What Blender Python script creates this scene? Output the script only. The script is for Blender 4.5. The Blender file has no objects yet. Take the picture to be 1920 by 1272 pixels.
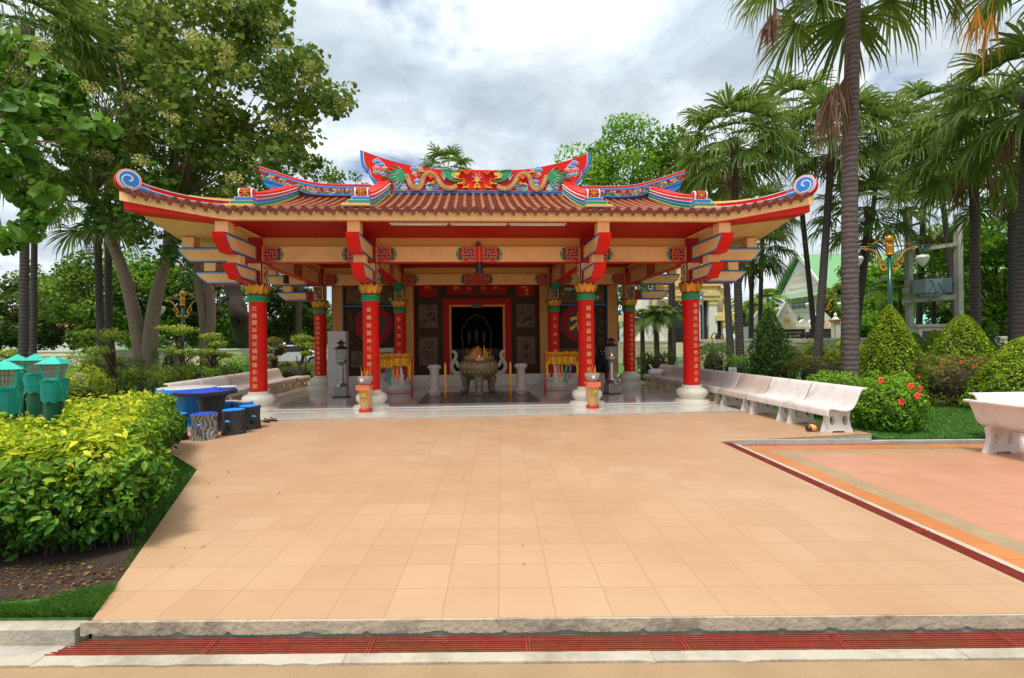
import bpy, math, random
import numpy as np
from mathutils import Vector, Matrix
random.seed(7); rng = np.random.default_rng(7)
PI = math.pi
S = bpy.context.scene
COL = S.collection
S.view_settings.view_transform = 'Standard'; S.view_settings.look = 'None'
S.view_settings.exposure = .45
S.view_settings.gamma = 1.0

# ------------------------------------------------------------------ camera
FPX, CXP, CYP = 902.0, 933.5, 636.0
PIT, ROL, YAW = .0039, -.0104, -.0546
CAM = np.array([-.202, -11.53, 1.6])
_cy, _sy, _cp, _sp, _cr, _sr = math.cos(YAW), math.sin(YAW), math.cos(PIT), math.sin(PIT), math.cos(ROL), math.sin(ROL)
FW = np.array([-_sy*_cp, _cy*_cp, _sp]); R0 = np.array([_cy, _sy, 0.]); U0 = np.cross(R0, FW)
RT = R0*_cr+U0*_sr; UP = -R0*_sr+U0*_cr
def ray(u, v): return FW+RT*(u-CXP)/FPX-UP*(v-CYP)/FPX
def PZ(u, v, z=0.):
    d = ray(u, v); return CAM+d*((z-CAM[2])/d[2])
def PY(u, v, Y):
    d = ray(u, v); return CAM+d*((Y-CAM[1])/d[1])
def PD(u, v, D): return CAM+ray(u, v)*D
cd = bpy.data.cameras.new('camera'); cam = bpy.data.objects.new('camera', cd); COL.objects.link(cam)
cam.matrix_world = Matrix(((RT[0], UP[0], -FW[0], CAM[0]), (RT[1], UP[1], -FW[1], CAM[1]), (RT[2], UP[2], -FW[2], CAM[2]), (0, 0, 0, 1)))
cd.sensor_width = 36; cd.lens = FPX/1920*36; cd.shift_x = (960-CXP)/1920; cd.clip_end = 3000; cd.clip_start = .05
S.camera = cam

# ------------------------------------------------------------------ materials
def new_mat(name):
    m = bpy.data.materials.new(name); m.use_nodes = True
    n = m.node_tree.nodes; return m, n, m.node_tree.links, n['Principled BSDF']
def rgb(c): return (c[0], c[1], c[2], 1.)
def mat(name, col, rough=.6, var=.12, scale=4., bump=0., bscale=80., metal=0., spec=.5, dirt=None, dscale=1.5, damt=.5, coat=0.):
    m, n, l, b = new_mat(name)
    tc = n.new('ShaderNodeTexCoord')
    nz = n.new('ShaderNodeTexNoise'); nz.inputs['Scale'].default_value = scale; nz.inputs['Detail'].default_value = 6
    l.new(tc.outputs['Object'], nz.inputs['Vector'])
    mx = n.new('ShaderNodeMix'); mx.data_type = 'RGBA'
    mx.inputs['A'].default_value = rgb([max(0, c*(1-var)) for c in col]); mx.inputs['B'].default_value = rgb([min(1, c*(1+var)) for c in col])
    l.new(nz.outputs['Fac'], mx.inputs['Factor'])
    out = mx.outputs['Result']
    if dirt:
        n2 = n.new('ShaderNodeTexNoise'); n2.inputs['Scale'].default_value = dscale; n2.inputs['Detail'].default_value = 9; n2.inputs['Roughness'].default_value = .7
        l.new(tc.outputs['Object'], n2.inputs['Vector'])
        rp = n.new('ShaderNodeValToRGB'); rp.color_ramp.elements[0].position = .48; rp.color_ramp.elements[1].position = .66
        rp.color_ramp.elements[1].color = (damt, damt, damt, 1)
        l.new(n2.outputs['Fac'], rp.inputs['Fac'])
        m2 = n.new('ShaderNodeMix'); m2.data_type = 'RGBA'; m2.inputs['B'].default_value = rgb(dirt)
        l.new(rp.outputs['Color'], m2.inputs['Factor']); l.new(out, m2.inputs['A']); out = m2.outputs['Result']
    l.new(out, b.inputs['Base Color'])
    b.inputs['Roughness'].default_value = rough; b.inputs['Metallic'].default_value = metal
    b.inputs['Specular IOR Level'].default_value = spec; b.inputs['Coat Weight'].default_value = coat
    if bump:
        n3 = n.new('ShaderNodeTexNoise'); n3.inputs['Scale'].default_value = bscale; n3.inputs['Detail'].default_value = 5
        l.new(tc.outputs['Object'], n3.inputs['Vector'])
        bp = n.new('ShaderNodeBump'); bp.inputs['Strength'].default_value = bump; bp.inputs['Distance'].default_value = .02
        l.new(n3.outputs['Fac'], bp.inputs['Height']); l.new(bp.outputs['Normal'], b.inputs['Normal'])
    return m
def leafmat(name, c1, c2, c3, rough=.45, trans=.3):
    m, n, l, b = new_mat(name)
    at = n.new('ShaderNodeAttribute'); at.attribute_name = 'var'
    rp = n.new('ShaderNodeValToRGB'); e = rp.color_ramp.elements
    e[0].position = 0; e[0].color = rgb(c1); e[1].position = 1; e[1].color = rgb(c3)
    x = e.new(.5); x.color = rgb(c2)
    l.new(at.outputs['Fac'], rp.inputs['Fac']); l.new(rp.outputs['Color'], b.inputs['Base Color'])
    b.inputs['Roughness'].default_value = rough+.1; b.inputs['Specular IOR Level'].default_value = .16
    tr = n.new('ShaderNodeBsdfTranslucent'); hs = n.new('ShaderNodeHueSaturation')
    hs.inputs['Value'].default_value = 1.5; hs.inputs['Hue'].default_value = .49; l.new(rp.outputs['Color'], hs.inputs['Color']); l.new(hs.outputs['Color'], tr.inputs['Color'])
    ms = n.new('ShaderNodeMixShader'); ms.inputs['Fac'].default_value = trans
    l.new(b.outputs['BSDF'], ms.inputs[1]); l.new(tr.outputs['BSDF'], ms.inputs[2]); l.new(ms.outputs['Shader'], n['Material Output'].inputs['Surface'])
    return m
def wavemat(name, c1, c2, scale, direction='Z', rough=.85, dist=2., bump=.4, detail=3., dscale=2.):
    m, n, l, b = new_mat(name)
    tc = n.new('ShaderNodeTexCoord'); w = n.new('ShaderNodeTexWave'); w.bands_direction = direction
    w.inputs['Scale'].default_value = scale; w.inputs['Distortion'].default_value = dist; w.inputs['Detail'].default_value = detail; w.inputs['Detail Scale'].default_value = dscale
    l.new(tc.outputs['Object'], w.inputs['Vector'])
    nz = n.new('ShaderNodeTexNoise'); nz.inputs['Scale'].default_value = 5; nz.inputs['Detail'].default_value = 8; l.new(tc.outputs['Object'], nz.inputs['Vector'])
    mm = n.new('ShaderNodeMath'); mm.operation = 'MULTIPLY'; l.new(w.outputs['Fac'], mm.inputs[0]); l.new(nz.outputs['Fac'], mm.inputs[1])
    m3 = n.new('ShaderNodeMath'); m3.operation = 'MULTIPLY'; m3.inputs[1].default_value = 1.7; l.new(mm.outputs[0], m3.inputs[0])
    mx = n.new('ShaderNodeMix'); mx.data_type = 'RGBA'; mx.inputs['A'].default_value = rgb(c1); mx.inputs['B'].default_value = rgb(c2)
    l.new(m3.outputs[0], mx.inputs['Factor']); l.new(mx.outputs['Result'], b.inputs['Base Color'])
    b.inputs['Roughness'].default_value = rough
    bp = n.new('ShaderNodeBump'); bp.inputs['Strength'].default_value = bump; bp.inputs['Distance'].default_value = .02
    l.new(mm.outputs[0], bp.inputs['Height']); l.new(bp.outputs['Normal'], b.inputs['Normal'])
    return m
def tilemat(name, org, s, ph, c1, c2, cm, rough=.4, msize=.012, stain=None, samt=.35, w=1., coat=0.):
    m, n, l, b = new_mat(name)
    tc = n.new('ShaderNodeTexCoord')
    sub = n.new('ShaderNodeVectorMath'); sub.operation = 'SUBTRACT'; sub.inputs[1].default_value = (org[0], org[1], 0); l.new(tc.outputs['Object'], sub.inputs[0])
    vr = n.new('ShaderNodeVectorRotate'); vr.rotation_type = 'Z_AXIS'; vr.inputs['Angle'].default_value = -ph; l.new(sub.outputs[0], vr.inputs['Vector'])
    sc = n.new('ShaderNodeVectorMath'); sc.operation = 'SCALE'; sc.inputs['Scale'].default_value = 1/s; l.new(vr.outputs[0], sc.inputs[0])
    br = n.new('ShaderNodeTexBrick'); br.offset = 0; br.squash = 1; br.inputs['Scale'].default_value = 1; br.inputs['Mortar Size'].default_value = msize; br.inputs['Mortar Smooth'].default_value = .3
    br.inputs['Brick Width'].default_value = w; br.inputs['Row Height'].default_value = 1.; br.inputs['Color1'].default_value = rgb(c1); br.inputs['Color2'].default_value = rgb(c2); br.inputs['Mortar'].default_value = rgb(cm)
    l.new(sc.outputs[0], br.inputs['Vector'])
    out = br.outputs['Color']
    for scl, lo, hi, amt, colr in ((.55, .40, .75, samt, stain or cm), (9., .60, .78, samt*.6, stain or cm), (60., .66, .75, samt*.7, (cm[0]*.6, cm[1]*.5, cm[2]*.5))):
        nz = n.new('ShaderNodeTexNoise'); nz.inputs['Scale'].default_value = scl; nz.inputs['Detail'].default_value = 7; nz.inputs['Roughness'].default_value = .6; l.new(tc.outputs['Object'], nz.inputs['Vector'])
        rp = n.new('ShaderNodeValToRGB'); rp.color_ramp.elements[0].position = lo; rp.color_ramp.elements[1].position = hi; rp.color_ramp.elements[1].color = (amt, amt, amt, 1); l.new(nz.outputs['Fac'], rp.inputs['Fac'])
        mx = n.new('ShaderNodeMix'); mx.data_type = 'RGBA'; mx.inputs['B'].default_value = rgb(colr); l.new(rp.outputs['Color'], mx.inputs['Factor']); l.new(out, mx.inputs['A']); out = mx.outputs['Result']
    l.new(out, b.inputs['Base Color'])
    nr = n.new('ShaderNodeTexNoise'); nr.inputs['Scale'].default_value = 3; nr.inputs['Detail'].default_value = 6; l.new(tc.outputs['Object'], nr.inputs['Vector'])
    mr = n.new('ShaderNodeMapRange'); mr.inputs['To Min'].default_value = rough*.75; mr.inputs['To Max'].default_value = min(1, rough*1.35); l.new(nr.outputs['Fac'], mr.inputs['Value']); l.new(mr.outputs[0], b.inputs['Roughness'])
    bp = n.new('ShaderNodeBump'); bp.inputs['Strength'].default_value = .25; bp.inputs['Distance'].default_value = .004; bp.invert = True
    l.new(br.outputs['Fac'], bp.inputs['Height']); l.new(bp.outputs['Normal'], b.inputs['Normal'])
    b.inputs['Coat Weight'].default_value = coat
    return m

M = {}
M['red'] = mat('red_paint', (.70, .010, .004), .5, .08, 3, bump=.06, bscale=30, spec=.22, dirt=(.52, .022, .012), dscale=3.5, damt=.55)
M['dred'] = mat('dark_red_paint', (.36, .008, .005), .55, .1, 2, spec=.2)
M['cream'] = mat('cream_paint', (.87, .53, .23), .65, .05, 2, spec=.25, bump=.06, bscale=60, dirt=(.55, .32, .14), dscale=2.6, damt=.40)
M['creamd'] = mat('ochre_and_shaded_cream', (.68, .36, .11), .65, .08, 2, spec=.25)  # on the boards above the beams this is cream with shade mixed in
M['blue'] = mat('blue_paint', (.015, .20, .62), .45, .12, 5)
M['navy'] = mat('navy_paint', (.012, .022, .16), .45, .12, 5)
M['lblue'] = mat('light_blue_paint', (.14, .36, .62), .5, .1, 6)
M['white'] = mat('white_paint', (.78, .76, .76), .5, .05, 4)
M['pink'] = mat('pink_paint', (.74, .07, .09), .5, .12, 4)
M['green'] = mat('green_paint', (.01, .30, .11), .45, .12, 5)
M['mint'] = mat('mint_paint', (.22, .62, .46), .5, .1, 5)
M['yellow'] = mat('yellow_paint', (.80, .45, .03), .5, .1, 5)
M['orange'] = mat('orange_paint', (.72, .20, .02), .5, .12, 8)
M['lav'] = mat('lavender_paint', (.42, .38, .62), .5, .1, 8)
M['gold'] = mat('gold_paint', (.74, .33, .03), .35, .25, 9, metal=.35, bump=.1, bscale=25, dirt=(.25, .08, .01), dscale=6, damt=.6)
M['golddark'] = mat('gold_outline', (.16, .05, .01), .5, .2, 9)
M['goldtxt'] = mat('gold_lettering', (.80, .62, .26), .35, .12, 20, metal=.2)
M['black'] = mat('black_paint', (.012, .011, .012), .4, .2, 5)
M['rooft'] = mat('roof_tile_brown', (.20, .052, .025), .5, .3, 9, bump=.15, bscale=30, dirt=(.40, .20, .10), dscale=7, damt=.45, spec=.2)
M['rooftc'] = mat('roof_rib_tile', (.31, .088, .036), .55, .3, 7, bump=.15, bscale=30, dirt=(.10, .035, .025), dscale=5, damt=.7, spec=.2)
M['eavet'] = mat('eave_tile_brown', (.15, .034, .018), .42, .35, 14, bump=.3, bscale=40, spec=.3)
M['marble'] = mat('white_stone_base', (.78, .73, .62), .35, .06, 5, bump=.04, bscale=20, dirt=(.5, .42, .3), dscale=2.5, damt=.35)
M['terr'] = mat('white_terrazzo', (.72, .68, .65), .4, .10, 160, bump=.08, bscale=120, dirt=(.40, .34, .28), dscale=3.2, damt=.55)
M['terrp'] = mat('pinkish_terrazzo', (.56, .46, .40), .45, .18, 160, bump=.08, bscale=120, dirt=(.34, .26, .21), dscale=3.2, damt=.55)
M['terry'] = mat('yellowed_concrete_legs', (.62, .50, .34), .6, .15, 12, bump=.1, bscale=60, dirt=(.35, .22, .1), dscale=3, damt=.5)
M['conc'] = mat('grey_concrete', (.42, .39, .34), .85, .2, 6, bump=.3, bscale=50, dirt=(.16, .14, .12), dscale=3, damt=.6)
M['wconc'] = mat('whitish_kerb', (.44, .39, .31), .85, .2, 7, bump=.4, bscale=40, dirt=(.26, .21, .15), dscale=3.0, damt=.75)
M['kerbf'] = mat('stained_riser', (.46, .38, .28), .9, .25, 4, bump=.5, bscale=30, dirt=(.10, .085, .07), dscale=2.6, damt=.85)
M['rust'] = mat('rusty_red_steel', (.30, .035, .022), .55, .45, 18, bump=.2, bscale=50, dirt=(.30, .07, .03), dscale=9, damt=.6)
M['dark'] = mat('painted_darkness', (.02, .012, .010), .9, .3, 5)  # near-black colour stands in for darkness in drains and hall interior
M['soil'] = mat('brown_soil', (.035, .020, .012), .95, .4, 14, bump=.6, bscale=40, dirt=(.06, .036, .02), dscale=12, damt=.6)
M['lawn'] = mat('lawn_green', (.055, .16, .018), .9, .35, 5, bump=.8, bscale=160, dirt=(.10, .24, .03), dscale=9, damt=.6)
M['metal'] = mat('dull_steel', (.42, .41, .38), .28, .15, 6, metal=.85)
M['bronze'] = mat('brown_metal', (.10, .045, .03), .4, .2, 6, metal=.5)
M['brass'] = mat('aged_brass', (.24, .20, .095), .36, .3, 10, metal=.25, bump=.25, bscale=18, dirt=(.10, .085, .04), dscale=5, damt=.6)
M['brassd'] = mat('brass_relief', (.34, .24, .09), .4, .2, 10, metal=.4)
M['brassh'] = mat('stone_grey_handle', (.27, .26, .19), .42, .2, 10, metal=.2)
M['candle'] = mat('orange_wax', (.85, .33, .01), .45, .06, 5)
M['marig'] = mat('marigold_orange', (.82, .30, .01), .8, .35, 60, bump=.8, bscale=120)
M['marigy'] = mat('marigold_yellow', (.86, .50, .02), .8, .25, 60, bump=.8, bscale=120)
M['stele'] = mat('pale_grey_stone', (.52, .49, .48), .4, .1, 5, dirt=(.4, .34, .3), damt=.3)
M['bark'] = wavemat('tree_bark', (.15, .10, .072), (.27, .20, .15), 5.5, 'X', dist=14, bump=.5, detail=6, dscale=.9)
M['barkd'] = wavemat('dark_tree_bark', (.045, .030, .022), (.10, .07, .05), 5.2, 'X', dist=12, bump=.5, detail=5, dscale=.9)
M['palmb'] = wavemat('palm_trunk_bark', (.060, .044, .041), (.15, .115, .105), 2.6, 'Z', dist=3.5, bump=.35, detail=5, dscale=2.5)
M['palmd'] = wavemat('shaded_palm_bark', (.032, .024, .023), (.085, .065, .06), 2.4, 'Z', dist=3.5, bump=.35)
M['teal'] = mat('teal_enamel', (.015, .47, .36), .4, .08, 5, dirt=(.02, .22, .17), dscale=7, damt=.6)
M['tealn'] = wavemat('green_shade_netting', (.006, .22, .17), (.02, .46, .35), 16, 'X', dist=6, bump=.8, dscale=.6)
M['dgreen'] = mat('dark_green_enamel', (.006, .085, .055), .3, .15, 3, coat=.3)
M['glassl'] = mat('dusty_lamp_glass', (.34, .34, .27), .3, .3, 9, dirt=(.2, .2, .15), damt=.5)
M['stumpk'] = wavemat('black_stump_bark', (.010, .010, .012), (.045, .045, .05), 9, 'X', dist=9, bump=.5, rough=.5, dscale=1.)
M['stumpg'] = wavemat('worn_grey_stump_bark', (.06, .06, .06), (.36, .35, .33), 6.5, 'X', dist=11, bump=.6, rough=.6, dscale=1.)
M['cyan'] = mat('bright_blue_paint', (.01, .25, .75), .5, .1, 5, dirt=(.05, .4, .8), damt=.3)
M['tabletop'] = mat('worn_pale_tabletop', (.55, .52, .48), .5, .2, 4, dirt=(.08, .2, .5), dscale=2, damt=.5)
M['cobalt'] = mat('cobalt_tabletop', (.01, .06, .50), .6, .25, 25, bump=.4, bscale=60)
M['wall'] = mat('cream_boundary_wall', (.72, .64, .46), .8, .1, 2, bump=.15, bscale=30, dirt=(.42, .36, .25), dscale=1.2, damt=.5)
M['stonew'] = mat('grey_carved_stone', (.060, .036, .017), .6, .35, 9, bump=.6, bscale=45, spec=.12)
M['panel'] = mat('picture_stone', (.17, .112, .06), .6, .3, 3, spec=.15, dirt=(.055, .036, .02), dscale=2.2, damt=.8)
M['ink'] = mat('dark_ink', (.05, .04, .035), .5, .4, 8)
M['school'] = mat('white_wall', (.76, .72, .68), .7, .06, 1)
M['groof'] = wavemat('green_roof_sheets', (.12, .30, .12), (.20, .42, .18), 2.2, 'X', dist=.2, bump=.5, rough=.5)
M['gyel'] = mat('temple_gold', (.80, .58, .24), .5, .25, 3, metal=.1, dirt=(.6, .5, .35), damt=.5)
M['window'] = mat('dark_glass', (.03, .03, .035), .12, .2, 3)
M['lotus'] = M['gold']
M['grey'] = mat('weathered_pole_concrete', (.40, .39, .35), .85, .2, 2, bump=.2, bscale=30, dirt=(.2, .19, .17), dscale=1.5, damt=.6)
M['trafo'] = mat('grey_blue_transformer', (.20, .29, .33), .45, .1, 3)
M['opal'] = mat('opal_globe', (.80, .79, .76), .35, .04, 3)
M['fur'] = mat('black_fur', (.008, .008, .009), .85, .4, 60, bump=1., bscale=90)
M['ceram'] = wavemat('ribbed_stone_bowl', (.30, .25, .20), (.52, .45, .38), 14, 'X', dist=3, bump=.5)
M['pot'] = mat('tan_ceramic_pot', (.60, .33, .12), .4, .1, 6)
M['potred'] = mat('red_glazed_foot', (.50, .03, .012), .35, .1, 6)
M['card'] = mat('pink_orange_card', (.85, .18, .10), .6, .1, 6)
M['ixleaf'] = leafmat('dark_hedge_leaves', (.02, .05, .010), (.05, .10, .015), (.14, .16, .03))
M['plastic'] = mat('white_plastic', (.75, .75, .78), .35, .05, 3)
M['purple'] = mat('purple_ribbon', (.35, .10, .30), .7, .1, 4)
M['mat_grey'] = mat('grey_floor_inlay', (.16, .14, .13), .25, .3, 4)

# ------------------------------------------------------------------ object helpers
def lens(name, label=None, cat=None, loc=(0, 0, 0), rz=0, group=None, kind=None):
    o = bpy.data.objects.new(name, None); COL.objects.link(o); o.location = tuple(float(c) for c in loc); o.rotation_euler = (0, 0, rz)
    return tag(o, label, cat, group, kind)
thing = lens
def tag(o, label=None, cat=None, group=None, kind=None):
    if label: o['label'] = label
    if cat: o['category'] = cat
    if group: o['group'] = group
    if kind: o['kind'] = kind
    return o
def dup(root, loc, rz=None, label=None, group=None, scale=None):
    r = root.copy(); COL.objects.link(r); r.location = tuple(float(c) for c in loc)
    if rz is not None: r.rotation_euler = (0, 0, rz)
    if scale: r.scale = (scale,)*3
    if label: r['label'] = label
    if group: r['group'] = group
    def rec(src, dst):
        for ch in list(src.children):
            c = ch.copy(); COL.objects.link(c); c.parent = dst; rec(ch, c)
    rec(root, r)
    return r
class MB:
    def __init__(s): s.v = []; s.f = []; s.m = []; s.mats = []; s.xf = None
    def mi(s, m):
        if m not in s.mats: s.mats.append(m)
        return s.mats.index(m)
    def add(s, vs, fs, m):
        o = len(s.v)
        for p in vs:
            p = (float(p[0]), float(p[1]), float(p[2]))
            if s.xf is not None: p = tuple(s.xf @ Vector(p))
            s.v.append(p)
        k = s.mi(m)
        for f in fs: s.f.append(tuple(i+o for i in f)); s.m.append(k)
        return s
    def box(s, x0, x1, y0, y1, z0, z1, m, taper=0):
        t = taper
        vs = [(x0, y0, z0), (x1, y0, z0), (x1, y1, z0), (x0, y1, z0), (x0+t, y0+t, z1), (x1-t, y0+t, z1), (x1-t, y1-t, z1), (x0+t, y1-t, z1)]
        return s.add(vs, [(0, 3, 2, 1), (4, 5, 6, 7), (0, 1, 5, 4), (1, 2, 6, 5), (2, 3, 7, 6), (3, 0, 4, 7)], m)
    def prism(s, pts, d, m, mside=None):
        """pts: closed 3D polygon, d: extrusion vector"""
        n = len(pts); a = [np.array(p, float) for p in pts]; b = [p+np.array(d, float) for p in a]
        s.add(a+b, [tuple(range(n))], m); o = len(s.v)-2*n
        k = s.mi(m); s.f.append(tuple(o+n+i for i in reversed(range(n)))); s.m.append(k)
        k = s.mi(mside or m)
        for i in range(n): s.f.append((o+i, o+n+i, o+n+(i+1) % n, o+(i+1) % n)); s.m.append(k)
        return s
    def tube(s, pts, r, m, n=8, caps=True):
        pts = [np.array(p, float) for p in pts]; N = len(pts)
        if not hasattr(r, '__len__'): r = [r]*N
        vs = []; prev = None
        for i, p in enumerate(pts):
            t = pts[min(i+1, N-1)]-pts[max(i-1, 0)]; t = t/(np.linalg.norm(t)+1e-9)
            if prev is None:
                a = np.array([1., 0, 0]) if abs(t[0]) < .9 else np.array([0, 1., 0])
                prev = np.cross(t, a)
            a = prev-t*np.dot(prev, t); a /= np.linalg.norm(a)+1e-9; prev = a; b = np.cross(t, a)
            for k in range(n):
                w = 2*PI*k/n; vs.append(p+r[i]*(a*math.cos(w)+b*math.sin(w)))
        fs = [(i*n+k, i*n+(k+1) % n, (i+1)*n+(k+1) % n, (i+1)*n+k) for i in range(N-1) for k in range(n)]
        if caps: fs += [tuple(reversed(range(n))), tuple(range((N-1)*n, N*n))]
        return s.add(vs, fs, m)
    def lathe(s, prof, c, m, n=24, fn=None):
        """prof [(r,z[,mat])]"""
        N = len(prof); vs = []
        for p in prof:
            for k in range(n):
                w = 2*PI*k/n; r = p[0]*(fn(w, p[1]) if fn else 1)
                vs.append((c[0]+r*math.cos(w), c[1]+r*math.sin(w), c[2]+p[1]))
        for i in range(N-1):
            pass
        o = len(s.v); s.add(vs, [], m)
        for i in range(N-1):
            k2 = s.mi(prof[i][2] if len(prof[i]) > 2 else m)
            for k in range(n): s.f.append((o+i*n+k, o+i*n+(k+1) % n, o+(i+1)*n+(k+1) % n, o+(i+1)*n+k)); s.m.append(k2)
        k2 = s.mi(m)
        s.f.append(tuple(o+k for k in reversed(range(n)))); s.m.append(k2)
        k2 = s.mi(prof[-1][2] if len(prof[-1]) > 2 else m)
        s.f.append(tuple(o+(N-1)*n+k for k in range(n))); s.m.append(k2)
        return s
    def grid(s, fn, nu, nv, m):
        vs = [fn(i/nu, j/nv) for i in range(nu+1) for j in range(nv+1)]; w = nv+1
        return s.add(vs, [(i*w+j, (i+1)*w+j, (i+1)*w+j+1, i*w+j+1) for i in range(nu) for j in range(nv)], m)
    def ball(s, c, r, m, n=10, k=6):
        if not hasattr(r, '__len__'): r = (r, r, r)
        vs = [(c[0]+r[0]*math.sin(PI*j/k)*math.cos(2*PI*i/n), c[1]+r[1]*math.sin(PI*j/k)*math.sin(2*PI*i/n), c[2]-r[2]*math.cos(PI*j/k)) for j in range(1, k) for i in range(n)]
        b = len(vs); vs += [(c[0], c[1], c[2]-r[2]), (c[0], c[1], c[2]+r[2])]
        fs = [(j*n+i, j*n+(i+1) % n, (j+1)*n+(i+1) % n, (j+1)*n+i) for j in range(k-2) for i in range(n)]
        fs += [(b, (i+1) % n, i) for i in range(n)]+[(b+1, (k-2)*n+i, (k-2)*n+(i+1) % n) for i in range(n)]
        return s.add(vs, fs, m)
    def build(s, name, parent=None, smooth=False, bevel=0., label=None):
        me = bpy.data.meshes.new(name); me.from_pydata(s.v, [], s.f)
        for m in s.mats: me.materials.append(m)
        me.polygons.foreach_set('material_index', s.m)
        if smooth: me.polygons.foreach_set('use_smooth', [True]*len(me.polygons))
        me.update()
        o = bpy.data.objects.new(name, me); COL.objects.link(o)
        if smooth == 'auto':
            me.polygons.foreach_set('use_smooth', [True]*len(me.polygons))
            try: me.set_sharp_from_angle(angle=math.radians(38))
            except Exception: pass
        if parent is not None: o.parent = parent
        if bevel:
            b = o.modifiers.new('bevel', 'BEVEL'); b.width = bevel; b.segments = 2; b.limit_method = 'ANGLE'; b.angle_limit = math.radians(40)
        if label: o['label'] = label
        return o
def npmesh(name, verts, faces, mats, var=None, parent=None, mi=None, smooth=False):
    """verts (n,3), faces (m,4) quads"""
    me = bpy.data.meshes.new(name); nf, k = faces.shape
    me.vertices.add(len(verts)); me.vertices.foreach_set('co', verts.astype(np.float32).ravel())
    me.loops.add(nf*k); me.loops.foreach_set('vertex_index', faces.astype(np.int32).ravel())
    me.polygons.add(nf); me.polygons.foreach_set('loop_start', np.arange(0, nf*k, k, dtype=np.int32))
    for m in mats: me.materials.append(m)
    if mi is not None: me.polygons.foreach_set('material_index', mi.astype(np.int32))
    if var is not None:
        a = me.attributes.new('var', 'FLOAT', 'FACE'); a.data.foreach_set('value', var.astype(np.float32))
    me.update(calc_edges=True)
    if smooth: me.polygons.foreach_set('use_smooth', [True]*nf)
    o = bpy.data.objects.new(name, me); COL.objects.link(o)
    if parent is not None: o.parent = parent
    return o
_txt = {}
def glyphs(s, size=1., extrude=.01):
    """mesh of a piece of lettering in the xz plane facing -y, centred"""
    key = (s,)
    if key not in _txt:
        cu = bpy.data.curves.new('t', 'FONT'); cu.body = s; cu.size = 1; cu.extrude = 0; cu.resolution_u = 2
        cu.align_x = 'CENTER'; cu.align_y = 'CENTER'
        o = bpy.data.objects.new('t', cu); COL.objects.link(o); bpy.context.view_layer.update()
        me = bpy.data.meshes.new_from_object(o.evaluated_get(bpy.context.evaluated_depsgraph_get()))
        vs = [tuple(v.co) for v in me.vertices]; fs = [tuple(p.vertices) for p in me.polygons]
        bpy.data.objects.remove(o); bpy.data.curves.remove(cu); bpy.data.meshes.remove(me)
        if vs:
            xs = [v[0] for v in vs]; ys = [v[1] for v in vs]; cx = (min(xs)+max(xs))/2; cy = (min(ys)+max(ys))/2
            vs = [(v[0]-cx, v[1]-cy) for v in vs]
        _txt[key] = (vs, fs)
    vs, fs = _txt[key]
    return [(v[0]*size, v[1]*size) for v in vs], fs

# ------------------------------------------------------------------ world
W = bpy.data.worlds.new('World'); S.world = W; W.use_nodes = True
n, l = W.node_tree.nodes, W.node_tree.links
n.clear()
SUN_EL, SUN_AZ = math.radians(66), math.radians(212)   # compass-like: direction the sun stands in, measured from +Y clockwise
out = n.new('ShaderNodeOutputWorld')
sky = n.new('ShaderNodeTexSky'); sky.sky_type = 'NISHITA'; sky.sun_disc = False; sky.sun_elevation = SUN_EL; sky.sun_rotation = SUN_AZ
b1 = n.new('ShaderNodeBackground'); b1.inputs['Strength'].default_value = .12; l.new(sky.outputs[0], b1.inputs['Color'])
tc = n.new('ShaderNodeTexCoord'); sep = n.new('ShaderNodeSeparateXYZ'); l.new(tc.outputs['Generated'], sep.inputs[0])
def mth(op, a=None, b=None, va=0., vb=0.):
    x = n.new('ShaderNodeMath'); x.operation = op; x.inputs[0].default_value = va; x.inputs[1].default_value = vb
    if a is not None: l.new(a, x.inputs[0])
    if b is not None: l.new(b, x.inputs[1])
    return x.outputs[0]
zc = mth('MAXIMUM', sep.outputs['Z'], None, vb=0.0); zz = mth('ADD', zc, None, vb=.22)
px, py = mth('DIVIDE', sep.outputs['X'], zz), mth('DIVIDE', sep.outputs['Y'], zz)
cb = n.new('ShaderNodeCombineXYZ'); l.new(px, cb.inputs[0]); l.new(py, cb.inputs[1]); cb.inputs[2].default_value = 3.7
def noise(scale, detail, rough, dist=0., w=0.):
    x = n.new('ShaderNodeTexNoise'); x.inputs['Scale'].default_value = scale; x.inputs['Detail'].default_value = detail; x.inputs['Roughness'].default_value = rough; x.inputs['Distortion'].default_value = dist
    mp = n.new('ShaderNodeMapping'); mp.inputs['Location'].default_value = (w, w*.7, 0); l.new(cb.outputs[0], mp.inputs[0]); l.new(mp.outputs[0], x.inputs['Vector']); return x.outputs['Fac']
def ramp(src, stops):
    r = n.new('ShaderNodeValToRGB'); e = r.color_ramp.elements
    e[0].position, e[0].color = stops[0][0], rgb(stops[0][1]); e[1].position, e[1].color = stops[-1][0], rgb(stops[-1][1])
    for p, c in stops[1:-1]:
        x = e.new(p); x.color = rgb(c)
    l.new(src, r.inputs['Fac']); return r.outputs['Color']
cover = ramp(noise(1.7, 8, .55, .2, 5.3), [(.30, (0, 0, 0)), (.42, (1, 1, 1))])
cloud = ramp(noise(1.15, 9, .58, .35, 1.9), [(.30, (.36, .44, .52)), (.44, (.49, .57, .645)), (.54, (.68, .745, .80)), (.66, (1.0, 1.0, 1.0))])
lit = ramp(noise(3.3, 8, .6, .3, 8.1), [(.45, (.9, .9, .9)), (.66, (1.18, 1.18, 1.18))])
mv0 = n.new('ShaderNodeVectorMath'); mv0.operation = 'MULTIPLY'; l.new(cloud, mv0.inputs[0]); l.new(lit, mv0.inputs[1])
warm = ramp(sep.outputs['Z'], [(.5, (1, 1, 1)), (.8, (1.0, .93, .82))])
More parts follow.
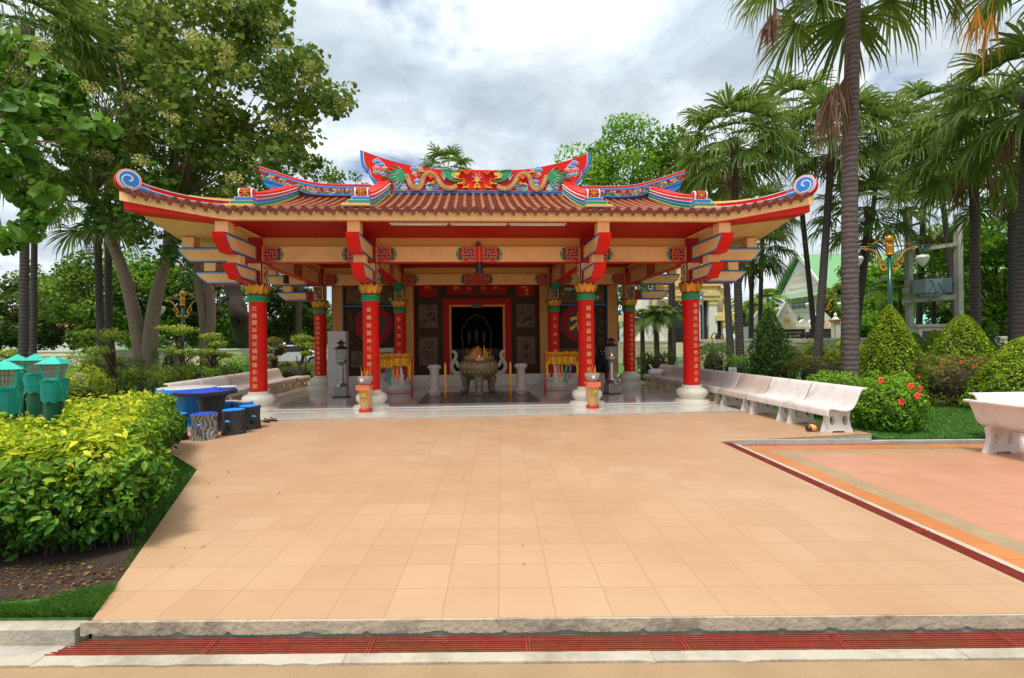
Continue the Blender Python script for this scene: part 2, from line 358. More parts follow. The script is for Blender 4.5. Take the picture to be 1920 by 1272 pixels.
mv = n.new('ShaderNodeVectorMath'); mv.operation = 'MULTIPLY'; l.new(mv0.outputs[0], mv.inputs[0]); l.new(warm, mv.inputs[1])
b2 = n.new('ShaderNodeBackground'); l.new(mv.outputs[0], b2.inputs['Color'])
elev = n.new('ShaderNodeMapRange'); elev.inputs['From Min'].default_value = .45; elev.inputs['From Max'].default_value = 1.0; elev.inputs['To Min'].default_value = .95; elev.inputs['To Max'].default_value = 2.0
l.new(sep.outputs['Z'], elev.inputs['Value']); l.new(elev.outputs[0], b2.inputs['Strength'])
ms = n.new('ShaderNodeMixShader'); l.new(cover, ms.inputs[0]); l.new(b1.outputs[0], ms.inputs[1]); l.new(b2.outputs[0], ms.inputs[2]); l.new(ms.outputs[0], out.inputs['Surface'])
W.cycles.sampling_method = 'MANUAL'; W.cycles.sample_map_resolution = 512
sl = bpy.data.lights.new('sun', 'SUN'); sl.energy = 2.7; sl.angle = math.radians(16); sl.color = (1, .95, .88)
so = bpy.data.objects.new('sun', sl); COL.objects.link(so)
sd = Vector((math.sin(SUN_AZ)*math.cos(SUN_EL), math.cos(SUN_AZ)*math.cos(SUN_EL), math.sin(SUN_EL)))
so.rotation_euler = sd.to_track_quat('Z', 'Y').to_euler(); so.location = (0, -20, 40)
# ================================================================== TEMPLE PAVILION
def WB(root):
    m = MB(); m.xf = root.matrix_basis.inverted(); return m
A_, B_, D_ = 5.18, 2.575, 4.635
temple = thing('temple_pavilion', 'open red-columned temple pavilion with dragon ridge and brown tiled roof on marble floor', 'temple')
M['marblef'] = tilemat('marble_floor', (0, 0), .62, 0, (.62, .57, .50), (.56, .51, .44), (.42, .38, .32), rough=.10, msize=.008, stain=(.46, .42, .38), samt=.35)
mb = MB(); mb.box(-6.08, 5.66, -1.36, -.15, -.05, .033, M['marblef']); mb.box(-6.08, 5.66, -.15, 11, -.05, .07, M['marblef'])
mb.box(-6.09, 5.67, -.165, -.15, .045, .072, M['white'])  # white strip paints the bright highlight along the small riser's edge
mb.box(-6.08, 5.66, -1.40, -1.36, -.05, .028, M['conc'])
mb.build('platform', temple)

def inscription(x, y, r, text, ztop, zbot, phi, size, parent, m=None):
    size *= .80
    b = MB(); nn = len(text)
    for i, ch in enumerate(text):
        vs, fs = glyphs(ch); zc_ = ztop+(zbot-ztop)*(i/(nn-1))
        P = []
        for (a, c) in vs:
            an = phi+a*size/r
            P.append((x+(r+.0035)*math.sin(an), y-(r+.0035)*math.cos(an), zc_+c*size))
        if P: b.add(P, fs, m or M['goldtxt'])
    return b.build('inscription', parent)
def petal_ring(b, x, y, r0, r1, z0, z1, n, off, m, md):
    for k in range(n):
        a = 2*PI*k/n+off; hw = PI/n*1.12
        for (s, mm, pr) in ((1.0, md, 0), (.86, m, .008)):
            P = []
            NU, NV = 6, 4
            for i in range(NU+1):
                t = i/NU; w = hw*s*math.sqrt(max(0, 1-(abs(t-.40)/(.605 if t > .40 else .70))**3.2)); zz_ = z0+(z1-z0)*(t*s+(1-s)/2)
                for j in range(NV+1):
                    q = j/NV*2-1; rr = r0+(r1-r0)*t**.7+.030*math.cos(q*PI/2)*math.sin(min(1, t*1.2)*PI/2)+pr
                    P.append((x+rr*math.sin(a+q*w), y-rr*math.cos(a+q*w), zz_))
            b.add(P, [(i*(NV+1)+j, (i+1)*(NV+1)+j, (i+1)*(NV+1)+j+1, i*(NV+1)+j+1) for i in range(NU) for j in range(NV)], mm)
def arm(dirv, x, y, z0, z1, L, parent, inner=.17):
    """boat shaped bracket arm from the column at x, y along dirv"""
    dx, dy = dirv; sx, sy = -dy, dx; w = .13
    h = z1-z0
    def prof(i=0., i0=0.):
        return [(inner+i0, z0+i), (L-.27-i*.4, z0+i), (L-.25-i*.5, z0+.05+i*.3), (L-.20-i*.8, z0+.08), (L-.10-i, z0+.16*h/.34+i*.2), (L-.035-i, z0+h*.72), (L-i, z1-i), (inner+i0, z1-i)]
    def P(q, off): return [(x+dx*a+sx*off, y+dy*a+sy*off, z) for a, z in q]
    b = MB(); b.prism(P(prof(), -w), (sx*2*w, sy*2*w, 0), M['navy'], M['red'])
    for sg in (-1, 1):
        for i, (ins, mm) in enumerate(((.026, M['lblue']), (.056, M['cream']))):
            e = .003*(i+1); b.prism(P(prof(ins, .24), sg*(w+e)), (-sg*sx*e*.9, -sg*sy*e*.9, 0), mm)
        # painted cloud band next to the column
        for k, (rr, mm) in enumerate(((.105, M['green']), (.085, M['mint']), (.065, M['navy']), (.045, M['red']))):
            e = .008+.002*k
            for zc_ in (z0+h*.28, z0+h*.72):
                q = [(inner+.20+rr*.9*math.sin(t*PI/8)*.8, zc_+rr*.72*math.cos(t*PI/8)) for t in range(0, 9)]
                b.prism(P(q, sg*(w+e)), (-sg*sx*e*.9, -sg*sy*e*.9, 0), mm)
        q = [(inner, z0+.01), (inner+.17, z0+.01), (inner+.17, z1-.01), (inner, z1-.01)]
        b.prism(P(q, sg*(w+.005)), (-sg*sx*.004, -sg*sy*.004, 0), M['dred'])
    return b.build('bracket_arm', parent)
def column(x, y, zf, text, phi, arms, block_side, zt=2.30, zb=.70, size=.15):
    b = MB(); b.lathe([(.19, .447-.01), (.19, 2.57)], (x, y, 0), M['red'], 36); col_ = b.build('column', temple, 'auto')
    b = MB(); b.lathe([(.435, 0), (.435, .045), (.405, .055), (.405, .085), (.33, .095), (.295, .125), (.31, .155), (.345, .19), (.362, .235), (.362, .285), (.345, .33), (.30, .362), (.245, .38), (.245, .405), (.222, .41), (.222, .447)], (x, y, zf), M['marble'], 40)
    b.build('base', col_, 'auto')
    b = MB(); b.lathe([(.20, 2.56), (.222, 2.565), (.222, 2.60), (.208, 2.61), (.216, 2.62), (.216, 2.65), (.205, 2.66), (.212, 2.67), (.212, 2.70)], (x, y, 0), M['green'], 32); b.build('collar', col_, 'auto')
    b = MB(); b.lathe([(.19, 2.70), (.215, 2.74), (.225, 2.80), (.225, 2.965)], (x, y, 0), M['golddark'], 24)
    petal_ring(b, x, y, .225, .235, 2.80, 2.99, 11, .26, M['gold'], M['golddark'])
    petal_ring(b, x, y, .185, .248, 2.695, 2.955, 9, 0, M['gold'], M['golddark'])
    b.build('capital', col_, 'auto')
    b = MB(); b.box(x-.17, x+.17, y-.17, y+.17, 2.97, 3.475, M['navy']); b.box(x-.15, x+.15, y-.15, y+.15, 3.475, 4.058, M['dred'])
    b.box(x-.145, x+.145, y-.174, y-.17, 3.0, 3.445, M['cream']); 
    for sg in (-1, 1): b.box(*sorted((x+sg*.17, x+sg*.174)), y-.145, y+.145, 3.0, 3.445, M['cream'])
    # ink drawing of branches on the block
    rr = random.Random(int(x*100+y*10))
    faces = [('s', -1), ('s', 1)]+([('f', 0)] if block_side == 'front' else [])
    if block_side == 'front': b.box(x-.12, x+.12, y-.178, y-.174, 3.02, 3.42, M['panel'])
    for kind, sg in faces:
        for k in range(16):
            a, c = rr.uniform(-.09, .09), rr.uniform(3.05, 3.38); L_ = rr.uniform(.03, .08); an = rr.uniform(0, PI); w_ = rr.uniform(.006, .018)
            q = [(a-L_*math.cos(an), c-L_*math.sin(an)), (a+w_*math.sin(an), c-w_*math.cos(an)), (a+L_*math.cos(an), c+L_*math.sin(an)), (a-w_*math.sin(an), c+w_*math.cos(an))]
            mm = M['ink'] if kind == 's' or k % 3 else M['black']
            if kind == 's': b.prism([(x+sg*.1775, y+p[0], p[1]) for p in q], (-sg*.003, 0, 0), mm)
            else: b.prism([(x+p[0], y-.1815, p[1]) for p in q], (0, .003, 0), M['cream'] if k % 2 else M['black'])
    b.build('painted_block', col_)
    if text: inscription(x, y, .19, text, zt, zb, phi, size, col_)
    for dv in arms:
        for (z0, z1, L_) in ((3.465, 3.82, 1.75), (2.965, 3.27, 1.36)): arm(dv, x, y, z0, z1, L_, temple)
        b = MB(); dx, dy = dv
        def cb(c, hw, z0, z1): b.box(x+dx*c-hw, x+dx*c+hw, y+dy*c-hw, y+dy*c+hw, z0, z1, M['cream'])
        cb(1.02, .125, 3.271, 3.464); b.build('bracket_post', temple); b = MB(); cb(1.50, .125, 3.821, 4.058); b.build('bracket_post', temple)
FT = -.30
column(-A_, 0, .033, '公媽賜百福百福駢臻永盛康', -.02, [(0, -1), (-1, 0)], 'side', 2.40, .62)
column(-B_, 0, .033, '省廟巍麗神光普照正', -.06, [(0, -1)], 'side', 2.36, .90, .14)
column(B_, 0, .033, '城隍莊嚴善惡難知緣', .10, [(0, -1)], 'side', 2.36, .90, .15)
column(A_, 0, .033, '本頭保四民四民樂業逢並喜', .16, [(0, -1), (1, 0)], 'side', 2.42, .62, .14)
column(-A_, D_, .07, '南人初開恩多山福福安其如', -.1, [(-1, 0)], 'front', 2.40, .62, .13)
column(-B_, D_, .07, '皆見那是也', -.05, [], 'front', 2.35, 1.25, .15)
column(B_, D_, .07, '人有德來神', .1, [], 'front', 2.35, 1.25, .15)
column(A_, D_, .07, '承宗世福祀春是正的鍾立和', .1, [(1, 0)], 'front', 2.40, .62, .13)

# ---- beams
FRET = ["#.#######", "#.#.....#", "#.#.###.#", "#...#.#.#", "#####.#.#", "......#..", "#####.###", "#...#....", "#.#.#####"]
M['salmon'] = mat('salmon_fret_lines', (.62, .13, .08), .5, .12, 9)
def fret(b, O, ex, nrm, z0, z1, w, flip=False):
    """meander panel: O lower left corner (x,y), ex unit direction along the beam, nrm outward normal"""
    O = np.array(O, float); ex = np.array(ex, float); nrm = np.array(nrm, float)
    def q(a0, a1, c0, c1, t0, t1, m):
        P = [O+ex*a0, O+ex*a1]
        b.prism([(P[0][0]+nrm[0]*t1, P[0][1]+nrm[1]*t1, c0), (P[1][0]+nrm[0]*t1, P[1][1]+nrm[1]*t1, c0), (P[1][0]+nrm[0]*t1, P[1][1]+nrm[1]*t1, c1), (P[0][0]+nrm[0]*t1, P[0][1]+nrm[1]*t1, c1)], (-nrm[0]*(t1-t0), -nrm[1]*(t1-t0), 0), m)
    q(0, w, z0, z1, 0, .004, M['orange']); q(.02, w-.02, z0+.008, z1-.008, 0, .007, M['black'])
    R_ = [r[::-1] if flip else r for r in FRET]; cw = (w-.05)/9; chh = (z1-z0-.03)/9
    for j, row in enumerate(R_):
        i = 0
        while i < 9:
            if row[i] == '#':
                k = i
                while k < 9 and row[k] == '#': k += 1
                q(.025+i*cw-cw*.17, .025+k*cw+cw*.17, z1-.015-(j+1)*chh-chh*.15, z1-.015-j*chh+chh*.15, 0, .011+.0004*j, M['salmon']); i = k
            else: i += 1
def ruyi(b, O, ex, nrm, z0, z1, sg):
    O = np.array(O, float); ex = np.array(ex, float); nrm = np.array(nrm, float); h = z1-z0
    for k, (rr, mm) in enumerate(((.098, M['navy']), (.092, M['green']), (.074, M['mint']), (.062, M['black']), (.046, M['red']))):
        for zc_ in ((z0+h*.5, ) if k > 3 else (z0+h*.5, z0+h*.24, z0+h*.76)):
            r2 = rr*(1.35 if abs(zc_-z0-h*.5) < .01 else .95)
            P = []
            for t in range(0, 13):
                a = PI*t/12; p = O+ex*sg*r2*math.sin(a)+nrm*(.004+.0025*k+(.0012 if r2 > rr*1.2 else 0)); z = min(z1-.004, max(z0+.004, zc_+r2*.80*math.cos(a))); P.append((p[0], p[1], z))
            b.prism(P, (-nrm[0]*.003, -nrm[1]*.003, 0), mm)
def cross_beam(Y, name='cross_beam'):
    b = MB(); z0, z1 = 3.482, 3.84
    b.box(-A_, A_, Y-.12, Y+.12, z0, z1, M['cream']); b.box(-A_, A_, Y-.118, Y+.118, z0-.012, z0, M['red'])
    b.box(-A_, A_, Y-.06, Y+.10, z1, 4.058, M['creamd'])  # cream board in a darker tone, roof shade put into its colour
    n_ = (0, -1)
    for (xa, xb, mid) in ((-A_, -B_, 0), (-B_, B_, 1), (B_, A_, 0)):
        fret(b, (xa+.17, Y-.12), (1, 0), n_, z0, z1, .34); ruyi(b, (xa+.51, Y-.12), (1, 0), n_, z0, z1, 1)
        fret(b, (xb-.51, Y-.12), (1, 0), n_, z0, z1, .34, True); ruyi(b, (xb-.51, Y-.12), (1, 0), n_, z0, z1, -1)
        if mid:
            fret(b, (-.42, Y-.12), (1, 0), n_, z0, z1, .34); fret(b, (.08, Y-.12), (1, 0), n_, z0, z1, .34, True)
            b.box(-.08, .08, Y-.13, Y-.12, z0, z1, M['red']); b.box(-.025, .025, Y-.136, Y-.13, z0, z1, M['salmon'])
            ruyi(b, (-.42, Y-.12), (1, 0), n_, z0, z1, -1); ruyi(b, (.42, Y-.12), (1, 0), n_, z0, z1, 1)
    b.build(name, temple)
cross_beam(0); cross_beam(D_)
for xs in (-A_, -B_, B_, A_):
    b = MB(); b.box(xs-.11, xs+.11, .16, D_-.16, 3.484, 3.842, M['cream']); b.box(xs-.108, xs+.108, .16, D_-.16, 3.472, 3.484, M['red']); b.box(xs-.06, xs+.06, .13, D_-.1, 3.842, 4.057, M['creamd'])
    for sg in (-1, 1):
        for yy in (1.98, .2, D_-.2-.34):
            fret(b, (xs+sg*.11, yy), (0, 1), (sg, 0), 3.484, 3.842, .34)
        fret(b, (xs+sg*.11, 2.32), (0, 1), (sg, 0), 3.484, 3.842, .34, True)
    b.build('side_beam', temple)
for sx in (-1, 1):   # green bearers between inner front and rear columns under the side beams
    b = MB()
    b.prism([(sx*B_-.14, 3.9, 3.47), (sx*B_+.14, 3.9, 3.47), (sx*B_+.14, D_-.17, 3.30), (sx*B_-.14, D_-.17, 3.30)], (0, 0, .02), M['green']); 
    b.box(sx*B_-.14, sx*B_+.14, D_-.20, D_-.176, 3.30, 3.475, M['green']); b.box(sx*B_-.10, sx*B_+.10, D_-.205, D_-.20, 3.33, 3.45, M['mint'])
    b.build('bracket_plate', temple)

# ---- roof
EX, EY, YC, RUN = 7.05, -1.75, 2.3, 4.05
cl = lambda t: max(0., min(1., t))
def lift(x, y): return .37*cl((abs(x)-5.0)/2.05)**1.1*cl((abs(y-YC)-2.0)/2.05)**1.1
def prof(d, x=0.): return (1.56 if abs(x) < 2.62 else 1.42)*cl(d/4.05)**1.28
def rz_(x, y, gable=5.3):
    dy = RUN-abs(y-YC); d = dy if abs(x) <= gable else min(dy, EX-abs(x)+.0)
    return 4.235+lift(x, y)+prof(d, x)
roof = MB()
def slope(x0, x1, nx, ny, y0, y1, gx):
    for i in range(nx):
        xa, xb = x0+(x1-x0)*i/nx, x0+(x1-x0)*(i+1)/nx
        for j in range(ny):
            ya, yb = y0+(y1-y0)*j/ny, y0+(y1-y0)*(j+1)/ny
            f_ = lambda x, y, s: (x, y, rz_(x, y, gx)+s)
            roof.add([f_(xa, ya, .028), f_(xb, ya, .028), f_(xb, yb, 0), f_(xa, yb, 0), f_(xa, ya, 0), f_(xb, ya, 0)], [(0, 1, 2, 3), (4, 5, 1, 0)], M['rooft'])
slope(-2.6, 2.6, 26, 36, EY, YC, 5.31); slope(-5.3, -2.63, 14, 36, EY, YC, 5.31); slope(2.63, 5.3, 14, 36, EY, YC, 5.31)
slope(-5.3, 5.3, 20, 12, 2*YC-EY, YC, 5.31)
for sg in (-1, 1):
    slope(sg*5.3, sg*EX, 10, 24, EY, YC, 5.29); slope(sg*5.3, sg*EX, 10, 24, 2*YC-EY, YC, 5.29)
    g = [(sg*5.3, y, rz_(5.2, y)) for y in np.linspace(EY+1.6, 2*YC-EY-1.6, 21)]+[(sg*5.3, 2*YC-EY-1.6, 4.5), (sg*5.3, EY+1.6, 4.5)]
    roof.prism(g, (-sg*.05, 0, 0), M['cream'])
roof_o = roof.build('roof', temple, 'auto')
ribs = MB(); caps_ = MB()
nr = 62; xsr = [(-6.86+13.72*i/(nr-1)) for i in range(nr)]
for i, x in enumerate(xsr):
    ax = abs(x); yend = YC-.1 if ax < 5.25 else EY+(EX-ax)
    N_ = 16 if ax < 5.25 else 5
    ys = np.linspace(EY-.04, yend, N_)
    jit = rng.normal(0, .004, 2)
    ribs.tube([(x+jit[0], y, rz_(x, max(y, EY), 5.31)+.03) for y in ys], .052, M['rooftc'], 8)
    z = rz_(x, EY)+.03
    caps_.tube([(x+jit[0], EY-.075, z-.004), (x+jit[0], EY-.035, z)], .060, M['eavet'], 12)
    if i < nr-1:
        xm = x+13.72/(nr-1)/2; zm = rz_(xm, EY)+.045; w = .098
        tl = (lift(xm+.1, EY)-lift(xm-.1, EY))/.2
        pts = [(-w, .015), (-w*.8, -.035), (-w*.45, -.095), (0, -.150), (w*.45, -.095), (w*.8, -.035), (w, .015), (w*.5, -.012), (0, -.02), (-w*.5, -.012)]
        tilt = rng.normal(0, .02)
        caps_.prism([(xm+a, EY-.062+c*tilt, zm+c+a*tl) for a, c in pts], (0, .03, .006), M['eavet'])
for sg in (-1, 1):
    for y in np.arange(EY+.3, 2*YC-EY-.2, .225):
        xin = 5.35 if RUN-abs(y-YC) > EX-5.35 else EX-(RUN-abs(y-YC))
        ribs.tube([(sg*xx, y, rz_(sg*xx, y, 5.29)+.03) for xx in np.linspace(EX+.04, xin, 6)], .052, M['rooftc'], 6)
ribs.build('roof_tile_ribs', temple, True); caps_.build('eave_tiles', temple, 'auto')
# fascia, soffit and ceiling
fa = MB()
xsF = list(np.linspace(-EX, -5, 13))+list(np.linspace(-4.5, 4.5, 7))+list(np.linspace(5, EX, 13))
def band(pts, offs, th, z0f, z1f, m, mbu):
    """closed strip along pts (x,y), thickness toward offs"""
    V_ = []
    for (x, y) in pts:
        ix, iy = x+offs[0]*th, y+offs[1]*th
        V_ += [(x, y, z0f(x, y)), (x, y, z1f(x, y)), (ix, iy, z1f(x, y)), (ix, iy, z0f(x, y))]
    F_ = []
    for i in range(len(pts)-1):
        a = i*4
        for k in range(4): F_.append((a+k, a+(k+1) % 4, a+4+(k+1) % 4, a+4+k))
    F_ += [(3, 2, 1, 0), tuple(len(V_)-4+k for k in range(4))]
    mbu.add(V_, F_, m)
fz0 = lambda x, y: 4.06+lift(x, y); fz1 = lambda x, y: 4.232+lift(x, y)
band([(x, EY) for x in xsF], (0, 1), .12, fz0, fz1, M['cream'], fa)
for sg in (-1, 1):
    ysF = list(np.linspace(EY+.121, .3, 12))+list(np.linspace(1, 3.6, 4))+list(np.linspace(4.3, 2*YC-EY, 12))
    band([(sg*EX, y) for y in ysF], (-sg, 0), .12, fz0, fz1, M['cream'], fa)
fa.build('fascia', temple)
so_ = MB()
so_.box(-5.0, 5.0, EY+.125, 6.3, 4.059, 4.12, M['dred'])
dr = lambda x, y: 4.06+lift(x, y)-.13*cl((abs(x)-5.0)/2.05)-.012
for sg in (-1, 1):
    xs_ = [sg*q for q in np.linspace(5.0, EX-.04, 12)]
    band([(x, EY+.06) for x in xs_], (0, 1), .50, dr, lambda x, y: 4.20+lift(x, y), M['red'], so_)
    def sf(u_, v_):
        x = 5.0+(EX-.12-5.0)*u_; y = EY+.56+v_*(2*YC-EY-.2-EY-.56)
        return (sg*x, y, 4.055+lift(x, y)*.95-.012)
    so_.grid(sf, 10, 24, M['cream'])
so_.build('soffit', temple)
# ---- ridges
Y0 = YC-.12
def Z8(a, c): p = PY(660+a/8, 275+c/8, Y0); return (p[0], p[2])
def Z6(a, c): p = PY(440+a/6.4, 280+c/6.4, Y0); return (p[0], p[2])
_rc = [0]
def rel(b, q, layer, m, sg=1, y0=Y0, back=.006):
    _rc[0] += 1; t = .008*layer+(_rc[0] % 60)*.00011
    b.prism([(sg*p[0], y0-t, p[1]) for p in q], (0, t+back, 0), m)
def rib2(path, w0, w1=None):
    """polygon around a 2D polyline, width tapering w0->w1"""
    w1 = w0 if w1 is None else w1; n_ = len(path); L_, R_ = [], []
    for i, p in enumerate(path):
        a, c = path[max(0, i-1)], path[min(n_-1, i+1)]; tx, ty = c[0]-a[0], c[1]-a[1]; q = math.hypot(tx, ty)+1e-9; w = (w0+(w1-w0)*i/(n_-1))/2
        L_.append((p[0]-ty/q*w, p[1]+tx/q*w)); R_.append((p[0]+ty/q*w, p[1]-tx/q*w))
    return L_+R_[::-1]
def smooth_path(pts, k=5):
    P = [np.array(p, float) for p in pts]; P = [2*P[0]-P[1]]+P+[2*P[-1]-P[-2]]; out_ = []
    for i in range(1, len(P)-2):
        for j in range(k):
            t = j/k; out_.append(tuple(.5*((2*P[i])+(-P[i-1]+P[i+1])*t+(2*P[i-1]-5*P[i]+4*P[i+1]-P[i+2])*t*t+(-P[i-1]+3*P[i]-3*P[i+1]+P[i+2])*t**3)))
    out_.append(tuple(P[-2])); return out_
outL = smooth_path([(120, 50), (128, 190), (150, 290), (185, 350), (235, 372)], 3)+smooth_path([(245, 375), (258, 440), (295, 505), (350, 548), (430, 560)], 3)
topL = smooth_path([(1864, 354), (1500, 350), (1200, 338), (1000, 310), (760, 260), (500, 190), (300, 120), (120, 50)], 3)
inL = smooth_path([(178, 78), (182, 190), (200, 270), (232, 318), (268, 335)], 3)+smooth_path([(276, 345), (288, 420), (330, 480), (390, 512), (450, 520)], 3)
mr_ = MB()
cen = lambda q: [((0. if abs(p[0]) < .06 else p[0]), p[1]) for p in q]
full = cen([Z8(*p) for p in topL]+[Z8(*p) for p in outL]+[Z8(500, 640), Z8(590, 700), Z8(1864, 700)])
for sg in (-1, 1):
    q = [(-sg*-p[0] if sg == 1 else -p[0], p[1]) for p in full]
    mr_.prism([(p[0], Y0, p[1]) for p in q], (0, .24, 0), M['blue'], M['red'])
ridge = mr_.build('main_ridge', temple)
pl = MB()
for sg in (1, -1):
    red = [Z8(*p) for p in topL[:-1]]+[Z8(*p) for p in inL]+[Z8(450, 640), Z8(600, 655), Z8(1864, 655)]
    wht = [Z8(*p) for p in topL[:-1]]+[Z8(p[0]-10, p[1]) for p in inL]+[Z8(440, 640), Z8(600, 663), Z8(1864, 663)]
    red = cen(red); wht = cen(wht)
    rel(pl, wht, 1, M['white'], sg); rel(pl, red, 2, M['red'], sg)
pl.build('red_panel', ridge)
def cloud(b, cx, cy, s, m, sg, L0=3):
    lob = [(-.55, .1, .5), (.1, .35, .6), (.6, 0, .5), (.05, -.25, .55)]
    for (a, c, r) in lob:
        q = [Z8(cx+(a+(r+.16)*math.cos(t*PI/8))*s, cy-(c+(r*.8+.16)*math.sin(t*PI/8))*s) for t in range(16)]; rel(b, q, L0, M['white'], sg)
    for (a, c, r) in lob:
        q = [Z8(cx+(a+r*math.cos(t*PI/8))*s, cy-(c+r*.8*math.sin(t*PI/8))*s) for t in range(16)]; rel(b, q, L0+1, m, sg)
    for (a0, dirn) in ((-.3, 1), (.35, -1)):
        sp = [Z8(cx+(a0+dirn*.32*(1-t/14)*math.cos(t*.55))*s, cy-(.1+.32*(1-t/14)*math.sin(t*.55))*s) for t in range(12)]
        rel(b, rib2(sp, .012), L0+2, M['white'], sg)
for sg in (1, -1):
    b = MB()
    for (cx, cy, s, m) in ((375, 232, 52, M['blue']), (440, 280, 44, M['blue']), (385, 330, 58, M['pink']), (488, 330, 36, M['orange']), (372, 395, 44, M['green']), (470, 412, 42, M['blue'])): cloud(b, cx, cy, s, m, sg)
    b.build('cloud_relief', ridge)
    b = MB()
    for (cx, cy, s, m) in ((940, 340, 52, M['blue']), (1010, 345, 40, M['blue']), (965, 412, 52, M['orange']), (985, 520, 42, M['blue']), (985, 575, 34, M['lblue']), (690, 570, 60, M['pink']), (680, 620, 44, M['blue']), (755, 590, 48, M['blue']), (775, 632, 44, M['mint']), (1150, 580, 40, M['blue']), (1260, 600, 46, M['blue']), (1160, 630, 44, M['mint']), (1240, 632, 36, M['blue'])): cloud(b, cx, cy, s, m, sg)
    # green mane / tail
    for k in range(22):
        a = 2.0+(k/21)*2.3; L_ = 190+60*math.sin(k*1.9)+(55 if 6 < k < 15 else 0)
        x0_, y0_ = 800+math.cos(a)*20, 455-math.sin(a)*30
        tip = (x0_+math.cos(a)*L_*1.15, y0_-math.sin(a)*L_*.72)
        mid = ((x0_+tip[0])/2-8*math.sin(a), (y0_+tip[1])/2-12)
        rel(b, rib2([Z8(x0_, y0_), Z8(*mid), Z8(*tip)], .075, .004), 5+k % 2, M['green'], sg)
        if k % 3 == 0: rel(b, rib2([Z8(*mid), Z8(*tip)], .012, .004), 7, M['white'], sg)
    rel(b, [Z8(805+45*math.cos(t), 455+40*math.sin(t)) for t in np.linspace(0, 5.9, 14)], 6, M['green'], sg)
    bodyp = smooth_path([(818, 430), (850, 500), (885, 580), (935, 632), (1005, 632), (1050, 570), (1072, 480), (1110, 420), (1180, 405), (1250, 450), (1300, 520), (1350, 590), (1420, 632), (1500, 632), (1575, 600)], 4)
    bp_ = [Z8(*p) for p in bodyp]
    fin = [(p[0], p[1]) for p in bp_]
    fp = []
    L_ = rib2(fin, .135); fp = L_
    rel(b, fp, 7, M['lav'], sg); rel(b, rib2(bp_, .098), 8, M['navy'], sg); rel(b, rib2(bp_, .086), 9, M['yellow'], sg)
    for i in range(1, len(bp_)-1, 1):     # scale arcs
        p = bp_[i]; a, c = bp_[i-1], bp_[i+1]; tx, ty = c[0]-a[0], c[1]-a[1]; q = math.hypot(tx, ty); tx /= q; ty /= q
        for o_ in (-.022, 0, .022):
            cx_, cy_ = p[0]-ty*o_, p[1]+tx*o_
            rel(b, [(cx_-tx*.012-ty*.011, cy_-ty*.012+tx*.011), (cx_+tx*.012, cy_+ty*.012), (cx_-tx*.012+ty*.011, cy_-ty*.012-tx*.011), (cx_+tx*.004, cy_+ty*.004)], 10, M['golddark'], sg)
        for sd_ in (-1, 1):
            cx_, cy_ = p[0]-ty*sd_*.062, p[1]+tx*sd_*.062
            rel(b, [(cx_-tx*.012, cy_-ty*.012), (cx_+tx*.012, cy_+ty*.012), (cx_-ty*sd_*.022, cy_+tx*sd_*.022)], 9, M['red'] if i % 2 else M['lav'], sg)
    # shoulder flame, claws
    for k in range(9):
        a = .6+k*.25; rel(b, rib2([Z8(1190, 500), Z8(1190+math.cos(a)*70, 500-math.sin(a)*95)], .04, .004), 11, M['orange'] if k % 2 else M['red'], sg)
    for (hx, hy, dx_, dy_) in ((1030, 380, -1, .2), (1200, 560, 1, .9), (1640, 560, 1, -.3), (1720, 620, 1, -.2)):
        rel(b, rib2([Z8(hx-60*dx_, hy+10), Z8(hx, hy)], .04, .024), 11, M['yellow'], sg)
        for k in range(4):
            a = (k-1.5)*.5; rel(b, rib2([Z8(hx, hy), Z8(hx+dx_*45*math.cos(a), hy+45*math.sin(a)-8), Z8(hx+dx_*62*math.cos(a), hy+52*math.sin(a)+8)], .016, .004), 12, M['yellow'], sg)
    # head
    HS = lambda q, k=.82: [(1556+(p[0]-1556)*k, 446+(p[1]-446)*k) for p in q]
    q = [(1350, 350), (1420, 360), (1500, 375), (1560, 365), (1600, 372), (1560, 400), (1500, 420), (1490, 470), (1540, 510), (1600, 525), (1570, 545), (1500, 530), (1440, 505), (1400, 450), (1360, 400)]
    rel(b, [Z8(*p) for p in q], 10, M['green'], sg)
    for k in range(7): rel(b, rib2([Z8(1440-k*8, 400+k*18), Z8(1380-k*8, 345+k*14)], .03, .004), 9, M['green'] if k % 2 else M['white'], sg)
    q = [(1470, 440), (1500, 410), (1560, 395), (1610, 392), (1640, 405), (1628, 440), (1600, 450), (1580, 465), (1615, 480), (1630, 500), (1600, 512), (1550, 505), (1500, 480)]
    rel(b, [Z8(*p) for p in HS(q, .92)], 11, M['golddark'], sg); rel(b, [Z8(*p) for p in HS(q)], 12, M['yellow'], sg)
    for k in range(4): rel(b, rib2([Z8(1500+k*22, 478-k*4), Z8(1508+k*24, 500-k*3)], .012, .006), 13, M['golddark'] if k % 2 else M['white'], sg)
    rel(b, [Z8(*p) for p in [(1575, 455), (1625, 440), (1612, 462), (1620, 478), (1585, 478)]], 13, M['red'], sg)
    rel(b, [Z8(1530+12*math.cos(t), 425+12*math.sin(t)) for t in np.linspace(0, 5.6, 8)], 13, M['white'], sg)
    rel(b, [Z8(1532+6*math.cos(t), 426+6*math.sin(t)) for t in np.linspace(0, 5.6, 8)], 14, M['black'], sg)
    for wh in ([(1620, 385), (1660, 375), (1690, 400), (1720, 425), (1750, 405), (1790, 380)], [(1600, 530), (1650, 500), (1690, 520), (1680, 580), (1690, 610)], [(1540, 385), (1500, 365), (1430, 358), (1370, 352)]):
        rel(b, rib2([Z8(*p) for p in smooth_path(wh, 3)], .011, .005), 13, M['yellow'] if wh[0][0] > 1550 else M['white'], sg)
    b.build('dragon_relief', ridge)
b = MB()
cxp = Z8(1864, 510)
b2_ = [(cxp[0]+  .078*math.cos(t*PI/12), cxp[1]+  .078*math.sin(t*PI/12)) for t in range(24)]
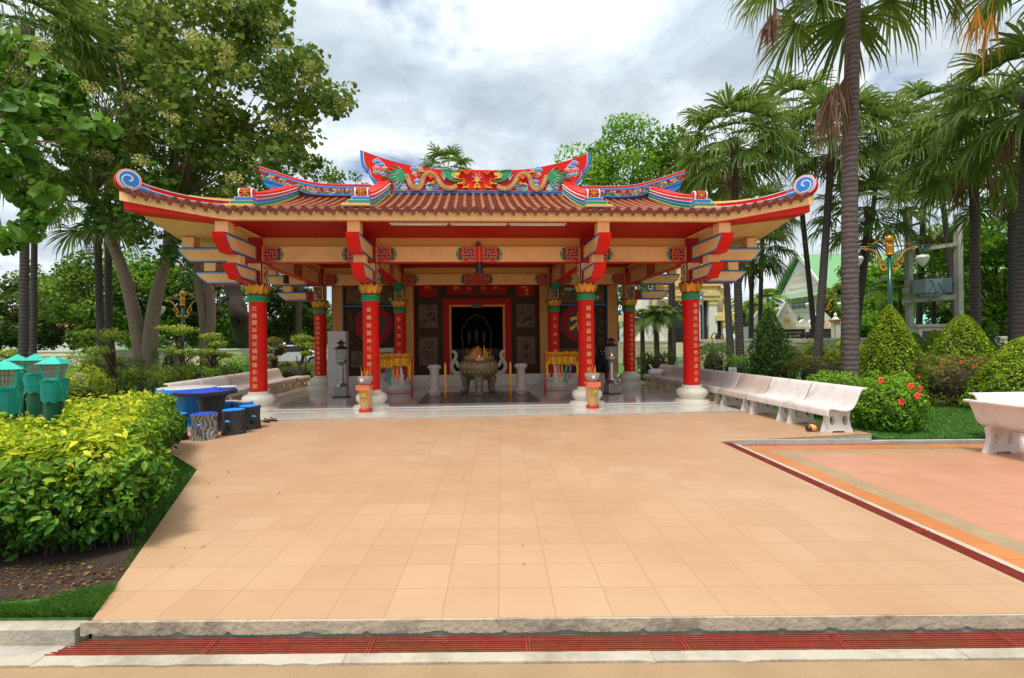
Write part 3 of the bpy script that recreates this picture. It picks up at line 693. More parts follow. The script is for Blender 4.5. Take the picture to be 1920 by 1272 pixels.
b2_ = [(.0+p[0]-cxp[0], p[1]) for p in b2_]
for k in range(13):
    a = -.5+k*(PI+1.)/12; L_ = .11+(.17 if k == 6 else .07*(k % 2)+.07*math.sin(a))
    rel(b, rib2([(.07*math.cos(a), cxp[1]+.07*math.sin(a)), (.5*L_*math.cos(a)+.02, cxp[1]+.7*L_*math.sin(a)), (L_*math.cos(a)*.8, cxp[1]+L_*math.sin(a))], .016, .004), 5, M['white'] if k % 2 else M['pink'])
rel(b, b2_, 6, M['orange']); rel(b, [(p[0]*.8, cxp[1]+(p[1]-cxp[1])*.8) for p in b2_], 7, M['yellow'])
for sg in (1, -1):
    for pth in ([(0, -.10), (.05, -.12), (.04, -.17), (.09, -.19), (.07, -.24)], [(0, -.17), (.05, -.215), (.10, -.215)]):
        rel(b, rib2([(p[0], cxp[1]+p[1]) for p in smooth_path(pth, 3)], .032, .02), 6, M['yellow'], sg)
b.build('flaming_pearl', ridge)
# side ridges
T6 = [(285, 200), (500, 270), (700, 335), (900, 385), (1100, 412), (1300, 418), (1620, 420)]
B6 = [(330, 370), (520, 425), (740, 492), (900, 540), (1100, 557), (1300, 560), (1620, 563)]
T6 = smooth_path(T6, 3); B6 = smooth_path(B6, 3)
def lerpb(t): return [Z6(a[0]+(c[0]-a[0])*t, a[1]+(c[1]-a[1])*t) for a, c in zip(T6, B6)]
M['floral'] = mat('painted_floral_band', (.30, .16, .07), .6, .9, 30)
for sg in (1, -1):
    b = MB(); q = lerpb(0)+lerpb(1)[::-1]
    b.prism([(sg*p[0], Y0, p[1]) for p in q], (0, .24, 0), M['white'], M['pink'])
    sr = b.build('side_ridge', temple)
    b = MB()
    for (t0, t1, m, L_) in ((.03, .19, M['red'], 1), (.24, .40, M['blue'], 1), (.42, .86, M['floral'], 1), (.44, .53, M['orange'], 2), (.88, 1.0, M['blue'], 2)):
        rel(b, lerpb(t0)+lerpb(t1)[::-1], L_, m, sg)
    r2 = random.Random(5)
    for k in range(190):
        i = r2.uniform(0, len(T6)-1.01); t = r2.uniform(.50, .84); i0 = int(i); f_ = i-i0
        A0, A1 = T6[i0], T6[i0+1]; C0, C1 = B6[i0], B6[i0+1]
        px_ = (A0[0]*(1-f_)+A1[0]*f_)*(1-t)+(C0[0]*(1-f_)+C1[0]*f_)*t; py_ = (A0[1]*(1-f_)+A1[1]*f_)*(1-t)+(C0[1]*(1-f_)+C1[1]*f_)*t
        c = Z6(px_, py_); rr = r2.uniform(.02, .045); st = r2.uniform(0, 6)
        mm = r2.choice([M['red'], M['orange'], M['green'], M['mint'], M['green'], M['navy'], M['white']])
        rel(b, rib2([(c[0]+rr*(1-j/7)*math.cos(st+j*.9), c[1]+rr*(1-j/7)*math.sin(st+j*.9)) for j in range(6)], .018, .01), 3, mm, sg)
    for k in range(0, 11):
        i = k*1.7
        if i < len(T6)-1:
            i0 = int(i); c = Z6(T6[i0][0]*.52+B6[i0][0]*.48, T6[i0][1]*.52+B6[i0][1]*.48); rel(b, [(c[0]-.07, c[1]-.03), (c[0]+.07, c[1]-.03), (c[0]+.07, c[1]+.035), (c[0]-.07, c[1]+.035)], 3, M['dred'], sg)
    q = [Z6(*p) for p in [(325, 362), (420, 396), (590, 445), (640, 470), (560, 540), (440, 540), (432, 480), (365, 432), (340, 395)]]
    b.prism([(sg*p[0], Y0, p[1]) for p in q], (0, .2, 0), M['blue'], M['white'])
    rel(b, [Z6(*p) for p in [(460, 455), (565, 480), (475, 525)]], 2, M['red'], sg)
    b.build('ridge_painting', sr)
for sg in (-1, 1):
    b = MB(); b.box(*sorted((sg*2.7, sg*5.2)), YC-.08, YC+.08, 5.45, 5.88, M['eavet']); b.build('ridge_board', temple)
# descending ridges
def dridge(xi, wd, sg, ytop, ztop_add=0.):
    """xi inner |x|, wd width outward"""
    xa, xb = sorted((sg*xi, sg*(xi+wd))); ysd = list(np.linspace(Y0+.05, -.45, 16))
    zr = [rz_(xi+.1 if xi > 3 else 0, y)+.01 for y in ysd]
    up = [.10+.42*(1-k/15)**1.6*.25 for k in range(16)]
    zr = [z+u_*.35 for z, u_ in zip(zr, up)]
    b = MB()
    lay = [(0, .05, M['yellow'], 0), (.05, .058, M['white'], .008), (.058, .115, M['green'], 0), (.115, .127, M['mint'], .008), (.127, .19, M['blue'], 0), (.19, .202, M['white'], .010), (.202, .262, M['pink'], -.015), (.262, .278, M['white'], .004), (.278, .325, M['red'], -.025)]
    for (a0, a1, m, ins) in lay:
        x0_, x1_ = xa-ins, xb+ins
        k1 = 16 if a0 < .29 else 15
        V_ = []
        for k in range(k1):
            s_ = 1+.15*(k/15); V_ += [(x0_, ysd[k], zr[k]+a0*s_), (x1_, ysd[k], zr[k]+a0*s_), (x1_, ysd[k], zr[k]+a1*s_), (x0_, ysd[k], zr[k]+a1*s_)]
        F_ = [(k*4+c, k*4+(c+1) % 4, k*4+4+(c+1) % 4, k*4+4+c) for k in range(k1-1) for c in range(4)]+[(3, 2, 1, 0), tuple(len(V_)-4+c for c in range(4))]
        b.add(V_, F_, m)
    # stepped foot turned outward
    y_ = -.46; zf = zr[-1]
    ox0, ox1 = (xb, xb+.30) if sg > 0 else (xa-.30, xa)
    for (a0, a1, m, e) in ((.0, .052, M['yellow'], .20), (.06, .125, M['green'], .08), (.135, .205, M['blue'], -.02)):
        x0_, x1_ = (xa, xb+.05+e) if sg > 0 else (xa-.05-e, xb)
        b.box(x0_, x1_, y_-.24, y_+.01, zf+a0-.006, zf+a1+.003, M['white']); b.box(x0_-.003 if sg > 0 else x0_+.012, x1_+.003 if sg < 0 else x1_-.012, y_-.246, y_, zf+a0+.004, zf+a1-.006, m)
    d_ = b.build('descending_ridge', temple)
    b = MB(); zc_ = zf+.21+.125; w2 = wd*.42; xm = (xa+xb)/2+sg*.02
    # scroll drum with the emblem
    b.tube([(xm-w2, y_-.03, zc_), (xm+w2, y_-.03, zc_)], .125, M['white'], 20); b.tube([(xm-w2-.006, y_-.03, zc_), (xm+w2+.006, y_-.03, zc_)], .108, M['pink'], 20)
    b.tube([(xm-w2+.03, y_-.03, zc_), (xm+w2-.03, y_-.03, zc_)], .130, M['dred'], 20)
    vs, fs = glyphs('米'); b.add([(xm+a*.22, y_-.165, zc_+c*.21) for a, c in vs], fs, M['gold'])
    b.build('scroll_end', d_, 'auto')
for sg in (-1, 1): dridge(2.44, .36, sg, 0); dridge(4.98, .36, sg, 0)
# hip ridges with curled ends
for sg in (-1, 1):
    b = MB(); hp = []
    for k in range(20):
        t = k/19; x = 5.30+(EX-.16-5.30)*t; y = EY+(EX-x)+.02; hp.append((sg*x, y, rz_(x, y, 5.29)+.03+.10*t**3))
    nrm = np.array([sg, 1., 0])/math.sqrt(2)     # horizontal normal of the hip plane
    tw = .10
    for (a0, a1, m, tt, k1) in ((0, .06, M['blue'], tw, 20), (.06, .075, M['white'], tw+.012, 20), (.075, .15, M['red'], tw, 20), (.15, .165, M['white'], tw+.01, 20), (.165, .225, M['yellow'], tw-.02, 12)):
        V_ = []
        for k in range(k1):
            p = np.array(hp[k]); f_ = 1-.6*(k/(k1-1)) if k1 < 20 else 1
            for (s_, a_) in ((-1, a0), (1, a0), (1, a0+(a1-a0)*f_), (-1, a0+(a1-a0)*f_)):
                q = p+nrm*s_*tt; V_.append((q[0], q[1], p[2]+a_))
        F_ = [(k*4+c, k*4+(c+1) % 4, k*4+4+(c+1) % 4, k*4+4+c) for k in range(k1-1) for c in range(4)]+[(3, 2, 1, 0), tuple(len(V_)-4+c for c in range(4))]
        b.add(V_, F_, m)
    hr = b.build('hip_ridge', temple)
    b = MB(); e = np.array(hp[-1]); dv = np.array([sg, -1., 0])/math.sqrt(2); C_ = e+dv*.10+np.array([0, 0, .145])
    def disc(r, t, m, n_=28):
        b.prism([tuple(C_+dv*r*math.cos(2*PI*k/n_)+np.array([0, 0, r*math.sin(2*PI*k/n_)])-nrm*t) for k in range(n_)], tuple(nrm*2*t), m)
    disc(.205, .125, M['white']); disc(.212, .110, M['red']); disc(.192, .130, M['pink']); disc(.178, .134, M['white']); disc(.160, .138, M['blue'])
    for s_ in (-1, 1):
        sp = [(r_, a_) for r_, a_ in ((.155-.14*t/16., -PI*.62+t*.42) for t in range(17))]
        P = [(r_*math.cos(a_), r_*math.sin(a_)) for r_, a_ in sp]; q = rib2(P, .016, .028)
        b.prism([tuple(C_+dv*p[0]+np.array([0, 0, p[1]])+nrm*s_*.143) for p in q], tuple(-nrm*s_*.004), M['white'])
    # neck under the curl
    q = [(-.15, -.06), (.08, -.16), (.02, -.19), (-.34, -.12), (-.34, -.07)]
    b.prism([tuple(C_+dv*p[0]+np.array([0, 0, p[1]])-nrm*.11) for p in q], tuple(nrm*.22), M['blue'], M['white'])
    b.build('curled_end', hr)
# lamps under the roof
for i, (u0, u1) in enumerate(((728, 841), (842, 953), (954, 1064))):
    a, c = PY(u0, 421, -1.6), PY(u1, 421, -1.6)
    t = thing('tube_light', ['left', 'middle', 'right'][i]+' one of the three slim white tube lights under the front eave', 'tube light', ((a[0]+c[0])/2, -1.5, 4.058), 0, 'tube lights under the front eave')
    b = MB(); L_ = (c[0]-a[0])/2-.012; b.box(-L_, L_, -.03, .03, -.022, 0, M['plastic']); b.build('housing', t)
    b = MB(); b.tube([(-L_+.03, 0, -.036), (L_-.03, 0, -.036)], .013, M['opal'], 10); b.build('tube', t, True)
for i, (x, y, z, lab) in enumerate(((0.0, -.05, 3.468, 'black cylinder downlight under the front beam at the middle bay'), (0, D_-.05, 3.468, 'black cylinder downlight under the rear beam above the doorway'), (-6.0, 3.9, 3.72, 'black square downlight under the left eave near the rear column'))):
    t = thing('downlight', lab, 'downlight', (x, y, z), 0, 'black downlights under the beams')
    b = MB(); b.lathe([(.02, 0), (.09, -.005), (.09, -.25), (.075, -.25), (.075, -.22)][::-1], (0, 0, 0), M['black'], 20); b.build('housing', t, 'auto')
    b = MB(); b.lathe([(.07, -.235), (.07, -.225)], (0, 0, 0), M['plastic'], 16); b.build('lens', t)
    if i == 2:
        b = MB(); b.box(-.02, .02, -.02, .02, 0, .33, M['black']); b.build('stem', t)
t = thing('hanging_ornament', 'small dark spiky ornament on the front beam above the centre panel', 'ornament', (-.02, -.12, 3.84))
b = MB()
for k in range(9): b.tube([(0, 0, .02), (.10*math.cos(k*PI/8), -.02, .03+.07*math.sin(k*PI/8))], [.012, .003], M['bronze'], 5)
b.ball((0, 0, .07), (.025, .025, .07), M['bronze']); b.build('body', t, True)

# ================================================================== SHRINE HALL
HY = 5.3
hall = thing('shrine_hall', 'dark stone-faced shrine hall behind the columns with a red framed black doorway', 'shrine', (0, HY, .07))
b = WB(hall)
def hw(x0, x1, z0, z1, m=None, y0=HY, y1=HY+.3): b.box(x0, x1, y0, y1, z0, z1, m or M['stonew'])
hw(-4.64, -1.19, .44, 4.05); hw(1.19, 4.64, .44, 4.05); hw(-1.19, 1.19, 3.09, 4.05)
b.box(-4.9, -4.64, HY+.05, 9.6, .07, 4.05, M['cream']); b.box(4.64, 4.9, HY+.05, 9.6, .07, 4.05, M['cream']); b.box(-4.9, 4.9, 9.6, 9.8, .07, 4.05, M['cream']); b.box(-4.9, 4.9, HY, 9.8, 4.061, 4.2, M['creamd'])
b.build('wall', hall)
b = WB(hall); b.box(-4.95, 4.95, HY-.22, HY, .07, .30, M['marble']); b.box(-4.95, 4.95, HY-.10, HY+.02, .30, .44, M['marble']); b.box(-1.19, 1.19, HY, 9.6, .07, .43, M['marble']); b.build('base_step', hall)
for x0, x1 in ((-4.95, -4.62), (-2.54, -2.2), (2.2, 2.54), (4.62, 4.95)):
    b = WB(hall); b.box(x0, x1, HY-.08, HY+.04, .44, 4.05, M['creamd'])
    for xx in (x0-.03, x1): b.box(xx, xx+.03, HY-.05, HY+.02, .44, 4.05, M['blue'] if abs(x0) > 4 else M['dred'])
    b.build('pilaster', hall)
b = WB(hall)
for (x0, x1, z0, z1) in ((-1.19, -.97, .44, 3.09), (.97, 1.19, .44, 3.09), (-.97, .97, 2.87, 3.09)): b.box(x0, x1, HY-.05, HY+.28, z0, z1, M['dred'])
fr_ = b.build('door_frame', hall)
b = WB(hall)
for (x0, x1, z0, z1) in ((-.97, -.90, .44, 2.87), (.90, .97, .44, 2.87), (-.90, -.20, 2.80, 2.87), (.20, .90, 2.80, 2.87)): b.box(x0, x1, HY-.065, HY+.2, z0, z1, M['orange'])
b.prism([(-.2, HY-.07, 2.76), (.2, HY-.07, 2.76), (.16, HY-.07, 2.93), (-.16, HY-.07, 2.93)], (0, .1, 0), M['bronze']); b.build('gilt_trim', fr_)
# interior
b = WB(hall); b.box(-4.6, 4.6, HY+.3, 9.55, .431, .433, M['dark']); b.box(-1.0, 1.0, 8.0, 8.5, .434, 1.3, M['black']); b.box(-.95, .95, 7.98, 8.0, 1.05, 1.28, M['bronze'])  # near-black floor sheet paints in the darkness of the room
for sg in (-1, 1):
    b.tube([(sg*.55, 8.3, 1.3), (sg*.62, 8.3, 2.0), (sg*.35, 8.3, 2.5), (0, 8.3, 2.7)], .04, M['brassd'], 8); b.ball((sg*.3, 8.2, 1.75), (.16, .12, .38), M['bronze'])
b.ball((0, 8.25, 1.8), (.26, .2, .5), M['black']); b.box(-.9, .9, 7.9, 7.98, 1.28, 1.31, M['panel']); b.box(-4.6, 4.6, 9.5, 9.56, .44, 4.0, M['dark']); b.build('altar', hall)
# signboard
b = WB(hall); b.box(-1.05, 1.05, HY-.06, HY, 3.24, 3.66, M['dred']); sgn = b.build('signboard', hall)
b = WB(hall)
for i, ch in enumerate('廟公頭本'):
    vs, fs = glyphs(ch); xx = -.72+i*.46; b.add([(xx+a*.22, HY-.066, 3.49+c*.22) for a, c in vs], fs, M['gold'])
b.build('lettering', sgn)
rr = random.Random(11)
def picture(x0, x1, z0, z1, m=None, seed=0, name='picture_panel', dens=26, cols=None):
    b = WB(hall); b.box(x0-.05, x1+.05, HY-.02, HY, z0-.05, z1+.05, M['stonew']); b.box(x0, x1, HY-.026, HY-.02, z0, z1, m or M['panel'])
    r3 = random.Random(seed)
    for k in range(dens):
        cx_, cz_ = r3.uniform(x0+.08, x1-.08), r3.uniform(z0+.08, z0+(z1-z0)*.85); rw, rh = r3.uniform(.03, .13), r3.uniform(.02, .10); ph_ = r3.uniform(0, 6)
        q = []
        for t in range(9):
            a = 2*PI*t/9; rr_ = r3.uniform(.6, 1.15); q.append((min(x1-.01, max(x0+.01, cx_+rw*rr_*math.cos(a))), HY-.0265-.0008*k, min(z1-.01, max(z0+.01, cz_+rh*rr_*math.sin(a)))))
        b.prism(q, (0, .0006*k+.004, 0), r3.choice(cols or [M['ink'], M['stonew'], M['ink'], M['bronze']]))
    return b.build(name, hall)
for sg in (-1, 1):
    X = lambda a, c: tuple(sorted((sg*a, sg*c)))
    picture(*X(1.38, 2.02), 2.08, 2.88, seed=3+sg); picture(*X(1.38, 2.02), .78, 1.74, seed=6+sg)
    picture(*X(1.38, 2.02), 3.15, 3.7, M['dred'], seed=9+sg, dens=10, cols=[M['orange'], M['red'], M['bronze']])
    picture(*X(2.62, 4.5), 2.92, 3.7, seed=12+sg, dens=22, cols=[M['mint'], M['ink'], M['brassd'], M['bronze']])
    picture(*X(2.75, 4.35), .75, 1.30, seed=15+sg)
    b = WB(hall); b.box(*X(2.6, 4.6), HY-.03, HY-.012, 2.83, 2.87, M['blue'])
    for (q0, q1) in ((4.25, 4.5), (2.62, 2.86)):
        b.box(*X(q0, q1), HY-.02, HY-.002, 1.5, 2.75, M['stonew'])
        for k in range(60):
            cx_, cz_ = sg*rr.uniform(q0+.03, q1-.03), rr.uniform(1.55, 2.7); an = rr.uniform(0, 6); r_ = rr.uniform(.02, .05)
            pth = [(cx_+r_*(1-j/6)*math.cos(an+j), cz_+r_*(1-j/6)*math.sin(an+j)) for j in range(5)]
            b.prism([(p[0], HY-.022-.0001*k, p[1]) for p in rib2(pth, .012)], (0, .004, 0), M['panel'])
    b.build('carved_panel', hall)
    cx_ = sg*3.56
    b = WB(hall)
    def octo(r, t0, t1, m): b.prism([(cx_+r*math.cos(PI/8+k*PI/4), HY-t1, 2.2+r*math.sin(PI/8+k*PI/4)) for k in range(8)], (0, t1-t0, 0), m)
    octo(.70, 0, .035, M['navy']); octo(.665, 0, .06, M['dred']); octo(.44, 0, .064, M['black']); w_ = b.build('octagonal_window', hall)
    b = WB(hall)
    if sg < 0:
        b.lathe([(.10, 0), (.14, .05), (.17, .2), (.17, .35), (.12, .42), (.07, .45), (.09, .52)], (cx_+.05, HY-.12, 1.93), M['creamd'], 16)
        b.tube([(cx_-.1, HY-.1, 1.86), (cx_+.2, HY-.1, 1.86)], .04, M['gold'], 8); b.tube([(cx_-.14, HY-.1, 2.45), (cx_+.2, HY-.1, 2.5)], .03, M['gold'], 8)
    else:
        for pth, w in (([(-.28, .12), (-.1, .18), (.05, .12), (.22, .2)], .12), ([(-.3, -.22), (-.12, -.1), (.02, .1)], .12), ([(.02, .38), (.03, .1), (.0, -.2), (.08, -.36)], .13), ([(.05, .05), (.2, -.15), (.26, -.32)], .12)):
            q = rib2([(cx_+p[0], 2.2+p[1]) for p in smooth_path(pth, 3)], w, w*.6); b.prism([(p[0], HY-.075, p[1]) for p in q], (0, .012, 0), M['gold'])
    b.build('gold_emblem', w_, 'auto')
# ================================================================== GROUND
PH = -.0585; TORG = (-.0416, -8.41); TS = .3336
def gy(P): return (float(P[0]), float(P[1]))
def tl(a, c):   # tile frame (metres along the joints) to world
    return (TORG[0]+a*math.cos(PH)-c*math.sin(PH), TORG[1]+a*math.sin(PH)+c*math.cos(PH))
def sheet(name, pts, z, m, kind='structure', th=0.):
    b = MB()
    if th: b.prism([(p[0], p[1], z) for p in reversed(pts)], (0, 0, -th), m)
    else: b.add([(p[0], p[1], z) for p in pts], [tuple(range(len(pts)))], m)
    o = b.build(name); tag(o, kind=kind); return o
sheet('ground', [(-400, -60), (400, -60), (400, 700), (-400, 700)], -.16, M['lawn'])
M['pave'] = tilemat('paving_tiles', TORG, TS, PH, (.495, .315, .187), (.455, .282, .163), (.33, .19, .115), rough=.40, msize=.0085, stain=(.40, .20, .10), samt=.62)
P0 = gy(PZ(172, 1163)); P1 = gy(PZ(370, 880)); P2 = gy(PZ(320, 850)); P3 = gy(PZ(300, 838))
RX0, RX1 = gy(PZ(1350, 828)), gy(PZ(1920, 1092))
frnt = lambda a: tl(a, -.335)
# right edge runs on beyond the frame to the front edge
dR = ((RX1[0]-RX0[0])/(RX1[1]-RX0[1]))
yF = frnt(3.4)[1]; RF = (RX1[0]+dR*(yF-RX1[1]), yF)
pav = [P0, RF, RX0, (5.98, -3.92), (6.4, -3.9), (6.6, 14), (-7.2, 14), (-7.4, -2.9), P3, P2, P1]
sheet('paved_court', pav, -.002, M['pave'], th=.02)
b = MB(); b.prism([(p[0], p[1], -.0225) for p in reversed(pav)], (0, 0, -.12), M['conc']); tag(b.build('court_base'), kind='structure')
# riser face in front, slightly proud and chipped along its lower edge
b = MB(); a0, a1 = -2.42, 3.6
N_ = 420
top = []; 
for i in range(N_+1):
    a = a0+(a1-a0)*i/N_; lo = -.084+.007*rng.random()+(.016*max(0, math.sin(i*.23+1.3*math.sin(i*.11)))**10)
    p = frnt(a); q = (p[0]+.006*math.sin(PH), p[1]-.012); top.append((q, lo))
for i in range(N_):
    (p, l0), (q, l1) = top[i], top[i+1]
    b.add([(p[0], p[1], l0), (q[0], q[1], l1), (q[0], q[1], -.004), (p[0], p[1], -.004), (p[0], p[1]+.02, -.004), (q[0], q[1]+.02, -.004)], [(0, 1, 2, 3), (3, 2, 5, 4)], M['kerbf'] if 'kerbf' in M else M['conc'])
tag(b.build('step_riser'), kind='structure')
# drain channel, grates, kerbs and road in front
zg = -.105
def strip(name, a0, a1, c0, c1, z, m, th=.03):
    q = [tl(a0, c0), tl(a1, c0), tl(a1, c1), tl(a0, c1)]; return sheet(name, q, z, m, th=th)
cF = -.335; cG0, cG1 = cF-.185, cF-.012
M['road'] = mat('brown_aggregate_road', (.36, .235, .125), .75, .3, 2.2, bump=.35, bscale=260, dirt=(.20, .12, .055), dscale=160, damt=.75)
strip('road', -40, 40, -30, cG0-.085, -.088, M['road'], .02)
b = MB()
N_ = 11
for i in range(N_):      # front kerb of the channel, broken edges
    a = -9+18*i/N_; a2 = a+18/N_-.003; e = .004*rng.random(); q = [tl(a+(a2-a)*k/24, cG0-.078-e-.004*rng.random()-(.012 if rng.random() < .06 else 0)) for k in range(25)]+[tl(a2-(a2-a)*k/24, cG0-.003-.003*rng.random()) for k in range(25)]
    b.prism([(p[0], p[1], -.078+.001*(i % 2)) for p in reversed(q)], (0, 0, -.2), M['wconc'])
tag(b.build('channel_kerb'), kind='structure')
b = MB()
for i in range(5):      # rear lip left of the court and the channel floor
    a = -9+(9-2.45)*i/5; q = [tl(a, cF-.012), tl(a+6.55/5-.003, cF-.012), tl(a+6.55/5-.003, cF+.085), tl(a, cF+.085)]
    b.prism([(p[0], p[1], -.045+.001*(i % 2)) for p in reversed(q)], (0, 0, -.25), M['wconc'])
tag(b.build('planting_kerb'), kind='structure')
strip('channel_floor', -9, 9, cG0, cG1+.01, -.24, M['dark'])  # near-black floor, darkness between the grate bars put into its colour
strip('channel_end_floor', -9, -2.5, cG0, cG1+.005, -.135, M['conc'])
def grate(a0, a1, lab, skew=0.):
    o = tl(a0, cG0); t = thing('drain_grate', lab, 'drain grate', (o[0], o[1], zg), PH, 'rusty red drain grates in front of the court')
    L_ = a1-a0; b = MB()
    for k in range(9):
        y = .012+k*(cG1-cG0-.024)/8; b.box(skew*(y/.17), L_-.004, y-.0024, y+.0024, .005, .012, M['rust'])
    b.box(L_-.03, L_-.024, .005, cG1-cG0-.005, -.01, .0135, M['rust']); b.box(L_-.012, L_-.006, .005, cG1-cG0-.005, -.01, .0135, M['rust'])
    b.build('bars', t)
us = [-2.52, -1.60, -.70, .18, 1.05, 1.92, 2.85, 3.9]
nm = ['slant-cut leftmost', 'second from the left', 'third from the left', 'middle', 'fourth from the right', 'third from the right', 'second from the right', 'rightmost']
for i in range(7): grate(us[i], us[i+1], 'rusty red drain grate before the tiled court, '+nm[i]+' of the row' if i else 'rusty red drain grate with slanted end at the left of the row', .0 if i else .17)
# right side channel + lower plaza
zr_ = -.07
ex = np.array([RX1[0]-RX0[0], RX1[1]-RX0[1]]); ex /= np.linalg.norm(ex); nx = np.array([-ex[1], ex[0]]); nx = nx if nx[0] > 0 else -nx
hx = np.array([math.cos(PH), math.sin(PH)])
O_ = np.array(RX0)
def rp(s, t): p = O_+ex*s+nx*t; return (float(p[0]), float(p[1]))
LR = 7.0
def rs(name, t0, t1, z, m, s0, s1=LR, th=.03):
    return sheet(name, [rp(s0, t0), rp(s1, t0), rp(s1, t1), rp(s0, t1)], z, m, th=th)
rs('side_channel_floor', .0, .2, -.24, M['dark'], -.1)
HL = 2.4
def hq(s0, s1, t0, t1): return [rp(s0, t0), rp(s0, t1), rp(s1, t1), rp(s1, t0)]
def sgrate(s0, s1, lab):
    o = rp(s0, .01); t = thing('drain_grate', lab, 'drain grate', (o[0], o[1], -.020), math.atan2(ex[1], ex[0]), 'rusty red drain grates beside the court')
    b = MB()
    for k in range(8): y = .012+k*.019; b.box(0, s1-s0-.01, y-.0026, y+.0026, -.002, .006, M['rust'])
    for xx in (.01, s1-s0-.025): b.box(xx, xx+.008, .004, .155, -.03, .008, M['rust'])
    b.build('bars', t)
for i in range(5): sgrate(.02+i*1.15, .02+(i+1)*1.15, 'long rusty grate along the right court edge, number %s from the far corner' % ['one', 'two', 'three', 'four', 'five'][i])
sheet('kerb_corner_channel', hq(.02, -.07, .0, 2.7), -.075, M['rust'], th=.02)
b = MB()
for i in range(26):
    s0 = .07+i*.26; q = [rp(s0, .175), rp(s0+.2595, .175), rp(s0+.2595, .255+.012*rng.random()), rp(s0, .262)]; b.prism([(p[0], p[1], -.034) for p in reversed(q)], (0, 0, -.2), M['wconc'])
tag(b.build('side_kerb'), kind='structure')
M['otile'] = tilemat('orange_border_tiles', RX0, .30, PH, (.55, .21, .065), (.49, .165, .05), (.26, .11, .06), rough=.36, msize=.014, stain=(.44, .18, .08), samt=.6)
M['btile'] = mat('brown_pebble_band', (.36, .25, .14), .8, .25, 5, bump=.4, bscale=200, dirt=(.22, .15, .08), dscale=90, damt=.6)
M['ptile'] = tilemat('pink_plaza_tiles', RX0, .40, PH, (.55, .275, .175), (.50, .24, .145), (.34, .17, .11), rough=.36, msize=.012, stain=(.48, .22, .13), samt=.6)
def Lband(name, t0, t1, z, m):
    sheet(name, [rp(t0-.25, t0), rp(LR, t0), rp(LR, t1), rp(t1-.25, t1), rp(t1-.25, 9), rp(t0-.25, 9)], z, m, th=.02)
Lband('plaza_border', .262, .57, zr_, M['otile']); Lband('plaza_band', .57, .80, zr_-.001, M['btile'])
sheet('plaza', [rp(.55, .80), rp(LR, .80), rp(LR, 9), rp(.55, 9)], zr_-.0005, M['ptile'], th=.02)
# kerb at far side of the plaza
b = MB()
for i in range(30):
    t0 = 0.0+i*.3; q = [rp(-.085, t0), rp(-.085, t0+.296), rp(-.165 if t0 > 2.3 else -.125, t0+.296), rp(-.165 if t0 > 2.3 else -.125, t0)]
    z = .0 if t0 < 2.2 else -.03
    b.prism([(p[0], p[1], z+.001*(i % 2)) for p in q], (0, 0, -.2), M['conc'])
tag(b.build('garden_kerb'), kind='structure')
# lawns and beds
lawnR = [(6.45, -4.1), (30, -5.5), (60, 45), (6.7, 45), (6.62, 14)]
sheet('garden_lawn', lawnR, -.035, M['lawn'], th=.05)
lawnL = [gy(tl(-9, cF+.085)), gy(tl(-2.36, cF+.085)), P1, P2, P3, (-7.4, -2.9), (-7.2, 14), (-7.2, 44), (-60, 40), (-60, -8)]
sheet('garden_bed', lawnL, -.03, M['lawn'], th=.05)
sheet('soil_patch', [gy(PZ(-300, 1150)), gy(PZ(215, 1100)), gy(PZ(262, 1040)), gy(PZ(300, 985)), (-5.5, -5.5), (-8, -6.5)], -.024, M['soil'], th=.01)
sheet('rear_path', [(-7.0, 14.1), (6.4, 14.1), (9, 30), (-9, 30)], -.02, M['otile'], th=.02)
def blades(name, pts2, n_, h, w, m, z=-.03, seed=1):
    r = np.random.default_rng(seed); P = np.array(pts2); lo, hi = P.min(0), P.max(0)
    def inside(q):
        c = np.zeros(len(q), bool); j = len(P)-1
        for i in range(len(P)):
            cond = ((P[i, 1] > q[:, 1]) != (P[j, 1] > q[:, 1])) & (q[:, 0] < (P[j, 0]-P[i, 0])*(q[:, 1]-P[i, 1])/(P[j, 1]-P[i, 1]+1e-12)+P[i, 0]); c ^= cond; j = i
        return c
    q = r.uniform(lo, hi, (n_*3, 2)); q = q[inside(q)][:n_]; n2 = len(q)
    a = r.uniform(0, 2*PI, n2); hh = h*r.uniform(.4, 1.2, n2); ww = w*r.uniform(.6, 1.3, n2); le = r.normal(0, .45, (n2, 2))*hh[:, None]
    b0 = np.c_[q, np.full(n2, z)]; dx = np.c_[np.cos(a)*ww, np.sin(a)*ww, np.zeros(n2)]
    mid = b0+np.c_[le*.35, hh*.6]; tip = b0+np.c_[le, hh]
    V_ = np.stack([b0-dx, b0+dx, mid+dx*.7, mid-dx*.7, tip+dx*.1, tip-dx*.1], 1).reshape(-1, 3); i = np.arange(n2)*6
    F_ = np.concatenate([np.c_[i, i+1, i+2, i+3], np.c_[i+3, i+2, i+4, i+5]]); var = np.tile(r.random(n2), 2)
    return npmesh(name, V_, F_, [m], var)
M['blade'] = leafmat('grass_blades', (.02, .075, .008), (.05, .15, .015), (.13, .26, .04), trans=.35)
M['litter'] = leafmat('dry_leaf_litter', (.04, .02, .01), (.11, .05, .02), (.30, .17, .06), trans=.1)
tag(blades('grass', [gy(tl(-3.6, cF+.09)), gy(tl(-2.42, cF+.09)), gy(PZ(215, 1100)), gy(PZ(150, 1110)), gy(PZ(60, 1135)), gy(PZ(-100, 1140))], 22000, .055, .0022, M['blade'], seed=3), kind='stuff')
tag(blades('grass', [gy(PZ(228, 1085)), P1, P2, P3, (-6, -4), (-4.6, -6), gy(PZ(250, 1000))], 30000, .03, .003, M['blade'], seed=4), kind='stuff')
tag(blades('grass', [(6.5, -4.15), (11, -4.6), (11.5, -1), (9, 1.5), (6.7, 0)], 45000, .035, .004, M['blade'], z=-.036, seed=5), kind='stuff')
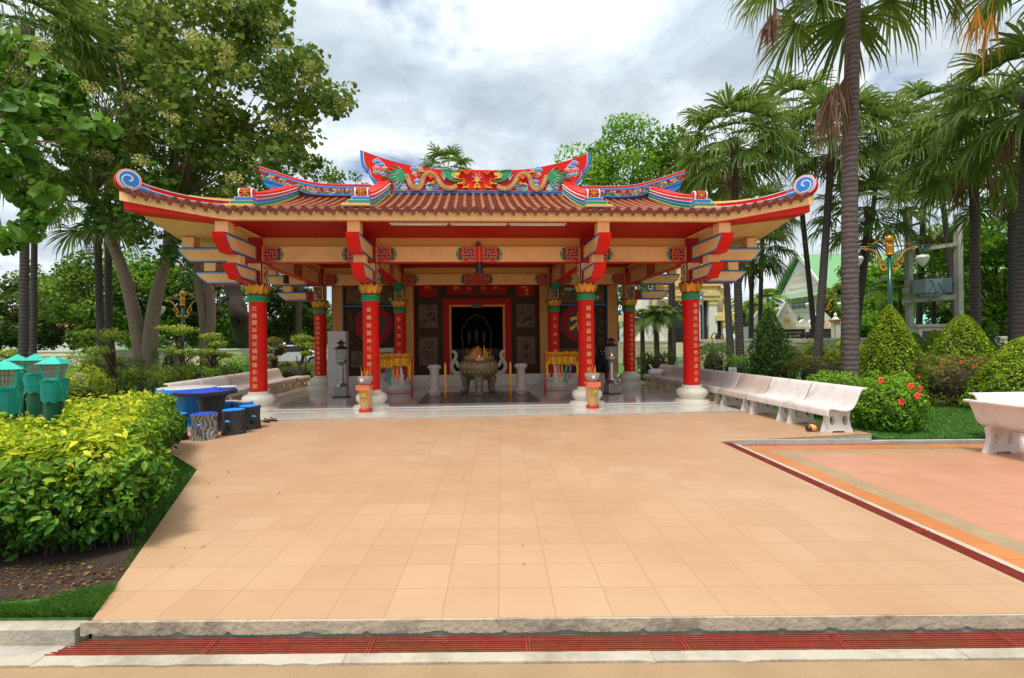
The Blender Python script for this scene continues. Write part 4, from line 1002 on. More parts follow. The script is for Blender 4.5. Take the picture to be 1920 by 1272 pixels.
def leaves_flat(name, poly, n_, s_, m, z, seed):
    r = np.random.default_rng(seed); P = np.array(poly); lo, hi = P.min(0), P.max(0); q = r.uniform(lo, hi, (n_, 2)); a = r.uniform(0, 2*PI, n_); ss = s_*r.uniform(.5, 1.3, n_)
    ux = np.c_[np.cos(a), np.sin(a), r.normal(0, .25, n_)]*ss[:, None]; uy = np.c_[-np.sin(a), np.cos(a), r.normal(0, .3, n_)]*ss[:, None]*.55; c = np.c_[q, z+.004+r.random(n_)*.012]
    V_ = np.stack([c-ux, c+uy, c+ux, c-uy], 1).reshape(-1, 3); i = np.arange(n_)*4
    return npmesh(name, V_, np.c_[i, i+1, i+2, i+3], [m], r.random(n_))
tag(leaves_flat('fallen_leaves', [(-4.2, -8.3), (-2.75, -8.3), (-2.75, -7.75), (-4.2, -7.75)], 700, .014, M['litter'], -.022, 8), kind='stuff')
tag(leaves_flat('fallen_leaves', [(-2.9, -8.2), (-2.66, -8.2), (-2.66, -7.9), (-2.9, -7.9)], 60, .018, M['litter'], -.022, 9), kind='stuff')

tag(leaves_flat('fallen_leaves', [(-3.2, -8.0), (-2.2, -8.0), (-2.6, -5), (-3.9, -5)], 26, .016, M['litter'], .002, 18), kind='stuff')
tag(leaves_flat('fallen_leaves', [(-2, -8.3), (3.2, -8.3), (3.2, -3), (-3, -3)], 30, .010, M['litter'], .002, 19), kind='stuff')
# ================================================================== OBJECTS
# ---- concrete benches
def bench(name, label, loc, rz, m_, ml, group, L=1.16, back=True):
    """seat faces +x local, length along y"""
    t = thing(name, label, 'bench', loc, rz, group)
    prof_ = [(.02, .735), (.03, .755), (-.02, .765), (-.075, .755), (-.10, .740)] 
    inner = [(-.10, .755), (-.03, .758), (.02, .72), (.07, .62), (.12, .50), (.17, .43), (.25, .395), (.36, .40), (.47, .425), (.545, .425), (.585, .395), (.597, .34), (.60, .285)]
    if not back: inner = [(.02, .36), (.05, .40), (.12, .415), (.25, .41), (.36, .41), (.50, .418), (.56, .41), (.59, .37), (.60, .32)]
    ip = smooth_path(inner, 3); th = .034
    op = []
    for i, p in enumerate(ip):
        a, c = ip[max(0, i-1)], ip[min(len(ip)-1, i+1)]; tx, ty = c[0]-a[0], c[1]-a[1]; q = math.hypot(tx, ty); op.append((p[0]+ty/q*th, p[1]-tx/q*th))
    b = MB(); poly = ip+op[::-1]
    b.prism([(p[0], -L/2, p[1]) for p in poly], (0, L, 0), m_); b.build('seat', t, 'auto', bevel=.008)
    for ys in (-L/2+.10, L/2-.17):
        b = MB(); o_ = [(.07, 0), (.21, 0), (.24, .025), (.42, .025), (.45, 0), (.60, 0), (.575, .10), (.545, .20), (.54, .30), (.56, .375), (.47, .385), (.36, .362), (.25, .357), (.17, .39), (.12, .36), (.14, .22), (.11, .10)]
        if not back: o_ = [(.03+(p[0]-.07)*1.0, p[1]) for p in o_]
        # slab with two oval openings built as a ring of quads
        cxs = [(.215, .20), (.435, .20)]
        slab(b, o_, cxs, ys, .07, ml)
        b.build('leg', t, 'auto')
    return t
def slab(b, outl, holes, y, th, m):
    """vertical slab in xz with oval holes, by column slices"""
    from mathutils.geometry import tessellate_polygon
    hs = []
    for (cx, cz) in holes: hs.append([(cx+.045*math.cos(-2*PI*k/16), cz+.085*math.sin(-2*PI*k/16)) for k in range(16)])
    loops = [[Vector((p[0], p[1], 0)) for p in L_] for L_ in [outl]+hs]
    tri = tessellate_polygon(loops); P = [p for L_ in [outl]+hs for p in L_]; n_ = len(P)
    V_ = [(p[0], y, p[1]) for p in P]+[(p[0], y+th, p[1]) for p in P]
    F_ = [tuple(t) for t in tri]+[tuple(n_+i for i in reversed(t)) for t in tri]; o = 0
    for L_ in [outl]+hs:
        k = len(L_)
        for i in range(k): F_.append((o+i, o+(i+1) % k, n_+o+(i+1) % k, n_+o+i))
        o += k
    b.add(V_, F_, m)
gR, gL = 'concrete benches in a line right of the pavilion', 'concrete benches in a line left of the pavilion'
labs = ['nearest glossy white bench in the right-hand line, its open end facing the plaza', 'second white bench from the plaza end of the right-hand line', 'pinkish terrazzo bench between white ones in the right-hand line', 'pale lilac bench fourth from the plaza end of the right-hand line', 'pinkish bench just right of the rightmost red column', 'pinkish bench seen just left of the rightmost front column', 'far pinkish bench with a white plastic bag on its end']
yb = -3.86
for i in range(7):
    mm = ['terr', 'terr', 'terrp', 'terr', 'terrp', 'terrp', 'terrp'][i]; xb = 6.28-.012*i
    if i > 4: xb = 6.17
    z = 0
    bench('terrazzo_bench', labs[i], (xb, yb+.58, z), PI+ (.012 if i % 2 else -.01), M[mm], M['terr'] if i < 3 else M['terry'], gR); yb += 1.19
labs = ['near pale bench at the left line start, behind the blue tables', 'second pale bench of the left line, behind the white basin', 'bench of the left line half hidden by the leftmost red column', 'speckled brown bench just right of the leftmost front column', 'farthest backed bench of the left line with speckled back']
yb = -.82
for i in range(5):
    bench('terrazzo_bench', labs[i], (-6.72, yb+.58, 0), 0, M['terr' if i < 2 else 'terrp'], M['terry'], gL); yb += 1.19
bench('backless_bench', 'low backless concrete bench at the far end of the left line', (-6.66, yb+.62, 0), 0, M['terrp'], M['terry'], gL, back=False)
bench('terrazzo_bench', 'big pinkish-white bench seen from behind at the right picture edge', (6.99, -5.58, -.07), 0, M['terr'], M['terr'], 'benches around the plaza table', L=1.3)
bench('terrazzo_bench', 'white bench facing the camera behind the nearer bench at the right edge', (8.55, -4.28, -.07), -PI/2, M['terr'], M['terr'], 'benches around the plaza table', L=1.5)
t = thing('garden_table', 'pale concrete table edge between the two benches at the right edge', 'table', (8.35, -5.25, -.07)); b = MB(); b.lathe([(.42, .66), (.43, .68), (.43, .72), (.42, .73)], (0, 0, 0), M['terr'], 32); b.build('tabletop', t, 'auto'); b = MB(); b.lathe([(.22, 0), (.13, .08), (.10, .35), (.14, .6), (.2, .66)], (0, 0, 0), M['terr'], 20); b.build('pedestal', t, 'auto')

# ---- stump tables and stools
def wob(a, z): return 1+.05*math.sin(3*a+1.3)+.03*math.sin(5*a+2+z*3)+.02*math.sin(9*a)
def stool(loc, s, mbark, mtop, label, rz, r=.185, h=.42, knob=True):
    t = thing('stump_stool', label, 'stool', loc, rz, 'tree-stump stools around the blue tables')
    b = MB(); b.lathe([(r*1.08, 0), (r*1.0, .06), (r*.95, .2), (r*.96, .33), (r*1.02, h-.02), (r*1.03, h)], (0, 0, 0), mbark, 36, wob); b.build('stump', t, 'auto')
    b = MB(); b.lathe([(r*.97, h-.004), (r*.95, h+.012)], (0, 0, 0), mtop, 36, wob); b.build('seat', t, 'auto')
    if knob:
        b = MB(); b.tube([(0, -r*.8, .12), (0, -r*1.02, .20), (.01, -r*1.3, .25)], [.05, .05, .042], mbark, 10); b.build('knot', t, True)
        b = MB(); b.tube([(.01, -r*1.3, .252), (.011, -r*1.31, .258)], [.038, .036], mtop, 10); b.build('knot_face', t)
    return t
tp = thing('garden_table', 'black-barked stump table with rough cobalt blue top', 'table', (*gy(PZ(398, 806)), 0), 0, 'stump tables left of the pavilion')
b = MB(); b.lathe([(.34, 0), (.27, .05), (.21, .2), (.19, .45), (.24, .62), (.30, .66)], (0, 0, 0), M['stumpk'], 40, wob); b.build('stump', tp, 'auto')
b = MB(); b.lathe([(.46, .66), (.50, .67), (.505, .725), (.49, .735)], (-.10, -.0, 0), M['stumpk'], 48, lambda a, z: 1+.03*math.sin(4*a)+.015*math.sin(11*a)); b.lathe([(.485, .734), (.48, .742)], (-.10, 0, 0), M['cobalt'], 48, lambda a, z: 1+.03*math.sin(4*a)+.015*math.sin(11*a)); b.build('tabletop', tp, 'auto')
tb = thing('garden_table', 'sky blue stump table with worn pale top behind the black one', 'table', (*gy(PZ(352, 797)), 0), 0, 'stump tables left of the pavilion')
b = MB(); b.lathe([(.32, 0), (.26, .05), (.21, .2), (.20, .45), (.25, .62), (.30, .66)], (0, 0, 0), M['cyan'], 40, wob); b.build('stump', tb, 'auto')
b = MB(); b.lathe([(.50, .66), (.52, .67), (.52, .735), (.51, .745)], (0, 0, 0), M['cyan'], 48); b.lathe([(.505, .745), (.50, .748)], (0, 0, 0), M['tabletop'], 48); b.build('tabletop', tb, 'auto')
t = thing('basin', 'shallow white basin upturned on the blue tabletop', 'basin', (float(tp.location[0])+.22, float(tp.location[1])+.1, .742)); b = MB(); b.lathe([(.10, 0), (.13, .03), (.165, .045), (.17, .055), (.155, .055)], (0, 0, 0), M['plastic'], 32); b.build('bowl', t, 'auto')
for (u, v, mb_, mt, lab, rz, r) in ((374, 826, 'stumpg', 'cobalt', 'grey streaked stump stool in front with a blue knot face', .1, .19), (430, 816, 'stumpk', 'cyan', 'black stump stool with bright blue seat right of the grey one', .0, .18),
        (461, 806, 'stumpk', 'cyan', 'black stump stool nearest the leftmost column', .7, .185), (317, 828, 'stumpk', 'cyan', 'black stump stool half hidden by the yellow-green hedge', .9, .18)):
    p = gy(PZ(u, v)); stool((p[0], p[1]+.15, 0), 1, M[mb_], M[mt], lab, rz, r)
for (u, v, lab) in ((422, 798, 'solid blue stool with pale top behind the black stools, left one'), (449, 799, 'solid blue stool with pale top partly behind the black stool by the column')):
    p = gy(PZ(u, v)); stool((p[0], p[1]+.15, 0), 1, M['cyan'], M['tabletop'], lab, .3, .175, .45, False)
# ---- sandals
def shoe(name, u, v, rz, lab, m, grp=None):
    p = gy(PZ(u, v)); t = thing(name, lab, 'shoe', (p[0], p[1], 0), rz, grp); b = MB()
    so2 = [(.035*math.cos(a)*(1 if math.sin(a) > 0 else .8), .125*math.sin(a)) for a in np.linspace(0, 2*PI, 17)[:-1]]
    b.prism([(q[0], q[1], .004) for q in so2], (0, 0, .022), m); b.build('sole', t, bevel=.004)
    b = MB(); b.tube([(-.036, .02, .02), (-.025, .045, .06), (0, .055, .072), (.025, .045, .06), (.036, .02, .02)], .010, m, 8); b.tube([(0, .055, .07), (0, .095, .028)], .007, m, 6)
    b.tube([(-.034, -.03, .02), (-.02, -.05, .055), (.02, -.05, .055), (.034, -.03, .02)], .008, m, 8); b.build('strap', t, True); return t
shoe('sandal', 500, 792, .9, 'black sandal on the court below the step, the left one of the pair', M['black'], 'pair of black sandals')
shoe('sandal', 512, 790, 1.2, 'black sandal on the court below the step, the right one of the pair', M['black'], 'pair of black sandals')
p = gy(PZ(1522, 809)); t = thing('coconut_husk', 'brown dried coconut husk lying by the near bench leg', 'coconut', (p[0], p[1], 0)); b = MB(); b.ball((0, 0, .06), (.085, .07, .06), M['creamd'], 14, 8); b.ball((-.045, 0, .055), (.06, .065, .055), M['bronze'], 12, 8); b.tube([(.06, -.03, .03), (.14, -.07, .012)], [.02, .006], M['bronze'], 6); b.build('husk', t, True)
# ---- bag, fan, small table at far right benches
t = thing('plastic_bag', 'knotted white plastic bag on the far end of the right benches', 'bag', (5.80, 3.9, .42)); b = MB()
def bagf(u_, v_):
    a = u_*2*PI; ph_ = v_*PI; r = .17*(1+.18*math.sin(5*a+3*v_)+.1*math.sin(9*a)); return (r*math.sin(ph_)*math.cos(a)*1.5, r*math.sin(ph_)*math.sin(a), .11-.11*math.cos(ph_))
b.grid(bagf, 30, 10, M['plastic']); b.tube([(-.1, 0, .18), (-.16, 0, .27), (-.2, .02, .36)], [.05, .025, .04], M['plastic'], 8); b.build('bag', t, True)
t = thing('wire_food_cover', 'pale mesh dome leaning behind the far right benches', 'cover', (5.9+.5, 3.3, .75)); b = MB()
for k in range(9): b.tube([(.22*math.cos(a)*math.cos(k*PI/8), .22*math.cos(a)*math.sin(k*PI/8), .22*math.sin(a)) for a in np.linspace(0, PI, 9)], .006, M['plastic'], 4)
for zz_ in (0.0, .08, .15): r = math.sqrt(.22**2-zz_**2); b.tube([(r*math.cos(a), r*math.sin(a), zz_) for a in np.linspace(0, 2*PI, 17)], .005, M['plastic'], 4)
b.tube([(0, 0, -.72), (0, 0, .0)], .018, M['plastic'], 6); b.build('mesh', t)
# ---- cauldron
c0 = PZ(898, 738, .07); cx0, cy_0 = float(c0[0]), float(c0[1])
cd_ = thing('incense_cauldron', 'large round brass incense cauldron on three beast legs before the doorway', 'cauldron', (cx0, cy_0, .072))
b = MB(); b.lathe([(.28, .42), (.44, .50), (.54, .62), (.575, .76), (.56, .88), (.50, .96), (.44, .98), (.43, 1.0), (.455, 1.03), (.455, 1.10), (.42, 1.10), (.42, 1.06)], (0, 0, 0), M['brass'], 48); b.build('bowl', cd_, 'auto')
b = MB()
for r_ in range(3):
    for k in range(7):
        a = -.75+k*.25; zz_ = .66+r_*.12; rr_ = .575 if r_ == 0 else (.578 if r_ == 1 else .55)
        b.ball((rr_*math.sin(a), -rr_*math.cos(a), zz_), (.040, .028, .042), M['brassd'], 8, 6)
b.build('relief', cd_, True)
for k in range(3):
    a = -PI/2+k*2*PI/3; b = MB(); ca, sa = math.cos(a), math.sin(a)
    pts = [(.32*ca, .32*sa, .55), (.44*ca, .44*sa, .42), (.44*ca, .44*sa, .25), (.42*ca, .42*sa, .10), (.47*ca, .47*sa, .04)]
    b.tube(pts, [.12, .15, .11, .09, .085], M['brass'], 14); b.ball((.50*ca, .50*sa, .045), (.12, .10, .05), M['brass'], 12, 6)
    b.ball((.50*ca, .50*sa, .44), (.11, .09, .09), M['brass'], 12, 6)
    for q in (-1, 1): b.ball((.56*ca-q*.05*sa, .56*sa+q*.05*ca, .47), .02, M['brassd'], 6, 4); b.ball((.55*ca-q*.07*sa, .55*sa+q*.07*ca, .03), (.045, .045, .03), M['brass'], 8, 4)
    b.build('leg', cd_, True)
for sg in (-1, 1):
    b = MB(); pth = smooth_path([(.53, .60), (.66, .60), (.76, .70), (.78, .84), (.72, .96), (.66, 1.06), (.66, 1.16), (.70, 1.22), (.78, 1.235)], 3)
    q = rib2(pth, .13, .07); b.prism([(sg*p[0], -.05, p[1]) for p in q], (0, .10, 0), M['brassh'])
    q = rib2(smooth_path([(.53, .82), (.58, .80), (.62, .86), (.66, .96)], 3), .09, .10); b.prism([(sg*p[0], -.05, p[1]) for p in q], (0, .10, 0), M['brassh']); b.build('handle', cd_, 'auto', bevel=.012)
b = MB(); r4 = random.Random(3)
for k in range(60):
    a, rr_ = r4.uniform(0, 6.28), r4.uniform(.05, .36); x_, y_ = rr_*math.cos(a), rr_*math.sin(a)*.8; h_ = r4.uniform(.08, .30)*(1.1-rr_); b.tube([(x_, y_, 1.04), (x_+r4.uniform(-.03, .03), y_, 1.10+h_)], .006, M['candle'] if k % 3 else M['bronze'], 4)
for (x_, h_) in ((-.24, .10), (-.16, .2), (-.02, .30), (.04, .18), (.16, .30), (.24, .12), (-.10, .24)): b.tube([(x_, -.2, 1.04), (x_, -.2, 1.10+h_*.5), (x_, -.2, 1.10+h_)], [.035, .028, .004], M['gold'], 8)
b.build('incense', cd_)
b = MB(); b.box(-.10, .13, -.602, -.596, .98, 1.05, M['card']); b.box(-.17, 0.0, -.47, -.462, 1.04, 1.10, M['pink']); b.tube([(.0, -.49, 1.085), (.0, -.475, 1.085)], .035, M['plastic'], 14); b.build('offering_tag', cd_)
# dark inlay under it
b = MB(); b.add([(-1.55, .42, .0735), (1.50, .42, .0735), (1.5, 3.0, .0735), (-1.55, 3.0, .0735)], [(0, 1, 2, 3)], M['mat_grey']); o_ = b.build('floor_inlay', temple)
# pedestals, candles
for i, (u, v) in enumerate(((815, 742), (977, 738))):
    p = PZ(u, v, .07); t = thing('stone_pedestal', ['carved pale stone pedestal left of the cauldron', 'carved pale stone pedestal right of the cauldron'][i], 'pedestal', (p[0], p[1], .072), 0, 'carved stone pedestals flanking the cauldron')
    b = MB(); b.lathe([(.15, 0), (.165, .03), (.165, .16), (.13, .20), (.125, .68), (.14, .72), (.165, .76), (.165, .85), (.15, .87)], (0, 0, 0), M['terrp'], 28); b.build('shaft', t, 'auto')
    for zz_ in (.10, .80):
        b = MB()
        for k in range(10):
            a = k*2*PI/10; b.ball((.162*math.cos(a), .162*math.sin(a), zz_), (.035, .035, .045), M['terrp'], 8, 6)
        b.build('carved_ring', t, True)
for i, (u, v) in enumerate(((835.5, 746), (957.5, 742))):
    p = PZ(u, v, .07); t = thing('tall_candle', ['tall orange candle on the floor left of the cauldron', 'tall orange candle on the floor right of the cauldron'][i], 'candle', (p[0], p[1], .072), 0, 'tall orange candles')
    b = MB(); b.lathe([(.05, 0), (.055, .015), (.025, .03), (.03, .06), (.04, .09), (.022, .10), (.036, .13)], (0, 0, 0), M['gold'], 16); b.build('holder', t, 'auto')
    b = MB(); b.lathe([(.028, .13), (.031, .86), (.018, .92), (.004, .96)], (0, 0, 0), M['candle'], 14); b.build('wax', t, 'auto')
# garland racks
def rack(u0, v0, lab, loc, w, mir):
    t = thing('garland_rack', lab, 'garland rack', loc, 0, 'garland racks by the inner columns'); b = MB(); hr = 1.17
    for x_ in (-w/2, w/2):
        b.tube([(x_, -.18, 0), (x_, 0, hr*.5), (x_, 0, hr)], .014, M['potred'], 8); b.tube([(x_, .18, 0), (x_, 0, hr*.5)], .014, M['potred'], 8)
    b.tube([(-w/2, 0, hr), (w/2, 0, hr)], .014, M['potred'], 8); b.tube([(-w/2, 0, .12), (w/2, 0, .12)], .012, M['potred'], 8); b.build('frame', t, True)
    r5 = random.Random(u0)
    b = MB(); pts = [(-w/2+w*i/14, -.02+.01*math.sin(i*2), hr+.015*math.sin(i*1.7)) for i in range(15)]; b.tube(pts, [.042+.010*math.sin(i*2.3) for i in range(15)], M['marig'], 8); b.build('top_garland', t, True)
    for k in range(11):
        x_ = -w/2+.05+(w-.10)*k/10; L_ = r5.uniform(.26, .36) if k not in (0, 10) else .62; y_ = -.03-r5.uniform(0, .04)
        b = MB(); mm = M['marig'] if k % 2 else M['marigy']
        b.tube([(x_-.02, y_, hr), (x_-.035, y_, hr-L_*.5), (x_-.012, y_, hr-L_*.75)], .014, M['marig'], 6); b.tube([(x_+.02, y_, hr), (x_+.035, y_, hr-L_*.5), (x_+.012, y_, hr-L_*.75)], .014, M['marig'], 6)
        for q in range(3 if k not in (0, 10) else 6): b.ball((x_+r5.uniform(-.01, .01), y_, hr-L_*.45-q*.065), (.055 if k not in (0, 10) else .036, .04, .045), mm, 8, 6)
        b.tube([(x_, y_, hr-L_*.75), (x_, y_, hr-L_*.95)], [.02, .035], M['plastic'] if k % 3 == 0 else M['marigy'], 8); b.ball((x_, y_, hr-L_), (.03, .03, .022), M['marig'], 8, 5)
        b.build('garland', t, True)
    for k, mm in enumerate(['purple', 'green', 'orange', 'card', 'stele', 'dred']):
        x_ = (-w*.25+k*w*.11)*(mir); b = MB()
        b.grid(lambda a, c, x_=x_, k=k: (x_-.035+.07*a+.02*math.sin(c*5+k), .03+.015*math.sin(c*7+a*3), hr-.12-c*(.62+.1*math.sin(k*2))), 3, 10, M[mm]); b.build('ribbon', t, True)
pL_, pR_ = PZ(742, 747, .07), PZ(1054, 741, .07)
rack(1, 0, 'red-framed rack hung with marigold garlands right of the second red column', (pL_[0]-.02, pL_[1], .072), .92, 1); rack(2, 0, 'red-framed rack hung with marigold garlands left of the third red column', (pR_[0], pR_[1], .072), .95, -1)
# incense pots on the ledge
for i, (u, v) in enumerate(((685.5, 772), (1111, 765))):
    p = PZ(u, v, .033); t = thing('incense_stand', ['flower-painted tan pot stand with incense bowl before the second red column', 'flower-painted tan pot stand with incense bowl before the third red column'][i], 'incense stand', (p[0], p[1], .034), .1*(i*2-1), 'incense stands on the front step')
    b = MB(); b.lathe([(.145, 0), (.15, .02), (.15, .05), (.135, .07), (.11, .075)], (0, 0, 0), M['potred'], 28); b.build('foot', t, 'auto')
    b = MB(); b.lathe([(.105, .07), (.12, .2), (.14, .4), (.155, .54), (.16, .55), (.15, .56)], (0, 0, 0), M['pot'], 28); b.build('pot', t, 'auto')
    b = MB(); b.lathe([(.09, .60), (.13, .64), (.165, .72), (.172, .78), (.165, .80), (.15, .80)], (0, 0, 0), M['ceram'], 28); b.build('bowl', t, 'auto')
    b = MB(); b.box(-.155, .14, -.165, .13, .555, .60, M['card']); b.box(-.16, .14, -.18, -.172, .50, .60, M['card']); b.box(-.155, .135, -.184, -.18, .555, .595, M['orange']); b.build('card_sleeve', t)
    b = MB()
    for (fx, fz) in ((-.045, .44), (.035, .45), (.03, .37)):
        for k in range(8): a = k*PI/4; b.ball((fx+.025*math.cos(a), -.150+abs(fx)*.3, fz+.025*math.sin(a)), (.016, .008, .016), M['marigy'], 6, 4)
        b.ball((fx, -.156+abs(fx)*.3, fz), (.012, .008, .012), M['bronze'], 6, 4)
    for (fx, fz, an) in ((-.05, .33, .4), (.05, .33, -.6), (.0, .30, 0), (.065, .41, -1.1)):
        q = [(fx+.05*math.sin(an+d)*s_, fz+.05*math.cos(an+d)*s_) for s_, d in ((-1, 0), (.3, .5), (1, 0), (.3, -.5))]; b.prism([(a, -.146+abs(fx)*.25, c) for a, c in q], (0, .02, 0), M['green'])
    b.build('flower_painting', t, True)
    b = MB(); r6 = random.Random(i)
    for k in range(14): x_, y_ = r6.uniform(-.1, .1), r6.uniform(-.08, .08); b.tube([(x_, y_, .77), (x_+r6.uniform(-.02, .02), y_, .84+r6.uniform(0, .2))], .004, M['candle'] if k % 2 else M['potred'], 4)
    for x_ in (-.06, .05): b.tube([(x_, -.05, .78), (x_, -.05, .86), (x_, -.05, .93)], [.025, .02, .003], M['gold'], 8)
    b.tube([(-.03, -.166, .72), (-.03, -.172, .72)], .04, M['plastic'], 14); b.build('offerings', t)
# glass oil lanterns
for i, (u, v) in enumerate(((640.5, 745), (1147, 739))):
    p = PZ(u, v, .07); t = thing('oil_lantern', ['tall steel oil lantern with brown hat roof beside the grey stele', 'tall steel oil lantern with tiny yellow flame at the right of the hall'][i], 'lantern', (p[0], p[1], .072), .3*i, 'steel oil lanterns')
    b = MB(); b.box(-.24, .24, -.12, .12, 0, .03, M['bronze']); b.box(-.17, .17, -.14, .14, .03, .30, M['metal'], .0); b.build('base', t, bevel=.01)
    b = MB(); b.lathe([(.17, .30), (.08, .40), (.07, .44), (.055, .88), (.06, .90), (.15, .97), (.165, 1.02), (.165, 1.05)], (0, 0, 0), M['metal'], 8); b.build('stem', t)
    b = MB()
    for k in range(8): a = k*PI/4; b.tube([(.155*math.cos(a), .155*math.sin(a), 1.05), (.155*math.cos(a), .155*math.sin(a), 1.34)], .006, M['metal'], 5)
    b.lathe([(.19, 1.34), (.21, 1.345), (.16, 1.39), (.08, 1.42), (.07, 1.43), (.07, 1.49), (.13, 1.50), (.135, 1.505), (.09, 1.54), (.03, 1.57), (.02, 1.60)], (0, 0, 0), M['bronze'], 24); b.ball((0, 0, 1.62), .022, M['metal'], 8, 6); b.build('roof', t, 'auto')
    gm = bpy.data.materials.get('lantern_glass')
    if gm is None:
        gm, n_, l_, bs = new_mat('lantern_glass'); tr_ = n_.new('ShaderNodeBsdfTransparent'); tr_.inputs[0].default_value = (.82, .84, .82, 1); mx_ = n_.new('ShaderNodeMixShader'); mx_.inputs[0].default_value = .82
        bs.inputs['Roughness'].default_value = .05; bs.inputs['Base Color'].default_value = (.6, .6, .6, 1); l_.new(bs.outputs[0], mx_.inputs[1]); l_.new(tr_.outputs[0], mx_.inputs[2]); l_.new(mx_.outputs[0], n_['Material Output'].inputs['Surface'])
    b = MB(); vs = [(.145*math.cos(k*PI/12), .145*math.sin(k*PI/12), z_) for z_ in (1.04, 1.34) for k in range(24)]; b.add(vs, [(k, (k+1) % 24, 24+(k+1) % 24, 24+k) for k in range(24)], gm); b.build('glass', t, True)
    b = MB(); b.tube([(0, 0, 1.04), (0, 0, 1.20)], .02, M['plastic'], 8); b.build('wick_tube', t, True)
    if i:
        fm, n_, l_, bs = new_mat('flame'); bs.inputs['Base Color'].default_value = (1, .5, .05, 1); bs.inputs['Emission Color'].default_value = (1, .55, .06, 1); bs.inputs['Emission Strength'].default_value = 3
        b = MB(); b.ball((0, -.03, 1.10), (.014, .014, .028), fm, 8, 6); b.build('flame', t, True)
# stele
p = PZ(619, 743, .07); q_ = PZ(651, 743, .07)
t = thing('stone_stele', 'plain pale grey standing stone slab behind the left oil lantern', 'stele', ((p[0]+q_[0])/2-.14, p[1]+.35, .072)); b = MB(); b.box(-.27, .25, 0, .34, 0, 1.86, M['stele']); b.build('slab', t, bevel=.006)
# white picture board leaning on the hall left
t = thing('wall_board', 'pale framed board standing against the hall behind the left lantern', 'board', (-3.35, HY-.28, .30)); b = MB(); b.box(-.42, .5, 0, .05, 0, 1.1, M['stele']); b.box(-.32, .4, -.006, 0, .25, .95, M['panel']); b.build('board', t)
# black dog statue on a red stool
p = PZ(1129, 722, .07)
t = thing('plastic_stool', 'red plastic stool under the black beast statue', 'stool', (p[0], p[1], .072)); b = MB(); b.box(-.2, .2, -.2, .2, .40, .44, M['potred'])
b.build('seat', t, bevel=.01)
for sx in (-1, 1):
    for sy in (-1, 1): b = MB(); b.tube([(sx*.21, sy*.21, 0), (sx*.17, sy*.17, .40)], [.03, .035], M['potred'], 6); b.build('leg', t)
t2 = thing('beast_statue', 'black furry seated beast statue with open mouth on a red stool', 'statue', (p[0], p[1], .513), -.2)
b = MB(); b.tube([(0, .12, 0), (0, .10, .2), (0, 0, .42), (0, -.06, .56)], [.2, .24, .2, .13], M['fur'], 14); b.ball((0, -.10, .66), (.17, .17, .15), M['fur'], 16, 10); b.ball((0, -.25, .62), (.08, .09, .07), M['fur'], 12, 8)
for sx in (-1, 1):
    b.tube([(sx*.10, -.10, .74), (sx*.15, -.06, .86)], [.06, .015], M['fur'], 8); b.tube([(sx*.12, -.08, .34), (sx*.12, -.18, .12), (sx*.12, -.20, -.02)], [.09, .07, .06], M['fur'], 10); b.ball((sx*.16, .06, .08), (.11, .16, .11), M['fur'], 10, 6)
b.tube([(.12, -.18, -.04), (.14, -.22, -.30)], [.05, .03], M['fur'], 8); b.build('body', t2, True)
b = MB()
for sx in (-1, 1): b.ball((sx*.06, -.25, .70), .018, M['plastic'], 8, 6)
b.build('eyes', t2, True); b = MB(); b.ball((0, -.33, .60), (.03, .02, .02), M['card'], 8, 6); b.build('tongue', t2, True)

